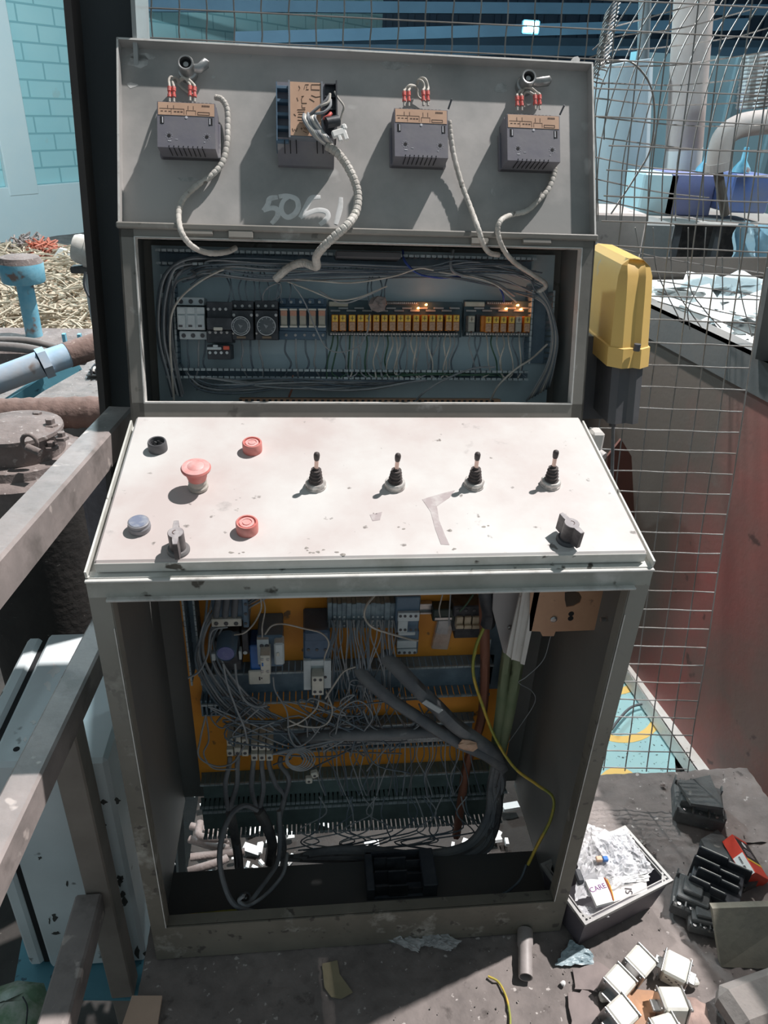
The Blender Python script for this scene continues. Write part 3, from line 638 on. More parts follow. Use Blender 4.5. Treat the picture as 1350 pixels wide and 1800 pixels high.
b_ = B2(509, 143, 565, 239.5, .031); mb = MB(); mb.bx(b_[0], b_[1], b_[2], b_[3], .030, .0307, FL); npz = part('nameplate', mb, COPL, r2, label='tall copper-coloured nameplate')
mb = MB()
def dl(pts, r=.0005):
    mb.tube([wpt(470 + x / 7.5, 120 + y / 7.5, FL, .0309) for x, y in pts], r, 4)
for s_ in ([(415, 230), (430, 260), (415, 290)], [(485, 275), (500, 215), (545, 215)], [(520, 235), (520, 260)], [(510, 280), (545, 280)], [(700, 215), (580, 215), (580, 280), (690, 285)], [(450, 370), (480, 365), (450, 400), (455, 460), (520, 460)], [(455, 480), (460, 520), (500, 520)], [(555, 400), (620, 440)], [(580, 355), (640, 380), (700, 370)], [(390, 385), (405, 430)], [(395, 545), (500, 545)], [(400, 575), (490, 575)], [(410, 605), (480, 605)], [(400, 640), (480, 645)], [(400, 680), (480, 690)], [(420, 715), (490, 715)], [(330, 790), (345, 835), (360, 800), (378, 835), (395, 790)], [(435, 795), (465, 795)], [(450, 780), (450, 812)], [(475, 780), (500, 810)], [(500, 780), (520, 810)], [(350, 600), (375, 625)], [(470, 830), (520, 850)]): dl(s_)
part('plate_printing', mb, INK, npz)
mb = MB()
for k in range(5):
    y_ = 148 + k * 23.5; a_ = B2(485, y_, 508, y_ + 7, .022); mb.bx(a_[0], a_[1], a_[2], a_[3], LN, .020, FL, b=.0008)
a_ = B2(485, 143, 488, 247, .022); mb.bx(a_[0], a_[1], a_[2], a_[3], LN, .022, FL)
part('terminal_comb', mb, SLATE, r2)
mb = MB(); a_ = B2(571, 144, 592, 235, .016); mb.bx(a_[0], a_[1], a_[2], a_[3], LN, .012, FL); 
for k in range(4): c_ = B2(571, 146 + k * 22, 592, 149 + k * 22, .018); mb.bx(c_[0], c_[1], c_[2], c_[3], .01, .018, FL)
a_ = B2(590, 141, 593.5, 210, .022); mb.bx(a_[0], a_[1], a_[2], a_[3], LN, .022, FL)
part('burnt_terminal_block', mb, BLK, r2)
mb = MB()
for x_ in (500, 510, 520.5, 557, 567, 578): 
    mb.tube([wpt(x_, 246, FL, .0222), wpt(x_ + 1, 270, FL, .009)], .0008, 5)
part('slot', mb, MODS, r2)
mb = MB()
for i, s_ in enumerate(([(580, 165), (577, 180), (560, 188), (545, 203), (538, 215)], [(581, 175), (580, 187), (570, 197), (555, 200), (542, 207)], [(579, 168), (570, 180), (552, 195), (540, 206)])):
    mb = MB(); mb.tube(spline([wpt(x, y, FL, .036 + .003 * math.sin(j)) for j, (x, y) in enumerate(s_)]), .0024, 8); part('terminal_wire', mb, [WIREW, WIREG, CABLE][i], r2, smooth=60)
rnd = random.Random(3)
for k in range(9):
    x0 = 534 + k * 2.5; mb = MB()
    pts = [(x0, 202 + rnd.uniform(-3, 4), .036), (x0 - 1 + rnd.uniform(-2, 2), 210, .044), (541 + k * 3.2, 224 + k * .8, .042 - k * .001), (553 + k * 3.1, 240 + k * .4, .034), (574 + k * 1.1, 256 - k * .6, .02), (584, 263 - k * .3, .014)]
    mb.tube(wirepts(pts, FL), .0023, 8); part('terminal_wire', mb, [WIREG, WIREW, PALEC, WIREG, CABLE][k % 5], r2, smooth=60)
mb = MB(); mb.tube(wirepts([(588, 161, .02), (594, 172, .02), (604, 186, .02), (602, 198, .016), (597, 215, .012)], FL), .0016, 8); part('terminal_wire', mb, WIREW, r2, smooth=60)
mb = MB(); mb.tube(wirepts([(569, 208, .034), (577, 205, .038), (582, 199, .036)], FL), .003, 8); part('terminal_wire', mb, REDS, r2, smooth=60)
mb = MB(); mb.tube([wpt(573, 216, FL, .036), wpt(595, 212, FL, .03)], .0085, 10); part('black_tape_lump', mb, BLK, r2, smooth=40)
mb = MB(); p = wpt(596, 234, FL, .036); M3 = frame(p, FL.col[0].to_3d() + FL.col[1].to_3d() * .35, FL.col[1].to_3d())
mb.box((0, 0, 0), (.024, .012, .008), M3, b=.002); mb.box((.008, -.009, 0), (.007, .012, .008), M3, b=.001); mb.box((-.002, -.009, 0), (.006, .01, .008), M3, b=.001); mb.box((.011, .006, 0), (.008, .010, .009), M3, b=.002)
part('connector', mb, mat('white_connector', (.86, .85, .82), rough=.5), r2, label='white plug connector')
# spare bent rods beside two modules
for (pts, lb) in ((((788, 192, .02), (794, 174, .03)), 'short grey rod stub'), (((984, 202, .02), (992, 185, .032)), 'short grey rod stub')):
    mb = MB(); mb.tube([wpt(x, y, FL, o) for x, y, o in pts], .0016, 8)
    part('rod_stub', mb, CABLE, m3 if pts[0][0] < 900 else [o for o in COL.objects if o.name == 'power_module.002'][0], label=lb)

# ---------------------------------------------------------------- spiral wrapped cables
def wrapcable(segs, r, lab):
    P = []
    for F, pts in segs: P += [wpt(x, y, F, o) for x, y, o in pts]
    P = spline(P, 16); mb = MB(); mb.tube(P, r, 12, rf=lambda t_, i: r * (1.0 if i % 5 else .86))
    return solo('wrapped_cable', mb, WHC, lab, 'cable', smooth=25, org=P[0])
wrapcable([(FL, [(378, 171, -.008), (390, 175, -.006), (399, 192, -.008), (400, 225, -.010), (398, 258, -.010), (390, 287, -.010), (372, 308, -.008), (345, 327, -.008), (322, 350, -.006), (314, 376, 0)]), (FB, [(319, 408, .020), (338, 433, .010), (368, 445, -.02), (398, 443, -.05), (414, 436, -.07)])], .0048, 'white spiral-wrapped cable hanging in a loop from the leftmost module')
wrapcable([(FL, [(574, 256, .02), (592, 268, .020), (608, 288, .014), (622, 315, .012), (629, 343, .010), (626, 372, .014)]), (FB, [(612, 394, .026), (590, 414, .028), (567, 436, .02), (556, 452, -.01), (557, 468, -.03), (548, 467, -.04), (532, 462, -.06), (508, 470, -.075), (484, 491, -.09)])], .0070, 'thick white spiral-wrapped cable from the opened module with a frayed end')
wrapcable([(FL, [(789, 212, .010), (792, 238, .004), (798, 275, -.004), (812, 325, -.008), (826, 362, -.004)]), (FB, [(840, 400, .02), (849, 428, .012), (860, 444, -.01), (876, 448, -.03)])], .0045, 'white spiral-wrapped cable running straight down from the third module')
wrapcable([(FL, [(975, 290, -.012), (974, 306, -.012), (964, 332, -.012), (945, 354, -.010), (925, 371, -.008), (898, 378, -.002)]), (FB, [(880, 388, .02), (875, 408, .022), (885, 438, .01), (905, 462, -.04), (935, 482, -.07), (958, 498, -.09), (955, 508, -.10), (938, 516, -.11)])], .0044, 'grey spiral-wrapped cable curving in an S from the rightmost module')
mb = MB(); mb.box((0, 0, 0), (.009, .012, .01), frame(wpt(624, 376, FL, .02), (1, 1, 0), (0, 0, 1)), b=.003); solo('cable_clip', mb, CREAM, 'small cream clip on the thick wrapped cable', 'clip')

# ---------------------------------------------------------------- inside the upper housing
def R4(x0, y0, x1, y1, F, off): a_ = uvat(x0, y0, F, off); b_ = uvat(x1, y1, F, off); return min(a_[0], b_[0]), max(a_[0], b_[0]), min(a_[1], b_[1]), max(a_[1], b_[1])
def blk(mbb, x0, y0, x1, y1, F, h1, h0=0, b=.001):
    a_ = R4(x0, y0, x1, y1, F, h1); mbb.bx(*a_, h0, h1, F, b=b); return a_
def scr(mbb, x, y, F, h, r=.0028):
    u, v = uvat(x, y, F, h); mbb.lathe([(r, h), (r, h + .0012), (r * .5, h + .0016), (0, h + .0012)], F @ T(u, v), 10)
def duct(lab, F, x0, y0, x1, y1, h=.045, pitch=.0105, horiz=True, m=DUCT, mt=DUCTL, nm='wire_duct', cover=False, back=False, gap=.0035):
    a_ = R4(x0, y0, x1, y1, F, h); u0, u1, v0, v1 = a_
    if back: v1 = uvat(x0, y0, F, 0)[1]
    mb = MB(); mb.mi = 0
    mb.bx(u0, u1, v0, v1, .0005, .003, F)
    n_ = int(((u1 - u0) if horiz else (v1 - v0)) / pitch)
    for k in range(n_):
        q = (u0 if horiz else v0) + k * pitch
        for e in (0, 1):
            if horiz: yy = v0 if e == 0 else v1 - .002; bxs = (q + .0015, q + pitch - gap + .0015, yy, yy + .002)
            else: xx = u0 if e == 0 else u1 - .002; bxs = (xx, xx + .002, q + .0015, q + pitch - .002)
            mb.mi = 0; mb.bx(*bxs, .003, h - .004, F)
            mb.mi = 1; ex = .0007; mb.bx(bxs[0] - ex, bxs[1] + ex, bxs[2] - .0012, bxs[3] + .0012, h - .004, h, F)
    if cover: mb.mi = 0; mb.bx(u0, u1, v0, v1, h, h + .002, F)
    return solo(nm, mb, [m, mt], lab, 'cable duct', org=F @ Vector(((u0 + u1) / 2, v0, 0)))
duct('slotted grey wire duct along the top of the upper mounting plate', FP, 272, 438, 945, 478, .045)
duct('slotted grey wire duct below the relays in the upper housing', FP, 290, 648, 938, 668, .045)
duct('slotted grey wire duct up the left side of the upper mounting plate', FP, 282, 480, 312, 640, .045, horiz=False)
duct('slotted grey wire duct up the right side of the upper mounting plate', FP, 937, 500, 968, 640, .045, horiz=False)
mb = MB(); a_ = R4(420, 700, 880, 707, FP, .03); mb.mi = 0; mb.bx(*a_, 0, .03, FP)
mb.mi = 1
for k in range(int((a_[1] - a_[0]) / .011)): mb.bx(a_[0] + k * .011, a_[0] + k * .011 + .0055, a_[2], a_[3] - .002, .03, .0305, FP)
solo('terminal_strip', mb, [COPP, BLK], 'rusty copper terminal strip along the bottom of the upper housing', 'terminal strip')

cb = thing('circuit_breaker', 'pale grey three-pole circuit breaker at the left of the upper housing', 'circuit breaker', M=FP @ T(*uvat(338, 560, FP, .05)))
mb = MB(); blk(mb, 310, 522, 359, 537, FP, .045); blk(mb, 310, 539, 360, 580, FP, .058); blk(mb, 315, 582, 364, 597, FP, .045); part('body', mb, WPL, cb)
mb = MB()
for k in range(3): blk(mb, 311 + k * 17, 540, 325.5 + k * 17, 552, FP, .0605, .058, b=.0005); blk(mb, 312 + k * 17, 554, 326 + k * 17, 577, FP, .062, .058, b=.0005)
part('pole_cover', mb, mat('breaker_cover', (.60, .65, .66), (.5, .55, .57), .5, .1, 40, rough=.5), cb)
mb = MB()
for k in range(3): scr(mb, 318 + k * 17.5, 530, FP, .045, .004); scr(mb, 323 + k * 16.5, 590, FP, .045, .004); blk(mb, 314 + k * 17, 571, 321 + k * 17, 575, FP, .0625, .062, b=0)
part('screw', mb, DARKB, cb)
ct = thing('contactor', 'black contactor with white screw heads beside the pale breaker', 'contactor', M=FP @ T(*uvat(386, 570, FP, .05)))
mb = MB(); blk(mb, 363, 530, 409, 560, FP, .055); blk(mb, 363, 558, 409, 580, FP, .068); blk(mb, 363, 580, 409, 603, FP, .055); part('body', mb, BLK, ct)
mb = MB()
for k in range(4): scr(mb, 366 + k * 10.3, 543.5, FP, .055, .0027); scr(mb, 369 + k * 10, 584, FP, .055, .0027)
part('screw', mb, STEEL, ct)
mb = MB(); blk(mb, 375, 575, 391, 581, FP, .072, .068); part('slider', mb, CREAM, ct)
ol = thing('overload_relay', 'black overload relay with a red reset button under the contactor', 'overload relay', M=FP @ T(*uvat(386, 620, FP, .05)))
mb = MB(); blk(mb, 364, 606, 406, 632, FP, .06); part('body', mb, BLK, ol)
mb = MB(); blk(mb, 363, 610, 389, 615, FP, .064, .06); blk(mb, 374, 606, 383, 610, FP, .064, .06); part('grey_slide', mb, WPL, ol)
mb = MB(); blk(mb, 392, 608, 403, 615, FP, .066, .06); part('reset_button', mb, mat('red_reset', (.75, .13, .08), rough=.5), ol)
mb = MB()
for k in range(4): scr(mb, 369 + k * 10, 620, FP, .06, .0027)
part('screw', mb, WPL, ol)
ORD = ['first', 'second', 'third', 'fourth', 'fifth', 'sixth', 'seventh', 'eighth', 'ninth', 'tenth', 'eleventh', 'twelfth', 'thirteenth', 'fourteenth', 'fifteenth', 'sixteenth']
HUE = {}
for (bx0, bx1, cx, cy, rr, lb) in ((407, 446, 423, 573, .0158, 'round dial timer relay with scuffed dial, left of the pair'), (448, 489, 468, 573, .0158, 'round dial timer relay with white ticks, right of the pair')):
    tr = thing('timer_relay', lb, 'timer relay', M=FP @ T(*uvat(cx, cy, FP, .06)))
    mb = MB(); blk(mb, bx0, 528, bx1, 545, FP, .045); blk(mb, bx0, 545, bx1, 598, FP, .060); part('body', mb, BLK, tr)
    u, v = uvat(cx, cy, FP, .07); mb = MB(); mb.lathe([(rr, .06), (rr, .067), (rr - .001, .068), (0, .068)], FP @ T(u, v), 32); part('dial', mb, mat('dark_dial', (.06, .075, .085), (.12, .13, .14), .5, .15, 40, rough=.4) if cx < 440 else bpy.data.materials['dark_dial'], tr)
    mb = MB(); mb.tube([(u + (rr + .0003) * math.cos(k * .2), v + (rr + .0003) * math.sin(k * .2), .0675) for k in range(33)], .0008, 5, FP)
    if cx < 440: mb.tube([(u + (rr - .003) * math.cos(k * .2), v + (rr - .003) * math.sin(k * .2), .0683) for k in range(33)], .0004, 5, FP)
    for k in range(9):
        a_ = math.radians(-40 + k * 32); mb.tube([(u + rr * .78 * math.cos(a_), v + rr * .78 * math.sin(a_), .0683), (u + rr * .93 * math.cos(a_), v + rr * .93 * math.sin(a_), .0683)], .0005, 4, FP)
    for k in range(4): mb.tube([(u - .004 + k * .002, v + .003 - k * .001, .0683), (u + .0 + k * .001, v - .004 + k * .0015, .0683)], .0004, 4, FP)
    part('dial_ring', mb, mat('pale_ring', (.50, .53, .55), rough=.5, bump=0) if cx < 440 else bpy.data.materials['pale_ring'], tr)
    mb = MB()
    for k in range(3): scr(mb, bx0 + 6 + k * 13, 538, FP, .045, .0027)
    scr(mb, bx0 + 4, 554, FP, .06, .0027); scr(mb, bx1 - 4, 554, FP, .06, .0027); scr(mb, bx0 + 3, 586, FP, .06, .002); part('screw', mb, STEEL, tr)
    mb = MB(); blk(mb, cx - 7, 591, cx + 9, 595, FP, .062, .06, b=0); part('tag', mb, mat('brown_tag', (.22, .17, .12), rough=.7), tr) if cx < 440 else part('tag', mb, bpy.data.materials['brown_tag'], tr)
fb = thing('relay_socket', 'dark socket block carrying five pale-capped relays', 'relay socket', M=FP @ T(*uvat(532, 560, FP, .03)))
mb = MB(); blk(mb, 490, 524, 574, 540, FP, .025); blk(mb, 490, 539, 574, 582, FP, .032); blk(mb, 490, 581, 574, 598, FP, .025)
for k in range(5): blk(mb, 492 + k * 16.6, 524, 503 + k * 16.6, 535, FP, .032, .025)
part('body', mb, SLATE, fb); mb = MB()
for k in range(5): scr(mb, 495 + k * 16.6, 531, FP, .032, .0027); scr(mb, 503 + k * 16.2, 589, FP, .026, .0027)
part('screw', mb, STEEL, fb)
lbs = ['leftmost', 'second', 'middle', 'fourth', 'rightmost']
for k in range(5):
    x = 493 + k * 16.7; a_ = R4(x, 543, x + 12, 575, FP, .052)
    rl = thing('socket_relay', '%s of the five pale-capped relays in the dark socket block' % lbs[k], 'relay', M=FP @ T((a_[0] + a_[1]) / 2, (a_[2] + a_[3]) / 2, .032), group='five pale-capped plug-in relays')
    hh = a_[3] - a_[2]; W_ = a_[1] - a_[0]; L0 = rl
    Ml = FP @ T((a_[0] + a_[1]) / 2, (a_[2] + a_[3]) / 2, .032)
    mb = MB(); mb.bx(-W_ / 2, W_ / 2, -hh * .42, hh * .42, 0, .02, Ml, b=.0008); part('body', mb, mat('tarnished_relay', (.40, .37, .31), (.30, .28, .22), .5, .15, 60, rough=.5) if k == 0 else bpy.data.materials['tarnished_relay'], rl)
    mb = MB(); mb.bx(-W_ / 2, W_ / 2, hh * .12, hh * .40, .02, .0205, Ml); part('reddish_label', mb, mat('reddish_label', (.50, .25, .17), (.42, .22, .16), .5, .1, 60, rough=.5) if k == 0 else bpy.data.materials['reddish_label'], rl)
    mb = MB(); mb.bx(-W_ / 2 - .001, W_ / 2 + .001, hh * .42, hh * .52, 0, .023, Ml, b=.0008); mb.bx(-W_ / 2 - .001, W_ / 2 + .001, -hh * .52, -hh * .42, 0, .023, Ml, b=.0008); part('end_cap', mb, CREAM, rl)

def board(x0, x1, lab, holes):
    r = thing('relay_board', lab, 'relay board', M=FP @ T(*uvat((x0 + x1) / 2, 590, FP, .02)))
    mb = MB(); blk(mb, x0, 527, x1, 593, FP, .022, .014, b=.001); blk(mb, x0 + 4, 530, x1 - 4, 590, FP, .014, 0); part('circuit_board', mb, PCB, r)
    mb = MB(); blk(mb, x0 + 3, 583, x1 - 3, 592, FP, .036, .02); part('terminal_block', mb, mat('grey_green_terminal', (.16, .20, .20), (.11, .14, .15), .5, .1, 80, rough=.5) if 'grey_green_terminal' not in bpy.data.materials else bpy.data.materials['grey_green_terminal'], r)
    mb = MB(); x = x0 + 5
    while x < x1 - 5: scr(mb, x, 587, FP, .036, .0020); x += 4.6
    part('terminal_screw', mb, STEEL, r)
    mb = MB(); a_ = holes[0]; blk(mb, a_, 530, a_ + 34, 539, FP, .028, .02); part('paper_label', mb, mat('stained_label', (.62, .60, .50), (.50, .47, .38), .5, .12, 30, rough=.7) if 'stained_label' not in bpy.data.materials else bpy.data.materials['stained_label'], r)
    mb = MB(); blk(mb, holes[1], 529, holes[2], 536, FP, .032, .02); part('pin_header', mb, BLKD, r)
    mb = MB(); x = holes[1] + 2
    while x < holes[2] - 2: scr(mb, x, 532.5, FP, .032, .0015); x += 3.6
    part('header_pin', mb, STEEL, r)
    mb = MB(); x = x0 + 4; k = 0
    while x < x1 - 16:
        blk(mb, x, 544.5 if k % 2 == 0 else 540, x + 17, 548 if k % 2 == 0 else 543.5, FP, .027, .02, b=.0004); x += 14; k += 1
    part('marker_tab', mb, mat('grey_marker', (.36, .39, .40), rough=.6) if 'grey_marker' not in bpy.data.materials else bpy.data.materials['grey_marker'], r)
    return r
b1 = board(577, 811, 'long dark relay board holding the sixteen amber relays', (578, 676, 736)); b2 = board(816, 936, 'short dark relay board at the right of the upper housing', (818, 856, 900))
for (x, y, b_) in ((735.5, 541.5, b1), (749.5, 535.5, b1), (890.5, 542.5, b2), (911, 536.5, b2), (916.5, 543.5, b2)):
    mb = MB(); u, v = uvat(x, y, FP, .032); mb.lathe([(.0014, .02), (.0018, .03), (.0022, .032), (.0014, .0345), (0, .035)], FP @ T(u, v), 10); part('glowing_led', mb, LED, b_, smooth=60)
    ld = bpy.data.lights.new('led_light', 'POINT'); lo = bpy.data.objects.new('led_light', ld); COL.objects.link(lo); ld.energy = .004; ld.color = (1, .42, .15); ld.shadow_soft_size = .003; lo.location = FP @ Vector((u, v, .040))
# plug-in relays
u, v0_ = uvat(668, 582, FP, .05); v1_ = uvat(668, 553, FP, .05)[1]
def make_relay(lab, clear=False):
    r = thing('plug_in_relay', lab, 'relay', M=FP @ T(0, 0, .022))
    hh = v1_ - v0_; W_ = .0125; M_ = FP @ T(0, 0, .022)
    mb = MB(); mb.bx(-W_ / 2, W_ / 2, -hh / 2, hh / 2, 0, .024, M_, b=.001); part('cover', mb, RELAYC if clear else RELAYY, r)
    mb = MB(); mb.bx(-W_ * .42, W_ * .42, hh * .08, hh * .46, .024, .0256, M_, b=.0004); part('top_window', mb, mat('greyish_window', (.50, .47, .38), rough=.3) if clear else RELAYL, r)
    mb = MB(); mb.bx(-W_ * .42, W_ * .42, -hh * .46, hh * .04, .024, .0254, M_, b=.0004); part('coil_window', mb, mat('grey_coil', (.33, .32, .28), rough=.4) if clear else RELAYM, r)
    mb = MB(); mb.bx(-.0006, .0006, hh * .14, hh * .42, .0256, .0261, M_); mb.bx(-.003, .003, hh * .26, hh * .29, .0256, .0261, M_); mb.bx(-.0012, .0012, -hh * .56, -hh * .46, .02, .027, M_)
    part('contact_mark', mb, INK, r)
    return r
pos1 = [588.9, 602.6, 619.3, 634.2, 647.2, 661.4, 675.9, 690, 704.2, 717, 731.8, 746.2, 760, 773.2, 789, 802]
pos2 = [858.9, 872, 885.3, 899.4, 927]
y0r = make_relay('amber plug-in relay, first from the left on the long relay board'); y0r['group'] = 'amber relays on the long relay board'
for i, px in enumerate(pos1):
    M_ = FP @ T(uvat(px, 567, FP, .047)[0], uvat(px, 567.5, FP, .047)[1], .022)
    if i == 0: y0r.matrix_world = M_; WM[y0r.name] = M_
    else: dup(y0r, M_, 'amber plug-in relay, %s from the left on the long relay board' % ORD[i])
for i, px in enumerate(pos2):
    M_ = FP @ T(uvat(px, 567, FP, .047)[0], uvat(px, 570, FP, .047)[1], .022); dup(y0r, M_, 'amber plug-in relay, %s from the left on the short relay board' % ORD[i], 'amber relays on the short relay board')
cr = make_relay('clear greyish plug-in relay at the left end of the short relay board', True)
cr.matrix_world = FP @ T(*uvat(829, 569, FP, .047), .022); dup(cr, FP @ T(*uvat(912, 570, FP, .047), .022), 'clear greyish plug-in relay among the amber ones on the short board')
mb = MB(); blk(mb, 846, 555, 852, 583, FP, .04, .022); solo('plug_in_relay', mb, RELAYY, 'thin amber relay turned edge-on at the start of the short board row', 'relay')
mb = MB(); blk(mb, 838, 553, 845, 583, FP, .03, .022, b=0); solo('empty_socket', mb, BLK, 'empty dark relay socket beside the clear relay', 'relay socket')

# wires of the upper housing
def wire(lab, pts, F, r, m, group=None, cat='wire', nm='wire', n=6):
    hue = {'off_white_wire': 'off-white', 'dusty_grey_wire': 'dusty grey', 'dark_wire': 'dark blue-grey', 'dark_green_wire': 'dark green', 'dusty_black_cable': 'black'}.get(m.name)
    if group and hue:
        for w_ in ('thin dark ', 'blue-grey ', 'dark green ', 'short ', 'dark ', 'thin ', 'black '):
            if lab.startswith(w_): lab = lab[len(w_):]; break
        lab = hue + ' ' + lab
    P = wirepts(pts, F, n); mb = MB(); mb.tube(P, r, 6); return solo(nm, mb, m, lab, cat, group=group, smooth=60, org=P[0])
rnd = random.Random(21)
for k in range(9):
    j = k * 3.0; d_ = .05 + rnd.uniform(-.01, .012)
    wire('blue-grey wire sweeping round the left side of the upper housing', [(400 - k * 9 + rnd.uniform(-8, 8), 455 + k * 1.5, .02), (330 + rnd.uniform(-15, 15), 452 + k * 4, d_), (289 + j * .9, 482 + j * .6, d_), (276 + j * 1.1, 540, d_), (278 + j + rnd.uniform(-2, 2), 600, d_), (292 + j * .9, 655, d_), (303 + j * .8, 700 - rnd.uniform(0, 10), d_ - .01)], FP, .0021, [WIRED, WIREG, CABLE][k % 3], 'wires bundled up the left of the upper housing')
wire('long off-white wire running down the left side of the upper housing', [(445, 462, .03), (398, 472, .05), (366, 486, .06), (343, 501, .065), (318, 523, .066), (302, 552, .066), (299, 600, .06), (302, 650, .06), (306, 706, .05)], FP, .0021, WIREW)
for k in range(12):
    y_ = 455 + k * 2.8
    wire('thin dark wire strung along the top of the upper housing', [(300 + rnd.uniform(0, 60), y_ + rnd.uniform(6, 20), .03), (380 + rnd.uniform(-20, 20), y_, .05), (470, y_ + rnd.uniform(-2, 14), .052), (600, 462 + k * 2.2 + rnd.uniform(-3, 6), .05), (720 + rnd.uniform(-40, 40), 468 + k * 1.8, .05), (850 + rnd.uniform(-60, 60), 458 + k * 3, .05), (940 + rnd.uniform(-10, 15), 480 + k * 4, .045)], FP, .0016, [WIRED, WIREG, WIRED, CABLE][k % 4], 'wires along the top of the upper housing')
wire('bright wire sagging from the thick cable end to the relay boards', [(505, 490, .05), (560, 494, .055), (620, 497, .06), (690, 486, .06), (735, 472, .06), (762, 475, .055)], FP, .0016, WIREW)
wire('off-white wire sagging above the long relay board', [(505, 495, .05), (545, 510, .06), (590, 527, .062), (630, 523, .062), (680, 503, .055)], FP, .0015, WIREW)
wire('off-white wire from the brown clump to the right duct', [(560, 510, .05), (600, 533, .06), (645, 520, .06), (675, 505, .055)], FP, .0014, WIREG)
wire('loose grey wire drooping in front of the relays', [(515, 500, .055), (535, 530, .06), (556, 580, .062), (575, 612, .06), (600, 619, .06), (630, 608, .06), (645, 585, .06), (650, 552, .055)], FP, .0013, WIREG)
wire('pale grey cable hooking down near the centre top', [(797, 440, .03), (792, 465, .05), (800, 480, .055), (830, 488, .05), (870, 497, .05), (905, 520, .045)], FP, .0028, WIREG)
wire('white wire crossing to the lit lamps on the right board', [(770, 478, .05), (830, 487, .055), (870, 500, .055), (895, 520, .05), (908, 531, .042)], FP, .0016, WIREW)
wire('blue wire sagging across the top of the upper housing', [(708, 440, .03), (712, 460, .05), (735, 481, .05), (770, 488, .05), (810, 486, .045)], FP, .0022, WIREB)
wire('short blue wire above the right relay board', [(878, 505, .04), (884, 518, .04), (886, 530, .035)], FP, .0018, WIREB)
wire('grey wire looping on the upper plate behind the timers', [(465, 545, .04), (462, 520, .045), (472, 505, .045), (492, 498, .045), (492, 520, .04), (475, 532, .04), (465, 545, .04)], FP, .0014, WIREG)
for k in range(14):
    x = 400 + k * 12
    if k > 9: x = 640 + (k - 9) * 9
    wire('thin grey lead rising from the upper devices into the top duct', [(x, 528 + rnd.uniform(0, 8), .04), (x + rnd.uniform(-6, 6), 505, .045), (x + rnd.uniform(-9, 9), 478, .03)], FP, .0013, WIRED, 'leads rising to the top duct')
for k in range(42):
    x = (586 + k * 7.3) if k < 31 else (826 + (k - 31) * 9.6)
    xb = x + rnd.uniform(-12, 8); m = [WIREG, WIREW, WIRED, WIREG, WIREN][rnd.randrange(5)]
    wire('short lead curving from the relay terminals down into the duct', [(x, 590, .036), (x + rnd.uniform(-3, 3), 606, .048), (xb, 634, .045 + rnd.uniform(-.01, .01)), (xb + rnd.uniform(-4, 4), 655, .040), (xb + rnd.uniform(-16, 12), 664, .045)], FP, .0015, m, 'leads below the relay boards')
for k, x in enumerate((330, 350, 361, 424, 440, 455, 503, 520, 537, 555, 572)):
    wire('dark lead dropping from the left-hand devices into the duct', [(x, 596, .036), (x + rnd.uniform(-2, 4), 618, .045), (x + rnd.uniform(-4, 10), 640, .04), (x + rnd.uniform(-8, 14), 662, .03)], FP, .0018, [WIRED, WIREG][k % 2], 'leads below the breaker and timers')
for k in range(10):
    wire('dark wire lying in the tangle at the bottom of the upper housing', [(318 + k * 3, 640 + k * 5, .03), (350 + k * 8, 672 + rnd.uniform(-6, 14), .05), (430 + k * 12, 690 - k * 3 + rnd.uniform(-4, 4), .05), (540 + k * 14, 672 + rnd.uniform(-4, 12), .045), (640 + k * 10, 668 + rnd.uniform(-6, 8), .04)], FP, .0018, [WIRED, WIREG, CABLE][k % 3], 'wires tangled at the bottom of the upper housing')
wire('long grey wire curving along the pale bottom of the upper plate', [(500, 660, .03), (520, 678, .045), (580, 686, .05), (650, 684, .05), (720, 672, .05), (750, 668, .04)], FP, .0021, WIREG)
wire('off-white wire rising from the bottom edge towards the right duct', [(729, 707, .03), (745, 690, .05), (780, 668, .055), (830, 648, .058), (870, 645, .055)], FP, .0019, WIREG)
wire('grey wire crossing the right-hand leads diagonally', [(862, 704, .03), (876, 678, .05), (905, 650, .058), (935, 630, .055), (962, 605, .05)], FP, .0020, WIREW)
wire('brownish wire hanging at the bottom of the upper housing', [(515, 660, .04), (514, 680, .045), (508, 698, .04)], FP, .002, BROWNC)
for k in range(9):
    wire('wire hanging down the right side of the upper housing', [(935 + k * 2, 520 - k * 2, .04), (960 + k, 540, .05), (970 + k * 1.3, 590 + rnd.uniform(-5, 5), .05), (962 + k * 1.6, 640, .05), (935 + k * 4, 690 - k * 2, .04), (925 + k * 5, 705 - k * 3, .03)], FP, .0018, [WIREG, WIREW, WIREG, WIRED][k % 4], 'wires down the right of the upper housing')
for k in range(6):
    wire('dark green wire lying in the lower upper-housing duct', [(600 + k * 30, 655, .03), (660 + k * 30, 660 + rnd.uniform(-3, 3), .042), (740 + k * 28, 657 + rnd.uniform(-3, 3), .042), (800 + k * 20, 660, .03)], FP, .0015, WIREN, 'green wires in the duct')
mb = MB(); mb.rock((0, 0, 0), (.034, .030, .02), frame(wpt(664, 535, FP, .05), FP.col[0].to_3d(), FP.col[1].to_3d()), seed=2); solo('dust_clump', mb, CASTD, 'brown clump of dust caught on wires above the long relay board', 'dust clump')
mb = MB(); a_ = R4(590, 440, 705, 455, FP, .07); mb.bx(a_[0], a_[1], a_[2], a_[3], .02, .07, FP, b=.002); solo('bracket_bar', mb, DARKB, 'dark bar just under the top edge of the upper housing', 'bracket')

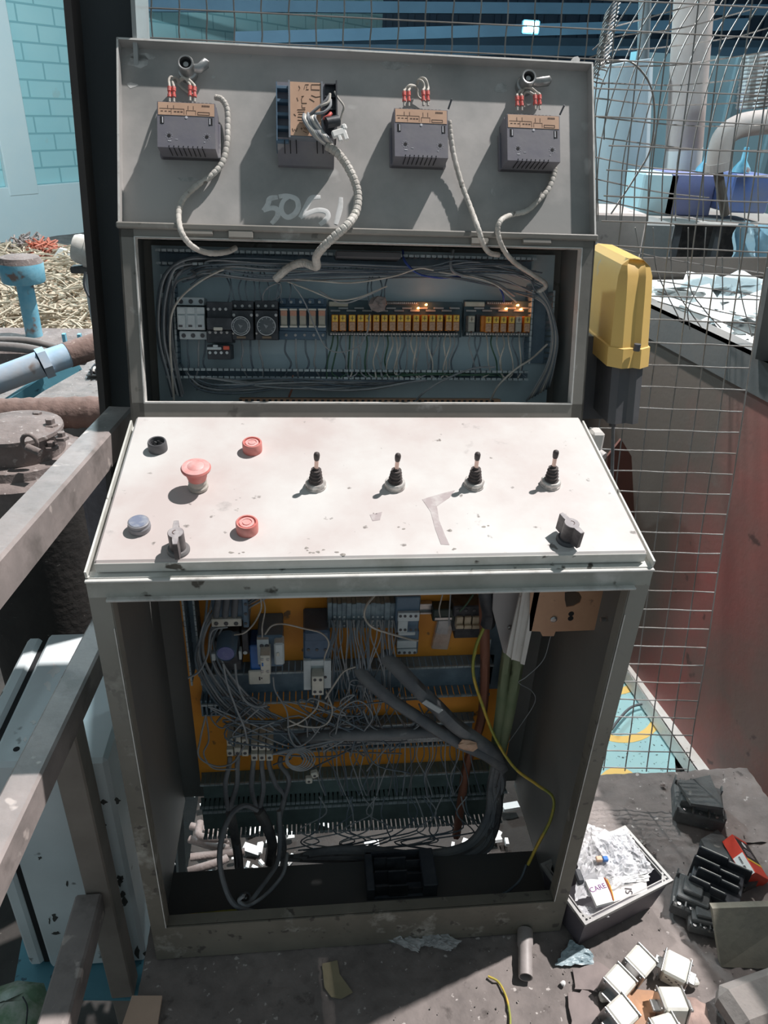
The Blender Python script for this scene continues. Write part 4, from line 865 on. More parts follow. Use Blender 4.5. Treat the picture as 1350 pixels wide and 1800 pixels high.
# ---------------------------------------------------------------- inside the pedestal
duct('grey wire duct across the middle of the orange plate', FQ, 345, 1166, 868, 1222, .036, .0125, back=True, gap=.0025)
duct('grey wire duct under the black cable bundles', FQ, 400, 1268, 832, 1309, .030, .012, back=True, gap=.0025)
duct('green-grey wire duct near the bottom of the orange plate, upper one', FQ, 348, 1358, 885, 1403, .036, .0105, m=DUCTG, back=True, gap=.0025)
duct('green-grey wire duct near the bottom of the orange plate, lower one', FQ, 348, 1402, 885, 1446, .030, .0105, m=DUCTG, back=True, gap=.003)
duct('dark wire duct standing at the left edge of the orange plate', FQ, 318, 1045, 356, 1205, .05, .012, horiz=False)
duct('dark wire duct standing at the right edge of the orange plate', FQ, 862, 1120, 886, 1235, .045, .012, horiz=False)
mb = MB(); a_ = R4(352, 1232, 395, 1256, FQ, .03); 
for k in range(6): mb.bx(a_[0] + k * .0088, a_[0] + k * .0088 + .0035, a_[2], a_[3], .0, .03, FQ)
mb.bx(a_[0], a_[0] + .058, a_[2] - .003, a_[2], .0, .03, FQ); solo('duct_remnant', mb, DUCT, 'broken-off duct fingers over orange at the left', 'cable duct')

def comp(nm, cat, lab, M=None): return thing(nm, lab, cat, M=M)
# a: big contactor top left
c1 = comp('contactor', 'contactor', 'large dark contactor with three thick leads at the upper left of the orange plate', FQ @ T(*uvat(403, 1080, FQ, .08)))
mb = MB(); blk(mb, 370, 1045, 437, 1092, FQ, .075, b=.003); blk(mb, 424, 1048, 438, 1104, FQ, .085, b=.002); part('body', mb, SLATE, c1)
mb = MB(); blk(mb, 371, 1089, 425, 1101, FQ, .082, .03); part('terminal_cover', mb, CREAM, c1)
mb = MB()
for k in range(3): scr(mb, 380 + k * 17.5, 1096, FQ, .082, .004)
for k in range(3): scr(mb, 432, 1062 + k * 17, FQ, .085, .003)
part('screw', mb, DARKB, c1)
for k in range(3):
    mb = MB(); mb.tube(wirepts([(385 + k * 15, 1010, .09), (384 + k * 15, 1050, .09), (380 + k * 16, 1078, .08), (382 + k * 16, 1088, .06)], FQ), .0058, 10); part('thick_lead', mb, CABLE, c1, smooth=60)
# b: timer with blue dial
tb = comp('timer_relay', 'timer relay', 'timer relay with a round blue dial at the left of the orange plate', FQ @ T(*uvat(398, 1147, FQ, .08)))
mb = MB(); blk(mb, 372, 1112, 425, 1178, FQ, .06, b=.002); blk(mb, 376, 1128, 420, 1166, FQ, .07, b=.002); blk(mb, 424, 1108, 438, 1150, FQ, .06); part('body', mb, BLK, tb)
u, v = uvat(397, 1147, FQ, .10); mb = MB(); mb.lathe([(.019, .06), (.0185, .10), (.017, .104), (.0165, .102), (0, .102)], FQ @ T(u, v), 30); part('dial_housing', mb, SLATE, tb, smooth=35)
mb = MB(); mb.lathe([(.0155, .102), (.015, .1035), (0, .104)], FQ @ T(u, v), 26); part('blue_dial', mb, mat('violet_blue_dial', (.10, .12, .30), (.2, .22, .4), .55, .1, 60, rough=.3), tb)
mb = MB(); blk(mb, 371, 1150, 379, 1162, FQ, .075, .06); blk(mb, 419, 1145, 425, 1160, FQ, .075, .06); scr(mb, 431, 1147, FQ, .06, .004); part('side_tag', mb, WPL, tb)
# c: cluster of white modules
c3 = comp('contactor', 'contactor', 'slate contactor with cream auxiliary block and white cover, centre left', FQ @ T(*uvat(475, 1150, FQ, .08)))
mb = MB(); blk(mb, 452, 1118, 498, 1172, FQ, .07, b=.002); part('body', mb, SLATE, c3)
mb = MB(); blk(mb, 451, 1125, 474, 1168, FQ, .078, .06); part('terminal_cover', mb, WPL, c3)
mb = MB(); scr(mb, 460, 1135, FQ, .078, .004); scr(mb, 469, 1135, FQ, .078, .004); part('screw', mb, DARKB, c3)
ax = comp('auxiliary_block', 'contact block', 'cream two-by-two auxiliary contact block in the centre left', FQ @ T(*uvat(467, 1168, FQ, .1)))
mb = MB(); blk(mb, 457, 1153, 476, 1186, FQ, .105, .07, b=.001); part('body', mb, CREAM, ax)
mb = MB(); [scr(mb, x, y, FQ, .105, .003) for x in (461, 471) for y in (1159, 1180)]; part('screw', mb, STEEL, ax)
mb = MB(); blk(mb, 460, 1166, 463, 1172, FQ, .107, .105); part('blue_slide', mb, BLUEP, ax)
ab = comp('white_cover_module', 'contact block', 'white covered module right of the cream auxiliary block', FQ @ T(*uvat(490, 1150, FQ, .08)))
mb = MB(); blk(mb, 481, 1132, 500, 1170, FQ, .088, .06, b=.003); part('body', mb, WPL, ab); mb = MB(); blk(mb, 486, 1148, 491, 1154, FQ, .09, .088); part('raised_square', mb, CREAM, ab)
bb = comp('blue_relay_box', 'relay', 'bright blue box with a cream label plate, centre left', FQ @ T(*uvat(440, 1170, FQ, .05)))
mb = MB(); blk(mb, 438, 1135, 470, 1200, FQ, .05, b=.002); part('body', mb, BLUEP, bb); mb = MB(); blk(mb, 436, 1180, 475, 1203, FQ, .056, .05, b=.002); part('label_plate', mb, CREAM, bb)
mb = MB(); blk(mb, 455, 1190, 458, 1196, FQ, .0565, .056); blk(mb, 459, 1191, 461, 1194, FQ, .0565, .056); part('small_print', mb, DINK, bb)
# d
c4 = comp('contactor', 'contactor', 'motor starter with blue-grey top and white front under the desk centre', FQ @ T(*uvat(557, 1165, FQ, .08)))
mb = MB(); blk(mb, 533, 1111, 580, 1163, FQ, .075, b=.003); blk(mb, 533, 1111, 580, 1128, FQ, .085, .07, b=.004); part('body', mb, mat('blue_grey_starter', (.07, .13, .21), (.05, .09, .15), .5, .15, 20, rough=.4), c4)
mb = MB(); blk(mb, 533, 1162, 547, 1213, FQ, .082, b=.001); blk(mb, 569, 1162, 582, 1210, FQ, .082, b=.001); blk(mb, 533, 1162, 582, 1170, FQ, .08); blk(mb, 546, 1170, 570, 1205, FQ, .07); part('front_cover', mb, WPL, c4)
mb = MB(); blk(mb, 548, 1190, 569, 1222, FQ, .095, .07, b=.001); part('auxiliary_block', mb, CREAM, c4)
mb = MB(); [scr(mb, x, 1142, FQ, .075, .003) for x in (542, 557, 572)]; [scr(mb, x, y, FQ, .095, .003) for x in (553.5, 563.5) for y in (1195, 1216)]; scr(mb, 572, 1190, FQ, .082, .003); part('screw', mb, DARKB, c4)
# e
te = comp('terminal_block', 'terminal block', 'row of blue-grey terminals at the top centre crowded with wires', FQ @ T(*uvat(635, 1085, FQ, .04)))
mb = MB(); 
for k in range(14): blk(mb, 576 + k * 8.4, 1060 + (k % 3), 583.5 + k * 8.4, 1104, FQ, .045 + .004 * (k % 4 == 0), b=.0008)
part('terminal', mb, mat('blue_grey_terminal', (.22, .30, .34), (.15, .21, .25), .5, .1, 60, rough=.5), te)
mb = MB()
for k in range(14):
    for y in (1084, 1091, 1099): scr(mb, 580 + k * 8.4, y, FQ, .0455, .0022)
part('screw', mb, WPL, te)
# f
cf = comp('contactor', 'contactor', 'tall white-faced contactor with overload below, right of the top terminal row', FQ @ T(*uvat(717, 1100, FQ, .08)))
mb = MB(); blk(mb, 697, 1050, 735, 1112, FQ, .055, b=.002); blk(mb, 700, 1110, 734, 1150, FQ, .05, b=.002); part('body', mb, SLATE, cf)
mb = MB(); blk(mb, 700, 1078, 737, 1092, FQ, .062, .05); blk(mb, 700, 1092, 716, 1112, FQ, .062, .05); blk(mb, 700, 1112, 730, 1117, FQ, .056, .04); blk(mb, 698, 1127, 732, 1139, FQ, .056, .04); blk(mb, 698, 1142, 732, 1150, FQ, .056, .04); part('front_cover', mb, WPL, cf)
mb = MB(); [scr(mb, x, y, FQ, .062, .0028) for x in (704, 712, 722, 731) for y in (1083, 1107)]; [scr(mb, x, 1147, FQ, .056, .0028) for x in (702, 711, 720, 729)]; part('screw', mb, DARKB, cf)
# rail piece, g clear relay, h fuses
mb = MB(); blk(mb, 738, 1062, 760, 1080, FQ, .008); blk(mb, 738, 1062, 760, 1065, FQ, .014); blk(mb, 738, 1077, 760, 1080, FQ, .014); solo('mounting_rail', mb, STEEL, 'short end of a steel mounting rail at the top right of the orange plate', 'rail')
rs_ = comp('relay_socket', 'relay', 'dark relay base above the clear relay', FQ @ T(*uvat(780, 1085, FQ, .04)))
mb = MB(); blk(mb, 762, 1072, 800, 1092, FQ, .03, b=.002); part('body', mb, mat('dark_green_plastic', (.03, .05, .045), rough=.5), rs_); mb = MB(); blk(mb, 764, 1086, 795, 1090, FQ, .032, .03); part('metal_bar', mb, STEEL, rs_)
cg = comp('clear_relay', 'relay', 'clear-cased relay hanging askew left of the three fuses', FQ @ T(*uvat(785, 1135, FQ, .05)) @ RZ(-6))
Mc = WM[cg.name]; mb = MB(); mb.bx(-.017, .017, -.042, .042, -.03, .012, Mc, b=.002); part('clear_cover', mb, PLAS, cg)
mb = MB(); mb.bx(-.013, .013, -.012, .034, -.028, .002, Mc, b=.002)
for q in (-.008, 0, .008): mb.cyl((q, -.034, -.01), (q, .03, -.004), .0025, n=8, M=Mc)
part('inner_coil', mb, STEEL, cg)
fh = comp('fuse_holder', 'fuse holder', 'black holder with three cream fuses at the upper right of the orange plate', FQ @ T(*uvat(822, 1095, FQ, .04)))
mb = MB(); blk(mb, 798, 1066, 845, 1084, FQ, .04, b=.002); blk(mb, 798, 1083, 845, 1108, FQ, .03); blk(mb, 800, 1108, 842, 1121, FQ, .022); part('body', mb, BLK, fh)
mb = MB(); [scr(mb, 805 + k * 14.3, 1073, FQ, .04, .0035) for k in range(3)]; part('screw', mb, DARKB, fh)
for k in range(3):
    x = 803.5 + k * 14.2; mb = MB(); blk(mb, x, 1085, x + 9, 1106, FQ, .045, .03, b=.001); blk(mb, x - .5, 1100, x + 11, 1106, FQ, .050, .03, b=.001); part('fuse', mb, mat('pale_tan_fuse', (.62, .52, .38), (.5, .4, .28), .5, .1, 50, rough=.5) if k == 0 else bpy.data.materials['pale_tan_fuse'], fh)
# j terminals lower left: two groups
for (x0, n_, y0, lb) in ((398, 3, 1300, 'three-way cream power terminal, left of the pair on the lower duct'), (441, 3, 1308, 'three-way cream power terminal, right of the pair on the lower duct')):
    tj = comp('power_terminal', 'terminal block', lb, FQ @ T(*uvat(x0 + 20, y0 + 12, FQ, .06)))
    for rr_ in (0, 1):
        mb = MB()
        for k in range(n_): blk(mb, x0 + k * 13.4, y0 + rr_ * 18.5 - (3 if k == 1 and x0 < 420 else 0), x0 + 12 + k * 13.4, y0 + 11 + rr_ * 18.5 - (3 if k == 1 and x0 < 420 else 0), FQ, .07, .02, b=.001)
        part('terminal_row', mb, CREAM, tj)
    mb = MB(); [scr(mb, x0 + 6 + k * 13.4, y0 + 5.5 + r_ * 18.5, FQ, .07, .0035) for k in range(n_) for r_ in (0, 1)]; part('screw', mb, DARKB, tj)
# k thin terminal strip
mb = MB(); mb.mi = 0
for k in range(34):
    x = 545 + k * 8.2; y = 1312 - k * .42; mb.mi = 0; blk(mb, x, y - 4, x + 7.4, y + 3, FQ, .055, .02, b=.0006); mb.mi = 1; scr(mb, x + 3.7, y, FQ, .055, .0020)
solo('terminal_strip', mb, [mat('dusty_white_strip', (.42, .43, .44), (.28, .29, .30), .5, .1, 60, rough=.6), STEEL], 'long strip of small pale terminals above the orange band', 'terminal strip')
mb = MB()
for k in range(3): blk(mb, 378 + k * 14 + (40 if k > 2 else 0), 1213, 386 + k * 14 + (40 if k > 2 else 0), 1220, FQ, .06, .05)
solo('duct_label', mb, WPL, 'row of small pale marker tabs on the middle duct', 'marker strip')
for (x, y, a0, lb) in ((543, 1370, 0, 'small cream terminal hanging low in the centre'), (553, 1360, 20, 'small cream terminal hanging low, tilted above its neighbour')):
    t_ = comp('hanging_terminal', 'terminal block', lb, FQ @ T(*uvat(x, y, FQ, .09), .09) @ RZ(a0)); Mt = WM[t_.name]
    mb = MB(); mb.box((0, 0, 0), (.014, .015, .012), Mt, b=.002); part('body', mb, CREAM, t_); mb = MB(); mb.lathe([(.003, .006), (.003, .0065), (0, .0065)], Mt, 10); part('screw', mb, DARKB, t_)

# cables of the pedestal
rnd = random.Random(33)
def W2(nm, lab, cat, pts, r, m, group=None, F=FQ, n=6): return wire(lab, pts, F, r, m, group, cat, nm, n)
W2('cable_bundle', 'thick black taped cable bundle slanting down right across the plate, upper one', 'cable', [(672, 1150, .06), (700, 1176, .09), (735, 1212, .11), (765, 1240, .12), (800, 1275, .13), (840, 1303, .13), (868, 1325, .12), (882, 1350, .10)], .0145, CABLE)
W2('cable_bundle', 'black taped cable bundle slanting down right across the plate, lower one', 'cable', [(625, 1170, .06), (650, 1200, .09), (690, 1232, .10), (730, 1258, .11), (775, 1288, .12), (815, 1310, .13), (855, 1328, .13), (880, 1345, .11)], .0125, CABLE)
W2('cable_bundle', 'grey cable bundle running level above the pale terminal strip', 'cable', [(520, 1300, .06), (580, 1293, .08), (640, 1292, .09), (700, 1290, .09), (760, 1286, .09), (800, 1284, .10)], .0115, CABLE)
W2('corrugated_conduit', 'brown conduit standing at the right of the orange plate', 'conduit', [(850, 1040, .08), (852, 1120, .08), (852, 1200, .07), (845, 1270, .06), (822, 1340, .05), (812, 1400, .05), (802, 1470, .04)], .0095, BROWNC)
W2('cable', 'olive green cable running down at the right, left one of two', 'cable', [(893, 1140, .10), (886, 1190, .10), (880, 1250, .10), (872, 1310, .09), (868, 1360, .09)], .0105, CABLEG)
W2('cable', 'olive green cable running down at the right, right one of two', 'cable', [(912, 1150, .10), (905, 1195, .10), (893, 1260, .10), (880, 1320, .09), (870, 1380, .08)], .0120, CABLEG)
W2('cable', 'black taped cable end hanging under the desk at the upper right', 'cable', [(852, 1036, .13), (856, 1060, .13), (860, 1080, .12), (857, 1100, .12)], .013, BLK)
W2('yellow_green_wire', 'long yellow-green earth wire looping down the right side and along the sill', 'wire', [(853, 1098, .12), (836, 1140, .12), (832, 1185, .12), (848, 1240, .13), (872, 1300, .14), (905, 1350, .15), (945, 1380, .17), (972, 1402, .19), (968, 1440, .20), (945, 1485, .21), (928, 1520, .22)], .0032, YG, n=8)
W2('yellow_green_wire', 'end of a yellow wire lying along the front sill', 'wire', [(690, 1592, .27), (640, 1592, .27), (720, 1588, .27), (740, 1586, .27)], .002, YG)
mb = MB(); mb.tube(spline([atz(x, y, .02) for x, y in ((300, 1612), (360, 1606), (430, 1600), (520, 1606), (600, 1600), (660, 1594), (715, 1588), (770, 1583))], 6), .0028, 8); solo('yellow_green_wire', mb, YG, 'dirty yellow-green wire lying on the cabinet floor behind the sill', 'wire', smooth=60)
for k in range(7):
    j = k * 7
    W2('cable', 'black cable in the bunch bending down and left at the bottom right', 'cable', [(872 + (k % 3) * 6, 1335, .10 + .01 * (k % 2)), (862 + (k % 4) * 7, 1380, .10), (858 + (k % 3) * 9, 1430, .11), (832 + k * 5, 1475 + k * 2, .12), (790 + k * 2, 1494 + k * 4, .12), (720, 1500 + k * 3.4, .11), (650, 1492 + k * 4, .10), (570, 1494 + k * 3, .09), (520 - k * 5, 1508, .07)], .0075, [CABLE, CABLEG, BLKD][k % 3 if k % 3 != 1 else 0], 'black cables bunched at the bottom right')
# cables from the power terminals, lower left
for k, (x0, pts) in enumerate(((404, [(396, 1380), (402, 1430), (412, 1470)]), (418, [(416, 1380), (406, 1420), (412, 1465)]), (446, [(442, 1385), (452, 1420), (468, 1450)]), (461, [(463, 1385), (458, 1425), (474, 1460)]), (474, [(485, 1380), (500, 1400), (492, 1440)]), (494, [(508, 1370), (498, 1410), (490, 1450)]))):
    W2('cable', 'dark cable dropping from the cream power terminals', 'cable', [(x0, 1330, .06), (x0 - 1, 1345, .07)] + [(x, y, .09) for x, y in pts] + [(pts[-1][0] + 8, pts[-1][1] + 45, .08), (pts[-1][0] + 4, 1530, .05)], .0052, CABLE, 'cables below the power terminals')
W2('cable', 'thick taped cable leaning down left of the bottom centre', 'cable', [(455, 1425, .10), (468, 1450, .10), (478, 1480, .10), (474, 1515, .08)], .012, BLKD)
W2('cable', 'thick taped cable end standing by the bottom opening at the left', 'cable', [(405, 1430, .10), (412, 1465, .09), (418, 1500, .07), (420, 1525, .06)], .011, BLKD)
W2('cable', 'black cable forming the big loop at the bottom left', 'cable', [(452, 1424, .12), (430, 1416, .13), (408, 1430, .15), (392, 1465, .18), (386, 1510, .21), (394, 1555, .24), (412, 1590, .265), (445, 1603, .27), (480, 1611, .272)], .0055, CABLE, n=8)
W2('cable', 'black cable crossing inside the loop at the bottom left', 'cable', [(490, 1425, .10), (492, 1470, .12), (488, 1515, .16), (470, 1545, .2), (450, 1572, .235), (436, 1592, .25)], .0048, CABLE)
W2('cable', 'thin cable ending in a curl by the eyelet at the bottom left', 'cable', [(505, 1500, .13), (498, 1535, .18), (475, 1565, .22), (450, 1585, .25), (432, 1592, .262), (420, 1583, .262), (428, 1575, .262)], .0038, WIREG)
ey = comp('ring_terminal', 'ring terminal', 'steel ring terminal with a bolt on the cabinet floor', T(*atz(431, 1580, .02)))
mb = MB(); c_ = atz(431, 1580, .02); mb.tube([c_ + Vector((.011 * math.cos(k * .42), .011 * math.sin(k * .42), .003)) for k in range(16)], .003, 8); part('ring', mb, CABLE, ey, smooth=60)
mb = MB(); mb.lathe([(.005, 0), (.005, .006), (.003, .008), (.003, .016), (0, .017)], T(*c_), 10); part('bolt', mb, STEEL, ey)
for k in range(34):
    x = 560 + k * 8; b_ = x + rnd.uniform(-20, 22)
    W2('wire', 'thin dark wire fanning from the pale terminal strip down to the green duct', 'wire', [(x, 1314 - k * .4, .05), (x + rnd.uniform(-4, 4), 1332, .062), (b_, 1365, .06), (b_ + rnd.uniform(-15, 15), 1398, .065)], .0014, [WIRED, WIREG, CABLE][k % 3], 'thin wires below the pale terminal strip', n=5)
for k in range(40):
    x = 578 + rnd.uniform(0, 118); s_ = rnd.uniform(-25, 25)
    W2('wire', 'thin dark wire hanging in the curtain below the blue-grey terminals', 'wire', [(x, 1090, .055), (x + rnd.uniform(-6, 6), 1120, .07), (x + s_ * .5 + rnd.uniform(-6, 6), 1165, .075), (x + s_, 1205, .07), (x + s_ + rnd.uniform(-14, 14), 1245, .06), (x + s_ + rnd.uniform(-30, 30), 1285, .055)], .0014, [WIRED, WIRED, WIREG, CABLE][k % 4], 'wires hanging below the blue-grey terminals', n=5)
for k in range(26):
    a0 = rnd.uniform(400, 640); y0 = rnd.uniform(1215, 1300)
    W2('wire', 'thin wire in the grey tangle over the lower ducts', 'wire', [(a0, y0, .07), (a0 + rnd.uniform(-50, 50), y0 + rnd.uniform(-20, 45), .085), (a0 + rnd.uniform(-80, 90), y0 + rnd.uniform(-10, 50), .09), (a0 + rnd.uniform(-40, 140), y0 + rnd.uniform(-20, 60), .085), (a0 + rnd.uniform(0, 120), y0 + rnd.uniform(10, 80), .07)], .0017, [WIRED, WIREG, CABLE, WIRED][k % 4], 'wires tangled over the lower ducts', n=6)
for k in range(20):
    a0 = rnd.uniform(560, 830); 
    W2('wire', 'thin wire trailing below the green ducts at the bottom', 'wire', [(a0, 1400, .06), (a0 + rnd.uniform(-20, 20), 1430, .075), (a0 + rnd.uniform(-50, 40), 1460, .08), (a0 + rnd.uniform(-90, 30), 1480, .075), (a0 + rnd.uniform(-140, 20), 1495, .06)], .0016, [WIRED, WIREG][k % 2], 'wires trailing below the green ducts', n=5)
for k in range(12):
    a0 = 365 + k * 10
    W2('wire', 'dark wire bunched at the left of the orange plate', 'wire', [(a0, 1046, .07), (355 + k * 3 + rnd.uniform(-8, 8), 1100, .06), (345 + k * 4 + rnd.uniform(-5, 5), 1160, .07), (372 + k * 6, 1225, .075), (410 + k * 7, 1262, .07)], .0022, [WIRED, CABLE, WIREG][k % 3], 'wires down the left of the orange plate', n=5)
for i, (lab, pts, m, r) in enumerate((
    ('off-white wire arching from the desk down to the starter', [(466, 1115, .10), (478, 1100, .11), (500, 1097, .11), (535, 1105, .11), (565, 1113, .11), (578, 1130, .11), (572, 1150, .10), (570, 1160, .09)], WIREW, .0016),
    ('off-white wire curving down from the desk edge to the timer', [(458, 1048, .10), (459, 1070, .1), (447, 1095, .1), (430, 1112, .1), (412, 1116, .09)], WIREW, .0016),
    ('pale wire dropping beside the cluster of white modules', [(460, 1045, .09), (466, 1070, .09), (461, 1100, .09), (461, 1120, .085)], WIREW, .0014),
    ('pale wire hooking from the desk to the tall contactor', [(660, 1045, .10), (644, 1065, .11), (641, 1085, .11), (655, 1103, .11), (690, 1115, .09), (722, 1124, .075), (735, 1126, .07)], WIREW, .0020),
    ('pale wire below the starter curving left', [(561, 1222, .08), (556, 1245, .09), (530, 1268, .10), (505, 1278, .10)], WIREW, .0018),
    ('pale wire looping right below the starter', [(573, 1215, .08), (584, 1245, .09), (578, 1268, .1), (560, 1278, .1), (530, 1276, .1), (508, 1266, .1)], WIREW, .0017),
    ('wire falling from the auxiliary block and turning up right', [(480, 1190, .1), (484, 1215, .1), (504, 1250, .1), (508, 1290, .1), (522, 1312, .1), (545, 1300, .1), (565, 1275, .1)], WIREG, .0017),
    ('wire rising right from the starter in an arc', [(572, 1228, .09), (590, 1200, .1), (605, 1180, .1), (625, 1172, .1)], WIREW, .0017),
    ('small loop of wire in front of the middle duct', [(590, 1290, .09), (600, 1250, .1), (625, 1232, .1), (645, 1240, .1), (655, 1262, .1), (640, 1285, .09)], WIREG, .0016),
    ('pale wire looping over the left lower orange area', [(362, 1256, .05), (352, 1300, .06), (350, 1330, .07), (380, 1347, .08), (410, 1340, .09), (430, 1310, .1)], WIREG, .0020),
    ('second pale wire crossing the left lower orange area', [(362, 1256, .05), (367, 1300, .06), (358, 1325, .07), (375, 1350, .08), (415, 1352, .09)], WIREG, .0018),
    ('wire running from the timer down through the tangle', [(392, 1166, .09), (400, 1205, .1), (415, 1245, .1), (430, 1280, .1), (434, 1305, .09)], WIREG, .0020),
    ('wire arcing right below the timer', [(413, 1166, .09), (417, 1200, .1), (430, 1230, .1), (450, 1242, .1), (470, 1240, .1)], WIREG, .0022),
    ('pair of pale wires crossing at the left wall', [(330, 1192, .13), (350, 1180, .12), (365, 1150, .11), (372, 1110, .1), (400, 1102, .1)], WIREG, .0020),
    ('thin pale wire hanging at the right wall of the pedestal', [(968, 1118, .12), (955, 1160, .12), (925, 1190, .12), (912, 1200, .11), (935, 1215, .11), (940, 1235, .11), (915, 1275, .10), (890, 1310, .09)], WIREG, .0009),
    ('wire above the clear relay', [(778, 1045, .06), (772, 1070, .06), (774, 1085, .05)], WIREW, .0013),
    ('wire running down to the clear relay', [(792, 1045, .06), (790, 1075, .06), (789, 1100, .055)], WIREG, .0013),
    ('green wire running into the three fuses', [(832, 1045, .05), (820, 1062, .05), (808, 1075, .045)], WIREN, .0018),
    ('level wires hooked over the middle duct', [(650, 1205, .07), (625, 1195, .075), (615, 1202, .075), (635, 1207, .07)], WIREG, .0014))):
    W2('wire', lab, 'wire', pts, r, m)
mb = MB(); u = wpt(760, 1242, FQ, .135); F_ = frame(u, (1, -.9, -.8), (0, -.2, 1))
mb.box((0, 0, 0), (.038, .018, .002), F_ @ RY(20)); solo('tape_flag', mb, WPL, 'grey paper tape flag on the upper black bundle', 'tape')
mb = MB(); mb.rock((0, 0, 0), (.040, .028, .012), frame(wpt(822, 1310, FQ, .148), (1, 0, -.3), (0, 0, 1)), seed=8); solo('tape_flag', mb, COPL, 'crumpled beige tape around the lower black bundle', 'tape')
for k in range(5):
    W2('wire', 'coiled dark wire in the ring-shaped tangle at the centre bottom', 'wire', [(520 + (14 + k * 3) * math.cos(a_ * .7) + k * 2, 1335 + (12 + k * 2) * math.sin(a_ * .7), .09) for a_ in range(11)], .0016, WIREG, 'coiled wires at the centre bottom', n=4)
# black moulded tray on the cabinet floor
sb = comp('moulded_tray', 'component tray', 'black moulded component tray with stepped slots on the cabinet floor', T(*atz(705, 1565, .013)))
pA = atz(645, 1583, .013); pB = atz(768, 1575, .013); dx_ = (pB - pA); Lx = dx_.length; Ft = frame(pA, dx_, Vector((0, 1, 0)))
mb = MB()
mb.bx(0, .016, 0, .088, 0, .035, Ft, b=.002); mb.bx(Lx - .03, Lx, 0, .088, 0, .038, Ft, b=.002); mb.bx(0, Lx, .083, .088, 0, .035, Ft); mb.bx(0, Lx, 0, .088, 0, .004, Ft)
part('body', mb, mat('blue_black_plastic', (.045, .055, .07), (.07, .08, .095), .5, .15, 30, rough=.5), sb)
for k, (y0, h_) in enumerate(((.006, .034), (.032, .044), (.058, .05))):
    mb = MB(); mb.bx(.018, .045, y0, y0 + .004, .004, h_, Ft); mb.bx(.045, .085, y0 - .004, y0, .004, h_ + .006, Ft, b=.001); mb.bx(.085, Lx - .03, y0, y0 + .003, .004, h_ - .012, Ft); part('partition', mb, BLK, sb)
W2('cable', 'thin cable coil hanging at the lower right corner of the pedestal', 'cable', [(925, 1520, .20), (915, 1545, .22), (895, 1565, .24), (870, 1578, .25)], .0025, WIRED)

# ---------------------------------------------------------------- wire mesh fence behind the console
def sheet_frame(): return frame((.75, .57, 1.03), (math.cos(math.radians(5)), -math.sin(math.radians(5)), 0), (0, math.sin(math.radians(15)), math.cos(math.radians(15))))
FF = sheet_frame()
ur = uvat(1322, 602, FF)[0]; vs_ = []
v = .682
while v > .36: vs_.append(v); v -= .0494
v = .341
while v > .03: vs_.append(v); v -= .0463
v = .017
while v > -.98: vs_.append(v); v -= .0451
cl_top = uvat(600, 60, FF)[1] - .16; vb = vs_[-1]
ucon = uvat(1056, 300, FF)[0]
mb = MB(); rnd = random.Random(4)
k = -24; uu = -.078 - 24 * .0508
while uu < ur + .16:
    lo = vb - .01 if uu > ucon + .02 else cl_top
    if uu > ur + .01: lo = uvat(1345, 420, FF)[1]
    if uu < ucon + .12 and uu > ucon + .02: lo = vb + .28 - (uu - ucon) * 1.5
    n_ = 14; mb.tube([(uu + .0012 * math.sin(q * 1.7 + k), lo + (.70 - lo) * q / n_, .0008 * math.sin(q * 2 + k)) for q in range(n_ + 1)], .0015, 6, FF)
    uu += .0508; k += 1
for i, v in enumerate(vs_):
    u0 = (-1.3 if v > cl_top else ucon + .01); u1 = ur + (.16 if v > .18 else 0)
    if v < -.1: u0 = max(u0, ucon + .03 + 0)
    n_ = 12; mb.tube([(u0 + (u1 - u0) * q / n_, v + .0006 * math.sin(q * 1.3 + i * 2), .0028 + .0006 * math.sin(q + i)) for q in range(n_ + 1)], .0015, 6, FF)
solo('mesh_fence', mb, STEELM, 'welded wire mesh panel standing behind the console', 'wire fence')
F2 = frame((0, 1.0, 0), (1, 0, 0), (0, 0, 1))
def z6(x, y): return 1000 + x / 3.857, y / 3.857
def z7(x, y): return 1000 + x / 3.857, 400 + y / 3.857
mb = MB()
BL = [[(270, 190), (500, 130), (750, 60), (1000, 0)], [(160, 340), (300, 250), (760, 190), (1250, 60)], [(140, 390), (300, 340), (600, 325), (1100, 255), (1350, 190)], [(180, 460), (430, 450), (730, 440), (1000, 405), (1350, 350)], [(180, 560), (700, 578), (1050, 550), (1350, 518)], [(180, 665), (600, 710), (1000, 705), (1350, 680)], [(200, 795), (760, 850), (1170, 855), (1350, 845)], [(190, 930), (650, 990), (1000, 1020), (1350, 1020)], [(180, 1065), (500, 1130), (820, 1160), (1100, 1195), (1350, 1190)], [(165, 1210), (600, 1300), (950, 1340)], [(160, 1345), (700, 1460), (1000, 1500), (1350, 1520)]]
for l in BL: mb.tube(wirepts([(*z6(x, y), .02 * math.sin(x * .01)) for x, y in l], F2, 5), .0016, 5)
BL7 = [[(190, 105), (600, 200), (900, 250), (1200, 290), (1340, 310)], [(600, 360), (1000, 420), (1310, 470)], [(600, 500), (960, 610), (1270, 740)], [(600, 430), (900, 540), (1250, 615)]]
for l in BL7: mb.tube(wirepts([(*z7(x, y), 0) for x, y in l], F2, 5), .0016, 5)
for k in range(15):
    x0 = 430 + k * 88; l = [(x0, 0), (x0 - 190, 330), (x0 - 330 + k * 2, 700), (x0 - 430 + k * 4, 1100), (x0 - 460 + k * 6, 1500)]
    mb.tube(wirepts([(*z6(max(x, 175 + (k % 3) * 12), y), .01) for x, y in l], F2, 5), .0016, 5)
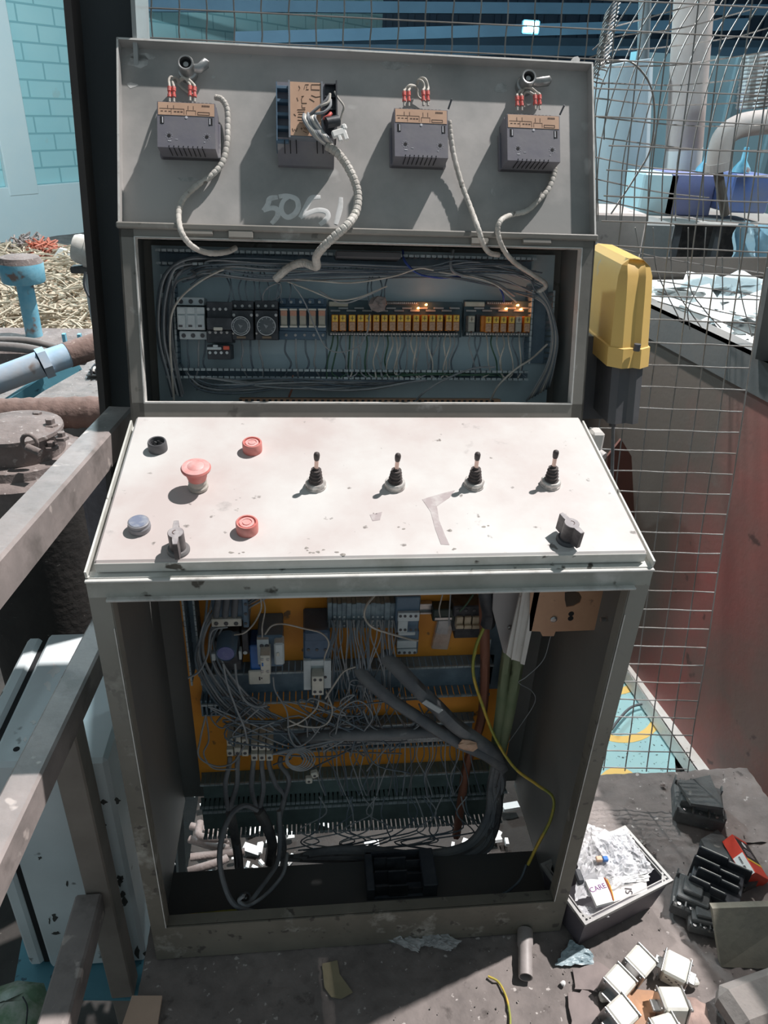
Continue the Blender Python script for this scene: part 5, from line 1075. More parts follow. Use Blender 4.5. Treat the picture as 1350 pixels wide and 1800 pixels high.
for l in ([(450, 0), (480, 170)], [(690, 0), (700, 330), (760, 480), (900, 680)], [(810, 0), (815, 380), (920, 560), (1030, 680)], [(930, 0), (900, 340), (810, 540), (820, 690)], [(1040, 200), (1045, 560)], [(1165, 0), (1160, 400), (1240, 740)], [(1290, 0), (1270, 640)], [(570, 0), (600, 300), (760, 640)]): mb.tube(wirepts([(*z7(x, y), 0) for x, y in l], F2, 5), .0016, 5)
for k in range(16):
    x = 300 - k * 6; y = k * 30; mb.tube(wirepts([(*z6(x + 60, y - 40), .0), (*z6(x, y + 20), .03), (*z6(x - 60, y + 120), .01), (*z6(x - 20 + (k % 3) * 25, y + 150), 0)], F2, 4), .0016, 5)
solo('mesh_fence', mb, STEELM, 'curled and bent wire mesh sheet leaning behind the straight mesh panel', 'wire fence')
mb = MB(); mb.tube(wirepts([(*z6(180, 440), 0), (*z6(380, 410), .03), (*z6(480, 470), .04), (*z6(560, 600), .04), (*z6(580, 800), .04), (*z6(550, 1020), .03), (*z6(450, 1200), .02), (*z6(285, 1450), 0)], F2, 6), .0022, 6); solo('wire', mb, STEELM, 'single stiff wire bowing out in front of the bent mesh', 'wire', smooth=60)

# ---------------------------------------------------------------- yellow covered box at the right side of the console
Y0 = .385; xl = aty(1092, 540, Y0).x; xr = aty(1151, 540, Y0).x + .013; LP = (0, Y0, aty(1120, 645, Y0).z); LNm = (0, -.961, .276); zt_ = hit(1125, 462, LP, LNm).z; zm = hit(1120, 612, LP, LNm).z; zf = aty(1120, 645, Y0).z; zb = aty(1110, 735, Y0).z
yb = thing('pedal_switch_box', 'yellow-covered switch box with dark body mounted at the right of the console', 'switch box', (xl + .03, .45, zb))
mb = MB(); dpt = .165; n_ = 9
def outl(s): # plan outline, chamfered front corners
    return [(xl + .0 + s, Y0 + dpt), (xl + s, Y0 + .004), (xl + .018, Y0 - .008 + s), ((xl + xr) / 2 + .004, Y0 - .002 + s), (xr - .022, Y0 - .008 + s), (xr - .003 - s, Y0 + .004), (xr - s, Y0 + .03), (xr - s, Y0 + dpt)]
lv = [(zf, -.004), (zm + .001, -.004), (zm + .002, 0), (zt_ - .05, .002), (zt_ - .022, .004), (zt_ - .008, .009), (zt_ + .002, .022)]
rings = []
for z_, s_ in lv:
    o_ = outl(max(s_, -.004)); rings.append([(x, y, z_ + (0 if z_ < zt_ - .02 else (.004 * (1 - (x - xl) / (xr - xl))))) for x, y in o_])
N8 = 8; vs = [p for r in rings for p in r]; fs = [(r * N8 + i, r * N8 + (i + 1) % N8, (r + 1) * N8 + (i + 1) % N8, (r + 1) * N8 + i) for r in range(len(rings) - 1) for i in range(N8)] + [list(range(N8))[::-1], list(range((len(rings) - 1) * N8, len(rings) * N8))]
mb.add(vs, fs); mb.v = [v for v in mb.v]
mb.v = [Vector((v.x, v.y + (v.z - zf) * .287, v.z)) for v in mb.v]; part('yellow_cover', mb, YELC, yb, smooth=28)
mb = MB(); mb.prism([(x, y) for x, y in outl(.006)], zb, zf - .001); mb.bx(xl - .03, xl + .03, Y0 + .08, Y0 + dpt, zb - .02, zf + .03); mb.v = [Vector((v.x, v.y + (v.z - zf) * .287, v.z)) for v in mb.v]; part('body', mb, DARKB, yb, smooth=30)
mb = MB(); c_ = Vector(((xl + xr) / 2 + .004, Y0 - .006, zm + .004)); mb.cyl(c_ - Vector((0, 0, .004)), c_ + Vector((0, 0, .008)), .006, n=14); part('cover_screw', mb, DARKB, yb)
c_ = aty(1079, 735, Y0 + .05); mb = MB(); mb.cyl(c_, c_ + Vector((0, 0, .03)), .009, n=12); mb.cyl(c_ - Vector((0, 0, .016)), c_, .007, n=12); part('cable_gland', mb, DARKB, yb)
mb = MB(); mb.tube(spline([aty(x, y, Y0 + .05) for x, y in ((1078, 738), (1077, 790), (1075, 860), (1072, 940), (1066, 1010))], 5), .0035, 8); solo('cable', mb, CABLE, 'thin grey cable hanging from the dark-bodied switch box', 'cable', smooth=60)
pg = thing('cable_plug', 'pale grey cable plug sticking out beside the desk at the right', 'plug', tuple(aty(1050, 800, .33)))
mb = MB(); p = aty(1046, 772, .34); mb.box(tuple(p), (.024, .03, .036), b=.004); part('body', mb, CHANW, pg); mb = MB(); mb.cyl(aty(1040, 792, .34), aty(1060, 806, .32), .012, n=16); part('sleeve', mb, mat('light_grey_sleeve', (.52, .50, .49), rough=.5), pg, smooth=40)

# ---------------------------------------------------------------- red bin, scrap, channel rail, painted sheet
FH = frame((1.087, .535, 0), (.127, -.992, 0), (0, 0, 1)); zt2 = .93
hb = thing('scrap_bin', 'big weathered red steel bin with dark upper band at the right', 'bin', (1.6, 1.2, -.3))
mb = MB(); mb.bx(-1.9, 1.0, -.34, .842, -.02, 0, FH); part('side_plate', mb, REDH, hb)
mb = MB(); mb.bx(-1.9, 1.0, .842, zt2, -.02, .010, FH); mb.bx(-1.9, 1.0, zt2 - .004, zt2, -.07, .010, FH); part('upper_band', mb, HULLD, hb)
mb = MB(); mb.bx(-1.9, -1.88, -.34, zt2 - .04, -1.6, -.02, FH); part('far_plate', mb, REDH, hb)
mb = MB(); p0_ = aty(1347, 470, .86); p1_ = aty(1324, 613, .86); mb.prism([(p0_.x, p0_.z), (p0_.x + .3, p0_.z), (p1_.x + .4, p1_.z - .1), (p1_.x, p1_.z - .02)], 0, .02, frame((0, .86, 0), (1, 0, 0), (0, 0, 1)) ); part('corner_plate', mb, HULLD, hb)
mb = MB(); rnd = random.Random(77)
for k in range(260):
    uu_, nn_ = rnd.uniform(-1.5, .2), rnd.uniform(.2, 1.15); c_ = FH @ Vector((uu_, 0, -nn_))
    c_.z = zt2 - .10 + .10 * math.exp(-((nn_ - .6) / .3) ** 2) * math.exp(-((uu_ + .35) / .6) ** 2) + .02 * math.sin(c_.x * 5 + c_.y * 3) + rnd.uniform(-.015, .015); s_ = rnd.uniform(.07, .2)
    Mr = T(*c_) @ Matrix.Rotation(rnd.uniform(0, 6), 4, 'Z') @ Matrix.Rotation(rnd.uniform(-.35, .35), 4, 'X') @ Matrix.Rotation(rnd.uniform(-.35, .35), 4, 'Y')
    mb.grid(5, 5, lambda i, j: ((i - .5) * s_ * 1.4, (j - .5) * s_, .25 * s_ * (i - .5) * (j - .5) + rnd.uniform(-.006, .006)), Mr)
mb.bx(-1.85, .9, .2, zt2 - .13, -1.3, -.03, FH)
solo('scrap_heap', mb, WHITEJ, 'sunlit heap of white and silvery scrap sheets in the red bin', 'scrap heap', kind='stuff')
mb = MB(); mb.bx(.55, .90, 1.75, 1.8, -.32, .74); solo('dark_backdrop', mb, mat('dark_brown_backdrop', (.060, .047, .042), (.04, .034, .032), .5, .2, 4, rough=.8), 'added dark brown sheet standing in for the dim distance behind the mesh', 'board')  # added sheet; its dark brown stands for the dim area far behind
mb = MB(); mb.prism([(p.x, p.z) for p in (aty(1090, 770, 1.2), aty(1108, 800, 1.2), aty(1130, 1240, 1.2), aty(1055, 1240, 1.2), aty(1066, 800, 1.2))], 0, .01, frame((0, 1.2, 0), (1, 0, 0), (0, 0, 1))); solo('rusty_sheet', mb, mat('rust_red_sheet', (.16, .06, .045), (.11, .045, .035), .5, .2, 6, rough=.8), 'rust-red pointed sheet leaning behind the mesh', 'metal sheet')
ch = thing('channel_rail', 'whitish steel channel lying along the foot of the red bin', 'steel channel', tuple(atz(1230, 1370, -.27)))
mb = MB(); za = -.24
A = atz(1120, 1203, za); B = atz(1350, 1535, za); dd = (B - A).normalized(); Fc = frame(A - dd * .15, dd, Vector((0, 0, 1)).cross(dd)); Lc = (B - A).length + .6
mb.bx(0, Lc, -.0, .062, -.004, 0, Fc); mb.bx(0, Lc, -.001, .005, -.05, 0, Fc); mb.bx(0, Lc, .058, .062, -.05, 0, Fc); part('channel', mb, CHANW, ch)
ps = thing('painted_sheet', 'sky-blue sheet painted with yellow rings on the ground behind the mesh', 'painted sheet', tuple(atz(1110, 1290, -.30)))
zs = -.300
mb = MB(); pl_ = [atz(x, y, zs) for x, y in ((1030, 1400), (1100, 1185), (1135, 1225), (1185, 1310), (1190, 1400))]; mb.prism([(p.x, p.y) for p in pl_], zs - .01, zs); part('sheet', mb, mat('sky_blue_speckled', (.38, .62, .62), (.34, .56, .60), .5, .2, 8, (.05, .09, .09), .66, 70, rough=.6, bump=0), ps)
YST = mat('warm_yellow_paint', (.86, .58, .18), rough=.6, bump=0)
for (cx, cy, rx, ry, a0, a1) in ((1088, 1425, 42, 70, 190, 350), (1095, 1258, 60, 42, 20, 175), (1078, 1190, 45, 26, 0, 80)):
    ring = []
    for q in range(15): a_ = math.radians(a0 + (a1 - a0) * q / 14); ring.append(atz(cx + rx * math.cos(a_), cy + ry * math.sin(a_), zs + .0004))
    mb = MB(); mb.tube(ring, .016, 6)
    mb.v = [Vector((v.x, v.y, zs + .0006 + max(0, v.z - zs) * .02)) for v in mb.v]; part('yellow_stripe', mb, YST, ps)
mb = MB(); mb.tube(spline([atz(x, y, -.28) for x, y in ((1075, 1282), (1090, 1262), (1110, 1243), (1134, 1236))], 5), .0045, 8); solo('cable', mb, CABLE, 'short dark cable lying across the sky-blue painted sheet', 'cable', smooth=60)

# ---------------------------------------------------------------- things on the dusty floor at the right
cz_ = .10
A = atz(1029, 1626, cz_); B = atz(1184, 1547, cz_); C_ = atz(1100, 1450, cz_)
U_ = (B - A); V_ = (C_ - B); Fk = frame(A, U_, V_); WX = U_.length; WY = V_.dot(Fk.col[1].to_3d())
cr = thing('plastic_enclosure', 'open dark plastic enclosure full of film and packets beside the console foot', 'plastic box', (A.x + .08, A.y + .06, 0))
WY = min(WY, .155)
mb = MB(); th = .006
def ringwall(x0, x1, y0, y1, z0, z1, th_, M):
    mb.bx(x0, x1, y0, y0 + th_, z0, z1, M); mb.bx(x0, x1, y1 - th_, y1, z0, z1, M); mb.bx(x0, x0 + th_, y0 + th_, y1 - th_, z0, z1, M); mb.bx(x1 - th_, x1, y0 + th_, y1 - th_, z0, z1, M)
vs = []
for z_, s_ in ((-.10, .016), (-.004, .004)):
    for x, y in ((s_, s_), (WX - s_, s_), (WX - s_, WY - s_), (s_, WY - s_)): vs.append((x, y, z_))
for z_, s_ in ((-.096, .022), (-.004, .010)):
    for x, y in ((s_, s_), (WX - s_, s_), (WX - s_, WY - s_), (s_, WY - s_)): vs.append((x, y, z_))
fs = [(i, (i + 1) % 4, 4 + (i + 1) % 4, 4 + i) for i in range(4)] + [(3, 2, 1, 0)] + [(8 + i, 12 + i, 12 + (i + 1) % 4, 8 + (i + 1) % 4) for i in range(4)] + [(8, 9, 10, 11)] + [(4 + i, 4 + (i + 1) % 4, 12 + (i + 1) % 4, 12 + i) for i in range(4)]
mb.add(vs, fs, Fk); part('body', mb, CRATE, cr)
mb = MB(); ringwall(0, WX, 0, WY, -.008, 0, .006, Fk); ringwall(.010, WX - .010, .010, WY - .010, -.008, -.001, .002, Fk)
for x, y, sx, sy in ((0, 0, 1, 1), (WX, 0, -1, 1), (WX, WY, -1, -1), (0, WY, 1, -1)):
    mb.prism([(x, y), (x + sx * .032, y), (x + sx * .020, y + sy * .012), (x + sx * .012, y + sy * .020), (x, y + sy * .032)], -.008, -.0015, Fk)
part('rim', mb, RIMG, cr)
mb = MB()
for x, y, sx, sy in ((0, 0, 1, 1), (WX, 0, -1, 1), (WX, WY, -1, -1)):
    for q_, w_ in (((.010, .008), .0025), ((.018, .007), .002), ((.008, .017), .002)): mb.lathe([(w_, -.0012), (w_, -.0008), (0, -.0008)], Fk @ T(x + sx * q_[0], y + sy * q_[1]), 10)
part('corner_hole', mb, MODS, cr)
rnd = random.Random(9)
def film(nm, lab, pts4, amp, m, n_=26, seed=1, cat='plastic film', zz=.09):
    rr = random.Random(seed); ph = [(rr.uniform(4, 16), rr.uniform(4, 16), rr.uniform(0, 6)) for _ in range(6)]
    P4 = [atz(x, y, z) for x, y, z in pts4]
    def fn(i, j):
        p = P4[0] * (1 - i) * (1 - j) + P4[1] * i * (1 - j) + P4[2] * i * j + P4[3] * (1 - i) * j
        h = sum(math.sin(a * i + b * j + c) for a, b, c in ph) / 6 + rr.uniform(-.35, .35)
        e = min(i, 1 - i, j, 1 - j) * 5; p = p + Vector((rr.uniform(-.002, .002), rr.uniform(-.002, .002), amp * h * min(1, .3 + e))); return tuple(p)
    mb = MB(); mb.grid(n_, n_, fn); return solo(nm, mb, m, lab, cat)
film('bubble_film', 'shiny crumpled clear film heaped in the open enclosure', [(1010, 1585, .095), (1125, 1545, .11), (1100, 1468, .12), (1020, 1445, .125)], .012, FOIL, seed=3)
film('bubble_film', 'second clear film folded along the right side of the open enclosure', [(1090, 1560, .09), (1150, 1530, .105), (1100, 1455, .12), (1040, 1470, .135)], .008, FOIL, seed=8)
film('bubble_film', 'clear film lying low in the front corner of the open enclosure', [(1010, 1590, .085), (1060, 1598, .08), (1072, 1612, .088), (1030, 1612, .09)], .004, FOIL, seed=5, n_=14)
film('white_packet', 'bright white packet in the middle of the open enclosure', [(1072, 1545, .108), (1140, 1532, .108), (1142, 1548, .10), (1080, 1556, .10)], .004, PAPER, seed=4, n_=10, cat='packet')
pk = thing('printed_packet', 'white packet printed SI in the open enclosure', 'packet', tuple(atz(1110, 1570, .095)))
mb = MB(); P4 = [atz(x, y, .098) for x, y in ((1078, 1586), (1138, 1566), (1136, 1548), (1074, 1556))]; mb.prism([(p.x, p.y) for p in P4], .09, .098); part('packet', mb, mat('matt_grey_film', (.60, .58, .57), rough=.6), pk)
def text(body, p, ux, uy, h, m, parent, nm='lettering', ext=.0003):
    c = bpy.data.curves.new(nm, 'FONT'); c.body = body; c.size = h; c.extrude = ext; c.align_x = 'CENTER'; c.align_y = 'CENTER'
    t_ = bpy.data.objects.new(nm, c); COL.objects.link(t_); bpy.context.view_layer.update()
    me = bpy.data.meshes.new_from_object(t_.evaluated_get(bpy.context.evaluated_depsgraph_get())); bpy.data.objects.remove(t_)
    M_ = frame(p, ux, uy); me.transform((WM[parent.name].inverted() if parent else I4) @ M_); me.materials.clear(); me.materials.append(m)
    o = bpy.data.objects.new(nm, me); COL.objects.link(o); o.parent = parent; return o
e1 = (atz(1107, 1573, .099) - atz(1104, 1560, .099))
text('SI', atz(1106, 1566, .0992), -e1, atz(1100, 1566, .099) - atz(1106, 1566, .099), .020, DINK, pk)
pk2 = thing('striped_packet', 'white packet lettered in purple with an orange and brown stripe, in the open enclosure', 'packet', tuple(atz(1055, 1570, .105)))
mb = MB(); P4 = [atz(x, y, .108) for x, y in ((1029, 1547), (1060, 1541), (1079, 1584), (1049, 1592))]; mb.prism([(p.x, p.y) for p in P4], .100, .108); part('packet', mb, PAPER, pk2)
text('CARE', atz(1051, 1561, .1085), atz(1061, 1556, .108) - atz(1041, 1563, .108), atz(1050, 1553, .108) - atz(1053, 1568, .108), .015, PURP, pk2)
mb = MB(); mb.tube(spline([atz(x, y, .1085) for x, y in ((1062, 1543), (1068, 1555), (1074, 1570), (1078, 1583))], 4), .0018, 6, flat=.4); part('brown_stripe', mb, mat('brown_stripe', (.35, .08, .03), rough=.6, bump=0), pk2)
mb = MB(); mb.tube(spline([atz(x, y, .1085) for x, y in ((1065, 1543), (1071, 1555), (1076, 1570), (1079, 1583))], 4), .0015, 6, flat=.4); part('orange_stripe', mb, mat('orange_stripe', (.85, .45, .05), rough=.6, bump=0), pk2)
mb = MB(); mb.mi = 0; mb.box(tuple(atz(1053, 1510, .12)), (.012, .010, .008), b=.001); mb.mi = 1; mb.box(tuple(atz(1064, 1510, .12)), (.010, .010, .008), b=.001); solo('component', mb, [COPL, BLUEP], 'tiny tan and blue component on the clear film', 'component')
dv = thing('switch_device', 'grey and black switch part at the left corner of the open enclosure', 'electrical part', tuple(atz(1025, 1550, .10)))
mb = MB(); mb.cyl(atz(1020, 1556, .09), atz(1048, 1542, .10), .013, n=16); part('body', mb, mat('silver_grey_part', (.36, .36, .38), rough=.4), dv, smooth=40); mb = MB(); mb.box(tuple(atz(1017, 1543, .10)), (.014, .03, .02), b=.003); mb.box(tuple(atz(1024, 1560, .09)), (.03, .012, .01), b=.003); part('black_frame', mb, BLK, dv)

def fuse(px, py, ang, tilt, lab, z=.024, dirty=False, sc=1.0):
    p = atz(px, py, z); M_ = T(*p) @ RZ(ang) @ RX(tilt) @ Matrix.Scale(sc, 4)
    r = thing('porcelain_fuse', lab, 'fuse', M=M_, group=None)
    mb = MB(); mb.box((0, 0, 0), (.044, .046, .046), M_, b=.004); part('body', mb, PORC, r)
    mb = MB()
    for s in (-1, 1): mb.box((s * .0235, 0, 0), (.003, .047, .047), M_, b=.001)
    part('end_plate', mb, STEEL, r)
    mb = MB()
    for s in (-1, 1):
        mb.box((s * .031, 0, 0), (.014, .022, .005), M_, b=.001)
    part('blade', mb, STEEL, r)
    mb = MB(); [mb.cyl((s * .025, a_, b_), (s * .028, a_, b_), .0022, n=8, M=M_) for s in (-1, 1) for a_ in (-.017, .017) for b_ in (-.017, .017)]; part('rivet', mb, STEEL, r)
    if dirty:
        mb = MB(); [mb.box((-.012 + k * .006, -.0232, .008 - (k % 3) * .006), (.004, .0006, .003), M_) for k in range(5)]; part('printed_marks', mb, DINK, r)
    return r
fuse(1121, 1697, 35, 8, 'white porcelain fuse block, farthest of the heap and nearest the enclosure')
fuse(1186, 1705, -35, 12, 'white porcelain fuse block with printed marks, rightmost of the heap', dirty=True)
fuse(1085, 1732, 35, 6, 'white porcelain fuse block left of the heap with a copper stain below')
fuse(1180, 1768, -5, -8, 'porcelain fuse block smeared with grey dust in the middle of the heap')
fuse(1088, 1786, 30, 10, 'white porcelain fuse block at the lower left of the heap')
fuse(1168, 1818, 10, 0, 'white porcelain fuse block cut by the bottom edge of the photo')
for (x, y, lb) in ((1062, 1752, 'small white porcelain nub at the left of the fuse heap'), (1219, 1726, 'small white porcelain nub at the right of the fuse heap')):
    mb = MB(); mb.box(tuple(atz(x, y, .012)), (.018, .016, .014), b=.003); solo('porcelain_piece', mb, PORC, lb, 'porcelain piece')

def contactor_block(px, py, ang, sz, lab, m, z=0, tilt=0, slots=3, nm='contactor'):
    p = atz(px, py, z); M_ = T(*p) @ RZ(ang) @ RX(tilt); r = thing(nm, lab, 'contactor', M=M_); a_, b_, c_ = sz
    mb = MB(); mb.bx(-a_ / 2, a_ / 2, -b_ / 2, b_ / 2, 0, c_ * .55, M_, b=.003); mb.bx(-a_ * .42, a_ * .42, -b_ * .34, b_ * .34, c_ * .55, c_ * .82, M_, b=.002); mb.bx(-a_ * .3, a_ * .2, -b_ * .2, b_ * .25, c_ * .82, c_, M_, b=.002); part('body', mb, m, r)
    mb = MB()
    for s in (-1, 1):
        for k in range(slots + 1): x = -a_ * .48 + k * a_ * .96 / slots; mb.bx(x - .0015, x + .0015, s * b_ * .34, s * b_ * .5, c_ * .5, c_ * .72, M_)
    part('terminal_barrier', mb, m, r)
    mb = MB(); [mb.lathe([(.004, c_ * .56), (.004, c_ * .6), (0, c_ * .61)], M_ @ T(-a_ * .48 + (k + .5) * a_ * .96 / slots, s * b_ * .42), 8) for s in (-1, 1) for k in range(slots)]; part('terminal_screw', mb, STEEL if m is not BLK else DARKB, r); return r
contactor_block(1212, 1588, -32, (.075, .085, .055), 'dust-grey contactor upside down right of the enclosure', GREYD)
contactor_block(1232, 1625, -20, (.06, .05, .04), 'small dusty grey contactor lump under the grey contactor', GREYD)
bk = thing('arc_chute', 'black finned arc chute with bright fin edges right of the enclosure', 'electrical part', tuple(atz(1265, 1560, 0)))
A = atz(1205, 1560, .03); Fb = frame(A, atz(1290, 1600, .03) - A, Vector((0, 0, 1)).cross((atz(1290, 1600, .03) - A)))
for k, (off, ln_, st) in enumerate(((0, .075, .0), (.03, .085, .012), (.055, .095, .0), (.085, .11, .005))):
    mb = MB(); mb.bx(st, st + ln_ * .55, off, off + .006, -.03, .038, Fb, b=.001); mb.bx(st + ln_ * .55, st + ln_, off + .001, off + .007, -.03, .030, Fb, b=.001); part('fin', mb, BLK, bk)
    mb = MB(); mb.tube([(st + .004, off + .003, .0385), (st + ln_ * .53, off + .003, .0385)], .0012, 6, Fb); mb.tube([(st + ln_ * .58, off + .004, .0305), (st + ln_ - .004, off + .004, .0305)], .0012, 6, Fb); part('bright_fin_edge', mb, PALEC, bk)
mb = MB(); mb.bx(.005, .105, .0, .09, -.03, .012, Fb, b=.002); part('base', mb, BLK, bk)
# dusty square block at the back right
db = contactor_block(1222, 1425, -22, (.11, .10, .07), 'large dust-covered square contactor near the platform edge', GREYD, slots=3)
mb = MB(); P4 = [atz(x, y, .075) for x, y in ((1192, 1375), (1248, 1362), (1272, 1420), (1215, 1412))]; mb.prism([(p.x, p.y) for p in P4], .066, .075); part('top_cover', mb, GREYD, db)
mb = MB(); P4 = [atz(x, y, .02) for x, y in ((1232, 1475), (1262, 1458), (1340, 1545), (1310, 1560), (1255, 1520))]; mb.prism([(p.x, p.y) for p in P4], .0, .02); solo('slab', mb, GREYD, 'flat dusty slab lying between the black arc chute and the square contactor', 'slab')
cg = thing('card_packet', 'red and black cigarette packet with a warning strip near the right edge', 'cigarette packet', tuple(atz(1320, 1500, .0)))
zc = .050; A = atz(1287, 1466, zc); B = atz(1329, 1534, zc); Fg = frame(A, B - A, Vector((0, 0, 1)).cross(B - A)); Lg = (B - A).length; Wg = .055
mb = MB(); Fg = Fg @ RX(-38)
mb.bx(0, Lg, 0, Wg, -.03, 0, Fg, b=.0008); part('carton', mb, REDK, cg)
mb = MB(); mb.bx(Lg * .47, Lg * .985, -.0006, 0, -.028, -.002, Fg); sp = part('warning_strip', mb, PAPER, cg)
cen = Fg @ Vector((Lg * .73, -.0010, -.015)); text('Fumar mata', cen, -Fg.col[0].to_3d(), -Fg.col[2].to_3d(), Lg * .093, DINK, cg)
mb = MB(); mb.bx(Lg * .08, Lg * .62, .001, Wg - .001, 0, .0004, Fg); part('black_panel', mb, BLKK, cg)
mb = MB(); mb.bx(Lg * .62, Lg * .68, .001, Wg - .001, 0, .0005, Fg); part('yellow_band', mb, YELK, cg)
mb = MB(); [mb.bx(Lg * (.36 + .05 * k), Lg * (.37 + .05 * k), .012, .04, .0004, .0008, Fg) for k in range(4)]; mb.rock((Lg * .2, .028, .0008), (.016, .014, .0008), Fg, seed=1); part('pale_print', mb, PAPER, cg)
def concrete(poly, z0, z1, lab, m=CONC, nm='concrete_block', cat='block', jit=.004, seed=0):
    rr = random.Random(seed); P_ = [atz(x, y, z1) for x, y in poly]; P2_ = []
    for i in range(len(P_)):
        a_, b_ = P_[i], P_[(i + 1) % len(P_)]
        for q in range(4): c_ = a_ + (b_ - a_) * q / 4; P2_.append((c_.x + rr.uniform(-jit, jit) * .4, c_.y + rr.uniform(-jit, jit) * .4))
    mb = MB(); mb.prism(P2_, z0, z1); return solo(nm, mb, m, lab, cat)
mb = MB(); b0 = atz(1268, 1700, .0); b1 = atz(1440, 1706, .0); t0_ = atz(1252, 1597, .085); t1_ = atz(1430, 1590, .085); th_ = Vector((0, .012, .0))
mb.add([tuple(p) for p in (b0, b1, t1_, t0_, b0 + th_, b1 + th_, t1_ + th_, t0_ + th_)], [(0, 1, 2, 3), (7, 6, 5, 4), (3, 2, 6, 7), (0, 3, 7, 4), (1, 5, 6, 2), (0, 4, 5, 1)])
solo('stone_block', mb, mat('grey_brown_block', (.27, .25, .20), (.19, .18, .15), .5, .16, 10, (.36, .27, .17), .64, 8, rough=.8, bump=.3), 'upright grey-brown stone slab cut by the right edge, leaning above the rounded block', 'block')
mb = MB(); M_ = T(*atz(1335, 1765, .03)) @ RZ(12); mb.box((0, 0, 0), (.15, .09, .06), M_, b=.018); solo('concrete_block', mb, CONC, 'rounded dusty stone block cut by the right edge, lower one', 'block')
mb = MB(); A = atz(923, 1636, .014); B = atz(924, 1718, .014); d_ = (B - A).normalized(); n_ = 20
vs = []; Q = d_.to_track_quat('Z', 'Y').to_matrix()
for (p, r) in ((A, .0155), (A + d_ * .03, .0155), (A + d_ * .034, .0135), (B, .0135), (B, .0115), (A + d_ * .04, .0115)): vs += [p + Q @ Vector((r * math.cos(2 * math.pi * i / n_), r * math.sin(2 * math.pi * i / n_), 0)) for i in range(n_)]
mb.add(vs, [(k * n_ + i, k * n_ + (i + 1) % n_, (k + 1) * n_ + (i + 1) % n_, (k + 1) * n_ + i) for k in range(5) for i in range(n_)] + [list(range(n_))[::-1], list(range(5 * n_, 6 * n_))]); solo('pipe_stub', mb, mat('dusty_grey_pipe', (.40, .36, .35), (.28, .25, .24), .5, .16, 20, rough=.5), 'short grey tube with open end lying in front of the console', 'pipe', smooth=40)
mb = MB(); rr = random.Random(2)
P_ = [atz(x, y, .003) for x, y in ((566, 1694), (593, 1688), (597, 1712), (620, 1744), (600, 1755), (582, 1752), (570, 1735))]
mb.prism([(p.x, p.y) for p in P_], .001, .003); solo('masking_paper', mb, TAPE, 'torn piece of khaki paper tape on the floor in front of the console', 'paper')
film('plastic_wrapper', 'crumpled grey clear wrapper at the foot of the console, right piece', [(735, 1660, .01), (790, 1672, .008), (812, 1655, .012), (752, 1628, .02)], .008, PLAS, seed=11, n_=14)
film('plastic_wrapper', 'crumpled grey clear wrapper at the foot of the console, left piece', [(655, 1640, .012), (735, 1675, .008), (745, 1652, .014), (665, 1628, .02)], .008, PLAS, seed=12, n_=14)
film('plastic_scrap', 'pale blue torn plastic profile lying left of the fuse heap', [(975, 1698, .004), (1045, 1695, .004), (1040, 1672, .012), (1003, 1652, .012)], .004, mat('pale_blue_plastic', (.40, .50, .54), (.28, .37, .41), .5, .12, 60, rough=.4), seed=13, n_=12, cat='plastic scrap')
mb = MB(); mb.tube(spline([atz(x, y, .003) for x, y in ((858, 1716), (876, 1726), (889, 1750), (895, 1775), (897, 1800), (893, 1840))], 6), .0022, 7); solo('wire', mb, YG, 'dusty brown wire lying on the sunlit floor near the short tube', 'wire', smooth=60)
concrete([(232, 1750), (285, 1750), (272, 1830), (205, 1830)], .002, .009, 'pale brown board scrap at the front left of the platform', CARD, 'board_scrap', 'board', .0)
for i, (pl_, m_, lb) in enumerate((([(1005, 1705), (1050, 1690), (1085, 1712), (1060, 1745), (1012, 1740)], mat('grey_pink_paper', (.30, .25, .24), (.20, .17, .165), .5, .15, 14, rough=.9), 'grey-pink torn paper left of the fuse heap'),
    ([(1105, 1735), (1160, 1745), (1150, 1800), (1090, 1840), (1075, 1790)], mat('orange_brown_board', (.55, .30, .17), (.36, .22, .15), .5, .12, 12, rough=.8), 'orange-brown board scrap between the porcelain fuses'),
    ([(1200, 1745), (1240, 1765), (1250, 1810), (1190, 1835), (1180, 1790)], mat('pinkish_crumbs', (.42, .30, .26), (.26, .19, .17), .5, .12, 20, rough=.9, bump=.6), 'pinkish crumbled scrap right of the smeared fuse'),
    ([(1000, 1745), (1035, 1740), (1060, 1790), (1050, 1840), (1005, 1840)], bpy.data.materials['grey_pink_paper'] if 'grey_pink_paper' in bpy.data.materials else CARD, 'grey torn board at the bottom edge left of the fuses'))):
    concrete(pl_, .0, .004, lb, m_, 'board_scrap', 'board', .008, i)
mb = MB(); rr = random.Random(14)
for i, (x, y, s, lb) in enumerate(((1130, 1482, .016, 'small pinkish stone on the dust behind the enclosure'), (990, 1728, .012, 'white chip of plaster left of the fuse heap'), (1150, 1500, .01, 'small dark pebble near the pinkish stone'), (1165, 1380, .012, 'brown crumb on the dust near the platform edge'))):
    mb = MB(); mb.rock(tuple(atz(x, y, s * .3)), (s, s * .9, s * .6), seed=i); solo('stone', mb, [CONC, PAPER, CASTD, CASTD][i], lb, 'stone')
mb = MB(); rr = random.Random(15)
for k in range(420):
    x, y = rr.uniform(-.4, 1.0), rr.uniform(-.28, -.01)
    if rr.random() < .35: x, y = rr.uniform(.44, 1.0), rr.uniform(0, .37)
    s = rr.uniform(.001, .004); mb.rock((x, y, s * .3), (s, s, s * .7), seed=k)
solo('grit', mb, CONC, 'scattered grit and crumbs over the dusty platform', 'grit', kind='stuff')
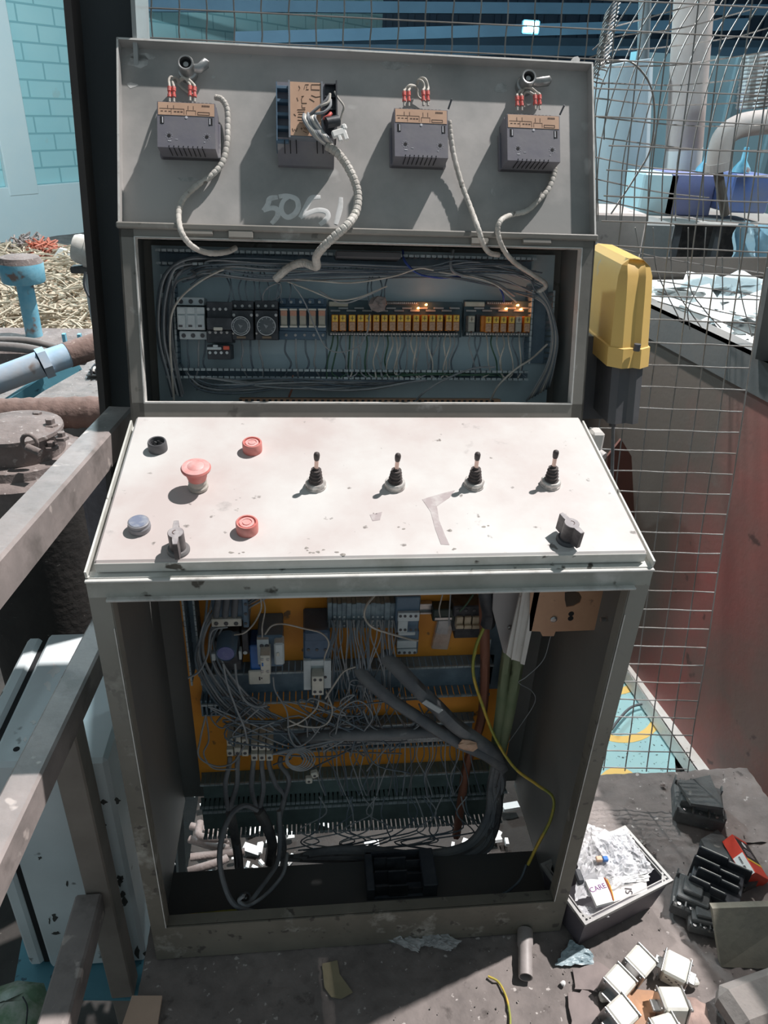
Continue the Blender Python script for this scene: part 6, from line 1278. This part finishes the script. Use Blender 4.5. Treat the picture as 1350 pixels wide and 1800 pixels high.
# debris on the ground behind the pedestal, seen through its bottom gap
mb = MB(); rr = random.Random(16)
for k in range(170):
    x = rr.choice([rr.gauss(-.28, .07), rr.gauss(.36, .05), rr.gauss(-.28, .07), rr.uniform(-.4, .45)]); y = rr.uniform(.30, .95); s = rr.uniform(.005, .022)
    Mr = T(x, y, -.31 + rr.uniform(0, .02)) @ Matrix.Rotation(rr.uniform(0, 6), 4, 'Z') @ Matrix.Rotation(rr.uniform(-.5, .5), 4, 'X')
    mb.box((0, 0, 0), (s * 2.2, s, rr.uniform(.002, .012)), Mr)
solo('rubble', mb, WHITEJ, 'sunlit pale rubble on the ground behind the pedestal', 'rubble', kind='stuff')
for i, pts in enumerate(([(335, 1452), (372, 1462), (400, 1485)], [(333, 1475), (375, 1488), (402, 1492)], [(335, 1507), (400, 1500), (430, 1497)], [(330, 1532), (385, 1515), (400, 1508)], [(352, 1445), (352, 1470), (400, 1475)])):
    mb = MB(); mb.tube(spline([atz(x, y, -.24 + .01 * i) for x, y in pts], 4), .010, 8); solo('branch', mb, CASTD, ['bark-like stick behind the lower left gap, top one', 'bark-like stick behind the lower left gap, second one', 'level stick behind the lower left gap', 'stick leaning up at the lower left gap, lowest one', 'thin crossing stick behind the lower left gap'][i], 'stick', smooth=60)

# ---------------------------------------------------------------- left: railing, column, cabinet
gr = thing('steel_railing', 'dusty square-tube steel railing with post left of the console', 'railing', (-.46, -.02, -.3))
def rail(a, b, w_, h_, ext0, ext1, m, nm='rail'):
    d_ = (b - a).normalized(); a = a - d_ * ext0; b = b + d_ * ext1; Fr = frame(a, d_, Vector((0, 0, 1)).cross(d_)); L_ = (b - a).length
    mb = MB(); mb.bx(0, L_, 0, w_, -h_, 0, Fr, b=.004); return part(nm, mb, m, gr)
rail(atz(189, 713, .94), atz(0, 907, .955), .048, .062, .0, .9, RAILP)
rail(atz(161, 1085, .56), atz(0, 1391, .585), .046, .058, .35, .7, RAILP)
PY = .085; r3 = aty(133, 1571, PY); rail(r3, atz(64, 1800, r3.z + .022), .050, .058, .0, .6, RAILP)
pA = aty(110, 1420, PY); pB = aty(160, 1420, PY)
mb = MB(); mb.bx(pA.x, pB.x, PY + .002, PY + .05, -.8, .515, b=.003); part('post', mb, POSTB, gr)
cl = thing('steel_column', 'dark steel I-section column behind the left edge of the console', 'column', (-.42, .68, -.8))
a0 = aty(136, 0, .64).x; a1 = aty(236, 0, .64).x; Mcol = T(0, 0, 0)
xb0 = aty(192, 690, .64).x
def slab(x0a, x0b, x1a, x1b, y0, y1, z0, z1, m, nm):
    mb = MB(); mb.add([(x0a, y0, z0), (x1a, y0, z0), (x1a, y1, z0), (x0a, y1, z0), (x0b, y0, z1), (x1b, y0, z1), (x1b, y1, z1), (x0b, y1, z1)], [(3, 2, 1, 0), (4, 5, 6, 7), (0, 1, 5, 4), (1, 2, 6, 5), (2, 3, 7, 6), (3, 0, 4, 7)]); part(nm, mb, m, cl)
ZT = 2.0; zl = aty(192, 690, .64).z; zh = aty(140, 0, .64).z; kx = (a0 - xb0) / (zh - zl)
xat = lambda z: xb0 + kx * (z - zl)
slab(xat(-.8), xat(ZT), xat(-.8) + .094, xat(ZT) + .094, .655, .665, -.8, ZT, COLM, 'web')
slab(xat(-.8) - .012, xat(ZT) - .012, xat(-.8), xat(ZT), .60, .72, -.8, ZT, COLF, 'flange')
slab(xat(-.8) + .092, xat(ZT) + .092, xat(-.8) + .099, xat(ZT) + .099, .60, .72, -.8, ZT, mat('pale_steel_edge', (.42, .44, .44), rough=.5), 'flange')
YC = .16; xw0 = aty(92, 1715, YC).x; xw1 = aty(258, 1690, YC).x; zc0 = aty(262, 1690, YC).z; zc1 = aty(212, 1335, YC).z; yc1 = atz(175, 1110, zc1).y
wc = thing('enclosure_cabinet', 'scuffed white steel enclosure standing between railing and console', 'cabinet', ((xw0 + xw1) / 2, .35, zc0))
mb = MB(); mb.bx(xw0, xw1, YC, yc1, zc0, zc1, b=.008); part('body', mb, CABW, wc)
mb = MB(); mb.bx(xw0 - .046, xw0 - .013, YC + .005, yc1 - .005, zc0 + .005, zc1 - .005, b=.008); part('door', mb, CABW, wc)
mb = MB(); mb.bx(xw0 - .013, xw0, YC + .01, yc1 - .01, zc0 + .01, zc1 - .012); part('door_seal', mb, MODS, wc)
mb = MB(); p = atz(29, 1317, zc1); mb.lathe([(.006, zc1 + .0002), (.006, zc1 + .0008), (0, zc1 + .0008)], T(p.x, p.y, 0), 12); part('bolt_hole', mb, MODS, wc)
CHD = mat('dark_chipped_spot', (.07, .07, .065), rough=.9, bump=0); rr = random.Random(18)
for cx, cy, rx, ry in ((213, 1543, 8, 5), (211, 1549, 5, 9), (214, 1572, 7, 6), (207, 1575, 6, 4), (219, 1585, 7, 9), (211, 1592, 5, 4), (180, 1410, 8, 5), (206, 1407, 6, 5), (95, 1612, 6, 8), (87, 1618, 2, 6), (208, 1680, 6, 5), (224, 1678, 7, 11), (242, 1674, 6, 10), (257, 1678, 5, 7), (70, 1508, 3, 3), (118, 1552, 2, 7), (180, 1450, 6, 3), (100, 1640, 8, 3)):
    P_ = [aty(cx + rx * rr.uniform(.3, 1.3) * math.cos(k * .57), cy + ry * rr.uniform(.3, 1.3) * math.sin(k * .57), YC) for k in range(11)]
    mb = MB(); mb.prism([(p.x, p.z) for p in P_], 0, .0010, frame((0, YC, 0), (1, 0, 0), (0, 0, 1))); part('paint_chip', mb, CHD, wc)
for cx, cy, rx, ry in ((95, 1180, 12, 12), (85, 1205, 8, 9), (60, 1270, 6, 5), (130, 1150, 7, 6), (45, 1300, 4, 4)):
    P_ = [atz(cx + rx * rr.uniform(.3, 1.3) * math.cos(k * .57), cy + ry * rr.uniform(.3, 1.3) * math.sin(k * .57), zc1) for k in range(11)]
    mb = MB(); mb.prism([(p.x, p.y) for p in P_], zc1 - .0005, zc1 + .0008); part('bright_scuff', mb, PAPER, wc)
mb = MB(); zb2 = zc0 - .004; P_ = [atz(x, y, zb2) for x, y in ((20, 1754), (262, 1756), (300, 1500), (70, 1480))]; mb.prism([(p.x, p.y) for p in P_], zb2 - .008, zb2); solo('painted_board', mb, TEALB, 'teal painted board beneath the white enclosure', 'board')
bg_ = thing('plastic_bag', 'green and clear plastic bag at the bottom left corner', 'plastic bag', tuple(atz(35, 1780, -.3)))
mb = MB(); mb.rock(tuple(atz(20, 1790, -.18)), (.16, .13, .12), seed=5, amp=.15); part('bag', mb, mat('pale_green_film', (.20, .34, .20), (.55, .60, .52), .5, .1, 18, rough=.25, alpha=.85, bump=.7, bscale=30), bg_, smooth=60)
mb = MB(); mb.tube(spline([atz(x, y, -.11) for x, y in ((40, 1752), (48, 1770), (46, 1800))], 5), .0015, 6); part('tie_string', mb, BLK, bg_)

# ---------------------------------------------------------------- left: machinery and heaps
def P(x, y, Y): return aty(x, y, Y)
mb = MB(); a_ = P(-60, 730, 1.05); b_ = P(260, 722, 1.05); n_ = 40
mb.tube([a_ + (b_ - a_) * q / n_ for q in range(n_ + 1)], .032, 20, rf=lambda t_, i: .042 + .0015 * math.sin(i * 1.9)); solo('dusty_pipe', mb, RUSTD, 'horizontal pipe thickly caked in brown dust behind the railing', 'pipe', smooth=60)
vt = thing('valve_housing', 'round dust-caked bolted valve housing at the left edge', 'machine housing', tuple(P(25, 860, .86)))
cc = P(28, 752, .86); sc_ = (P(100, 790, .86) - P(0, 790, .86)).length / 100
mb = MB(); r_ = 78 * sc_; hgt = 46 * sc_
mb.lathe([(r_ * .98, -hgt), (r_ * 1.0, -hgt * .9), (r_, -hgt * .15), (r_ * 1.03, -.004), (r_ * 1.02, .004), (r_ * .6, .010), (r_ * .3, .014), (0, .014)], T(*cc), 32); part('cover', mb, CASTD, vt, smooth=35)
mb = MB(); mb.lathe([(r_ * 1.65, -hgt * 2.5), (r_ * 1.7, -hgt * 2.4), (r_ * 1.7, -hgt * 1.45), (r_ * 1.6, -hgt * 1.35), (r_ * 1.35, -hgt * 1.30), (r_ * 1.3, -hgt * .98), (r_ * .9, -hgt * .95), (0, -hgt * .95)], T(*cc), 40); part('flange', mb, CASTD, vt, smooth=35)
mb = MB(); mb.lathe([(r_ * 1.6, -.9), (r_ * 1.6, -hgt * 2.45), (0, -hgt * 2.4)], T(*cc), 36); part('tank', mb, DARKG, vt, smooth=35)
for (x, y) in ((66, 728), (88, 740)):
    mb = MB(); p = P(x, y, .86 if x > 80 else .93); M_ = T(*p); mb.lathe([(.019, -.05), (.017, -.012), (.0165, -.008), (.011, -.006), (.011, .006), (0, .007)], M_, 6); part('bolt', mb, CASTD, vt)
for (x, y) in ((15, 790), (90, 782), (108, 765)):
    mb = MB(); p = P(x, y, .80); mb.lathe([(.016, -.01), (.016, -.003), (.009, -.002), (.009, .008), (0, .009)], T(*p), 6); part('bolt', mb, CASTD, vt)
mb = MB(); p = P(52, 778, .76); mb.tube([p + Vector((.016 * math.cos(k * .45), 0, .020 * math.sin(k * .45))) for k in range(15)], .005, 8); mb.cyl(p + Vector((0, -.02, -.002)), p + Vector((.03, -.03, -.012)), .009, n=10); part('lifting_eye', mb, CASTD, vt, smooth=60)
mb = MB(); a_ = P(165, 860, .62); mb.box(tuple(a_ + Vector((0, .06, -.16))), (.07, .10, .42), b=.01); solo('dusty_bracket', mb, mat('dusty_violet_block', (.24, .22, .24), (.15, .13, .14), .5, .15, 16, (.14, .15, .24), .62, 8, rough=.9, bump=.8), 'dust-coated machine bracket between railing and desk', 'bracket')
bp_ = thing('blue_pipe', 'faded blue pipe with a hexagonal union slanting up behind the railing', 'pipe', tuple(P(60, 640, 1.5)))
a_ = P(-60, 690, 1.42); b_ = P(72, 640, 1.5); c_ = P(185, 602, 1.62)
mb = MB(); mb.tube([a_, b_], .041, 24); mb.tube([b_, b_ + (c_ - b_) * .42], .039, 24); part('tube', mb, BLUEPI, bp_, smooth=50)
mb = MB(); mb.tube([b_ + (c_ - b_) * .40, b_ + (c_ - b_) * .7, c_], .0405, 24); part('dusty_length', mb, RUSTD, bp_, smooth=50)
mb = MB(); d_ = (c_ - a_).normalized(); mb.cyl(b_ - d_ * .0, b_ + d_ * .026, .050, n=6); part('union_nut', mb, BLUEPI, bp_)
st = thing('blue_post', 'sky-blue mushroom-capped post with dusty top at the left', 'post', tuple(P(40, 585, 2.2)))
cc = P(36, 462, 2.2); s2 = (P(100, 460, 2.2) - P(0, 460, 2.2)).length / 100
mb = MB(); mb.lathe([(36 * s2, -34 * s2), (38 * s2, -30 * s2), (39 * s2, 0), (33 * s2, 10 * s2), (12 * s2, 13 * s2), (0, 13 * s2)], T(*cc), 28); part('cap', mb, BLUEST, st, smooth=40)
mb = MB(); zb_ = P(36, 590, 2.2).z; mb.cyl((cc.x, cc.y, zb_ - .05), (cc.x, cc.y, cc.z - 30 * s2), 15 * s2, n=20); part('stem', mb, BLUEST, st, smooth=40)
mb = MB(); mb.lathe([(38.5 * s2, 1 * s2), (33 * s2, 11 * s2), (12 * s2, 14.5 * s2), (0, 14.5 * s2)], T(*cc), 28); part('dust_layer', mb, CASTD, st, smooth=40)
mb = MB(); zz = P(40, 590, 2.2).z; mb.bx(P(-80, 590, 2.2).x, P(172, 590, 2.2).x, 1.98, 2.32, zz - .05, zz, b=.006); solo('machine_plate', mb, CASTD, 'dust-covered machine plate under the mushroom-capped post', 'plate')
mb = MB(); p = P(128, 588, 2.1); [mb.bx(p.x - .03 * k, p.x - .03 * k + .012, 2.05, 2.07, zz - .01, zz + .05) for k in (-1, .9)]; solo('lug_pair', mb, BLUEST, 'pair of small upright lugs on the dust-covered plate', 'lug')
for i, pts in enumerate(([(-20, 598), (50, 600), (100, 612)], [(-20, 608), (40, 612), (90, 622)])):
    mb = MB(); mb.tube(spline([P(x, y, 1.8 - .1 * i) for x, y in pts], 6), .014 + .002 * i, 12); solo('hose', mb, mat('dusty_grey_hose', (.27, .245, .23), (.19, .17, .165), .5, .15, 10, rough=.9, bump=.3) if i == 0 else bpy.data.materials['dusty_grey_hose'], ['thin dusty hose crossing behind the faded blue pipe, upper one', 'dusty hose crossing behind the faded blue pipe, lower one'][i], 'hose', smooth=60)
mb = MB(); mb.tube([P(15, 712, 1.75), P(70, 676, 1.8), P(135, 640, 1.9)], .03, 4); solo('teal_beam', mb, TEALB, 'dark teal beam under the faded blue pipe', 'beam')
fl = thing('floodlight', 'white round floodlight on a bracket beside the column', 'floodlight', tuple(P(145, 480, 2.0)))
cc = P(150, 440, 2.0); s3 = (P(100, 440, 2.0) - P(0, 440, 2.0)).length / 100
mb = MB(); M_ = frame(cc, (0, 1, 0), (.25, 0, 1)); mb.lathe([(0, -22 * s3), (22 * s3, -21 * s3), (26 * s3, -12 * s3), (27 * s3, 0), (30 * s3, 2 * s3), (30 * s3, 10 * s3), (26 * s3, 12 * s3), (0, 13 * s3)], M_, 26); part('housing', mb, mat('cream_white_metal', (.78, .76, .71), (.6, .57, .52), .5, .15, 20, rough=.4), fl, smooth=40)
mb = MB(); p = P(143, 473, 2.0); mb.box(tuple(p), (34 * s3, .05, 12 * s3), b=.004); part('bracket', mb, BLKD, fl)
mb = MB(); mb.tube([P(152, 480, 2.0), P(160, 540, 2.0), P(170, 588, 2.0), P(171, 606, 2.0)], 5 * s3, 10); part('pole', mb, WPL, fl, smooth=50)
mb = MB(); mb.tube(spline([P(x, y, 1.97) for x, y in ((150, 478), (148, 500), (156, 520), (168, 528))], 5), 2.5 * s3, 8); part('lead', mb, CABLE, fl, smooth=50)
for i, (x0, x1, lb) in enumerate(((152, 190, 'strapped sandal on the dusty ground beside the column foot'),)):
    sn = thing('sandal', lb, 'sandal', tuple(P(165, 657, 4.1))); p = P(168, 656, 4.1); s4 = (P(100, 656, 4.1) - P(0, 656, 4.1)).length / 100
    mb = MB(); mb.bx(p.x - 14 * s4, p.x + 50 * s4, 4.05, 4.15, p.z - 2 * s4, p.z + 2 * s4, b=.006); part('sole', mb, BLKD, sn)
    mb = MB(); mb.rock((p.x - 2 * s4 + .03, 4.1, p.z + 7 * s4), (34 * s4, .08, 12 * s4), seed=3, amp=.06); part('foot', mb, mat('pale_foot', (.62, .55, .50), rough=.6), sn, smooth=60)
    mb = MB(); [mb.bx(p.x + (q * 9 - 5) * s4, p.x + (q * 9 - 2) * s4, 4.04, 4.16, p.z + 2 * s4, p.z + 13.6 * s4, b=.004) for q in range(3)]; part('strap', mb, BLK, sn)
# heaps
mb = MB(); rr = random.Random(19)
HZ = P(80, 456, 6.3).z + .24; WN = wf.col[2].to_3d()
def hz(x, y): return -.24 + HZ * math.exp(-(((x + 2.9) / 2.2) ** 4 + ((y - 6.5) / 1.15) ** 2))
for k in range(2600):
    x = rr.uniform(-5.0, -1.2); y = rr.uniform(4.9, 7.2); z = hz(x, y) + rr.uniform(-.02, .05)
    if (Vector((x, y, z)) - wf.translation).dot(WN) < .2: continue
    a_ = rr.uniform(0, math.pi); l_ = rr.uniform(.10, .26); t_ = rr.uniform(-.45, .45); d_ = Vector((math.cos(a_), math.sin(a_), t_)) * l_ / 2; c_ = Vector((x, y, z))
    mb.tube([c_ - d_, c_ + d_ * .2 + Vector((0, 0, .01)), c_ + d_], rr.uniform(.006, .012), 4)
mb.grid(30, 24, lambda i, j: (-5 + 3.9 * i, 4.7 + 2.3 * j, max(-.25, hz(-5 + 3.9 * i, 4.7 + 2.3 * j) - .03)))
solo('straw_heap', mb, mat('pale_straw', (.52, .44, .34), (.36, .29, .215), .5, .2, 3, rough=.8, bump=0), 'big heap of pale straw-like offcuts in front of the turquoise wall', 'straw heap', kind='stuff')
def tangle(nm, lab, px, py, Y, rx, ry, n_, r, m, seed):
    rr = random.Random(seed); c_ = P(px, py, Y); s_ = (P(100, py, Y) - P(0, py, Y)).length / 100; mb = MB()
    for k in range(n_):
        pts = [c_ + Vector((rr.gauss(0, rx * s_ * .45), rr.gauss(0, .12), abs(rr.gauss(0, ry * s_ * .5)))) for _ in range(4)]; mb.tube(spline(pts, 4), r, 5)
    return solo(nm, mb, m, lab, 'scrap heap', kind='stuff')
tangle('wire_scrap', 'tangle of red scrap wire on top of the straw heap', 78, 450, 6.7, 26, 22, 130, .009, mat('scrap_red', (.50, .13, .07), (.32, .12, .09), .5, .2, 5, rough=.7), 31)
tangle('brown_scrap', 'tangle of grey-brown brush scrap left of the red scrap wire', 48, 448, 6.9, 28, 28, 110, .009, CASTD, 32)
mb = MB(); P_ = [P(x, y, 6.4) for x, y in ((88, 458), (104, 436), (118, 440), (132, 462), (120, 466), (105, 455))]; mb.prism([(p.x, p.z) for p in P_], -.04, 0, frame((0, 6.4, 0), (1, 0, 0), (0, 0, 1))); solo('white_sheet', mb, PAPER, 'bright white sheet scrap beside the floodlight', 'sheet')

# ---------------------------------------------------------------- hall background at the right
def bgbox(nm, lab, cat, x0, y0, x1, y1, Y, dep, m, b=.01):
    a_ = P(x0, y0, Y); c_ = P(x1, y1, Y)
    if cat in ('block', 'box'): c_.z = -.8
    mb = MB(); mb.bx(a_.x, c_.x, Y, Y + dep, c_.z, a_.z, b=b); return solo(nm, mb, m, lab, cat, org=Vector(((a_.x + c_.x) / 2, Y + dep / 2, c_.z)))
def bgcyl(nm, lab, cat, x, y0, y1, rpx, Y, m, xb=None):
    a_ = P(x, y0, Y); c_ = P(xb or x, y1, Y); s_ = (P(x + 50, y1, Y) - P(x - 50, y1, Y)).length / 100; mb = MB(); mb.cyl(c_, a_, rpx * s_, n=32); return solo(nm, mb, m, lab, cat, smooth=40, org=c_)
PALE = mat('pale_blue_steel', (.52, .60, .64), (.40, .48, .53), .5, .2, 2, rough=.5)
PINKD = mat('pinkish_dusty_steel', (.55, .46, .42), (.42, .35, .33), .5, .2, 4, rough=.7)
bgcyl('storage_tank', 'pale blue-grey upright tank behind the mesh beside the lid', 'tank', 1095, 110, 398, 44, 4.6, PALE, 1088)
bgcyl('round_duct', 'tall pinkish upright round duct behind the mesh', 'duct', 1222, -30, 262, 30, 4.4, PINKD, 1202)
bgcyl('round_duct', 'lower length of the upright round duct, its white colour standing for bright light', 'duct', 1202, 262, 305, 30, 4.4, mat('lit_duct_tone', (.72, .72, .70), rough=.5), 1198)  # bright light on the duct's lower length is put into its colour
bgcyl('narrow_column', 'narrow grey upright between tank and round duct', 'column', 1135, -20, 400, 9, 5.2, mat('grey_upright', (.20, .23, .25), rough=.6), 1118)
bgbox('plastic_crate', 'pale cyan crate on the far table', 'crate', 1134, 304, 1180, 383, 3.9, .3, mat('pale_cyan_crate', (.52, .74, .80), (.62, .78, .82), .5, .2, 5, rough=.5))
bgbox('plastic_crate', 'violet-blue crate on the far table right of the pale cyan one', 'crate', 1181, 304, 1246, 382, 3.9, .3, mat('violet_blue_crate', (.22, .24, .50), (.28, .30, .46), .5, .2, 4, rough=.5))
bgbox('plastic_crate', 'deep blue crate on the far table near the right edge', 'crate', 1294, 306, 1346, 376, 3.7, .3, mat('deep_blue_crate', (.08, .16, .48), (.22, .24, .34), .5, .2, 4, rough=.5))
bp2 = thing('bent_pipe', 'thick brown pipe bending down from the right edge behind the mesh', 'pipe', tuple(P(1262, 300, 3.5)))
s_ = (P(1300, 250, 3.5) - P(1200, 250, 3.5)).length / 100
mb = MB(); mb.tube(spline([P(x, y, 3.5) for x, y in ((1380, 214), (1340, 215), (1300, 222), (1274, 240), (1264, 270), (1262, 300))], 6), 19 * s_, 20); part('pipe', mb, PINKD, bp2, smooth=60)
mb = MB(); mb.cyl(P(1262, 300, 3.5), P(1262, 285, 3.5), 23 * s_, n=24); part('collar', mb, PINKD, bp2); mb = MB(); mb.cyl(P(1262, 302, 3.5), P(1275, 378, 3.5), 8 * s_, n=12); part('down_pipe', mb, mat('brown_down_pipe', (.12, .095, .08), rough=.7), bp2)
mb = MB(); a_ = P(1335, 95, 3.8); c_ = P(1322, 190, 3.8); n_ = 28; mb.tube([a_ + (c_ - a_) * q / n_ for q in range(n_ + 1)], .1, 20, rf=lambda t_, i: .085 + (.006 if i % 2 else 0)); solo('flexible_duct', mb, STEEL, 'shiny corrugated flexible duct near the right edge', 'duct')
for i, (x, y) in enumerate(((1237, 262), (1288, 270))):
    c_ = P(x if i == 0 else 1302, 303, 4.0 if i == 0 else 3.8); mb = MB(); s_ = .0030; mb.lathe([(18 * s_, 0), (16 * s_, 8 * s_), (6 * s_, 22 * s_), (5 * s_, 45 * s_), (0, 46 * s_)], T(*c_), 14); solo('funnel', mb, BLUEST, ['turquoise funnel left of the bent brown pipe', 'turquoise funnel right of the bent brown pipe'][i], 'funnel', smooth=40)
ta = thing('work_table', 'long dark work table carrying the crates in the far hall', 'table', tuple(P(1220, 470, 3.9)))
a_ = P(1115, 384, 3.7); c_ = P(1420, 392, 3.7); zt4 = a_.z
mb = MB(); mb.bx(a_.x, c_.x, 3.6, 4.5, c_.z - .02, zt4, b=.01); part('table_top', mb, mat('grey_table_edge', (.32, .31, .29), rough=.6), ta)
for x in (1172, 1242, 1300):
    p = P(x, 470, 3.7); mb = MB(); mb.bx(p.x - .02, p.x + .02, 3.65, 3.7, -.8, c_.z - .02); part('leg', mb, DARKB, ta)
mb = MB(); mb.bx(P(1170, 400, 4.3).x, P(1305, 400, 4.3).x, 4.3, 4.35, -.5, c_.z - .03); part('back_panel', mb, BLKD, ta)
bgbox('plaster_block', 'pinkish plaster block with dark stains at the right of the lid foot', 'block', 1044, 374, 1126, 450, 2.9, .4, mat('pinkish_plaster', (.58, .50, .46), (.46, .39, .36), .5, .15, 6, (.22, .18, .17), .66, 9, rough=.8))
bgbox('grey_drum_box', 'dull grey box between the plaster block and the dark table', 'box', 1120, 392, 1172, 470, 3.2, .3, mat('dull_grey_box', (.24, .25, .25), (.17, .18, .18), .5, .2, 5, rough=.7))
mb = MB(); rr = random.Random(8); a_ = P(1300, 395, 2.9); c_ = P(1365, 490, 2.9); ph = [rr.uniform(5, 30) for _ in range(4)]
mb.grid(16, 12, lambda i, j: (a_.x + (c_.x - a_.x) * i, 2.9 + .05 * math.sin(i * 17) + .03 * math.sin(j * 9 + i * 22), c_.z + (a_.z - c_.z) * j + .02 * math.sin(i * 12))); solo('tarpaulin', mb, mat('pale_blue_tarpaulin', (.42, .66, .80), (.62, .76, .82), .5, .2, 6, rough=.5), 'pale blue tarpaulin draped at the right edge above the bin', 'tarpaulin', smooth=60)
lm = thing('hall_or_fill_lamp', 'glowing cyan-white lamp high in the dark hall', 'lamp', tuple(P(935, 47, 8)))
p = P(935, 47, 8); mb = MB(); mb.rock(tuple(p), (.11, .05, .09), seed=1, amp=.02); part('glowing_bulb', mb, mat('lamp_glow', (.35, .95, 1.0), emit=25, bump=0), lm, smooth=60)
mb = MB(); mb.bx(p.x - .09, p.x + .09, 8.03, 8.10, p.z - .06, p.z + .06, b=.01); part('housing', mb, NAVYL, lm)
ld = bpy.data.lights.new('lamp_light', 'POINT'); lo = bpy.data.objects.new('lamp_light', ld); COL.objects.link(lo); ld.energy = 60; ld.color = (.3, .85, 1); ld.shadow_soft_size = .1; lo.location = p + Vector((0, -.12, 0))

for (pos, en, lb) in ((Vector((-1.3, 4.9, 3.4)), 520, 'added fill lamp out of view above the straw heap'), (Vector((2.6, 2.4, 2.9)), 70, 'added fill lamp out of view over the red bin')):  # added lamps out of view, brightening the left wall and far right
    wl = thing('hall_or_fill_lamp', lb, 'lamp', tuple(pos)); mb = MB(); mb.lathe([(.16, -.02), (.15, .04), (.05, .14), (.03, .2), (0, .2)], T(*pos), 20); part('shade', mb, NAVYL, wl)
    mb = MB(); mb.tube([pos + Vector((0, 0, .19)), pos + Vector((0, 0, 2.4))], .006, 6); part('cable', mb, BLK, wl)
    ld = bpy.data.lights.new('fill_lamp_light', 'POINT'); lo = bpy.data.objects.new('fill_lamp_light', ld); COL.objects.link(lo); ld.energy = en; ld.color = (.72, .93, 1); ld.shadow_soft_size = .12; lo.location = pos - Vector((0, 0, .14))

pos = Vector((.62, 1.45, 2.25)); wl = thing('hall_or_fill_lamp', 'added fill spot out of view behind the mesh fence, aimed at the painted sheet', 'lamp', tuple(pos))  # added spot out of view, lighting the painted sheet and the channel
aim = (Vector((.98, .62, -.3)) - pos).normalized(); Fa = frame(pos, aim.orthogonal(), aim.cross(aim.orthogonal()))
mb = MB(); mb.lathe([(.09, .02), (.085, .0), (.05, -.12), (.02, -.14), (0, -.14)], frame(pos, Fa.col[0].to_3d(), aim.cross(Fa.col[0].to_3d())), 20); part('shade', mb, NAVYL, wl)
mb = MB(); mb.tube([pos, pos + Vector((0, 0, 3))], .006, 6); part('cable', mb, BLK, wl)
ld = bpy.data.lights.new('fill_spot_light', 'SPOT'); lo = bpy.data.objects.new('fill_spot_light', ld); COL.objects.link(lo); ld.energy = 200; ld.color = (1, .97, .94); ld.spot_size = math.radians(50); ld.spot_blend = .4; ld.shadow_soft_size = .03
lo.location = pos + aim * .05; lo.rotation_euler = aim.to_track_quat('-Z', 'Y').to_euler()
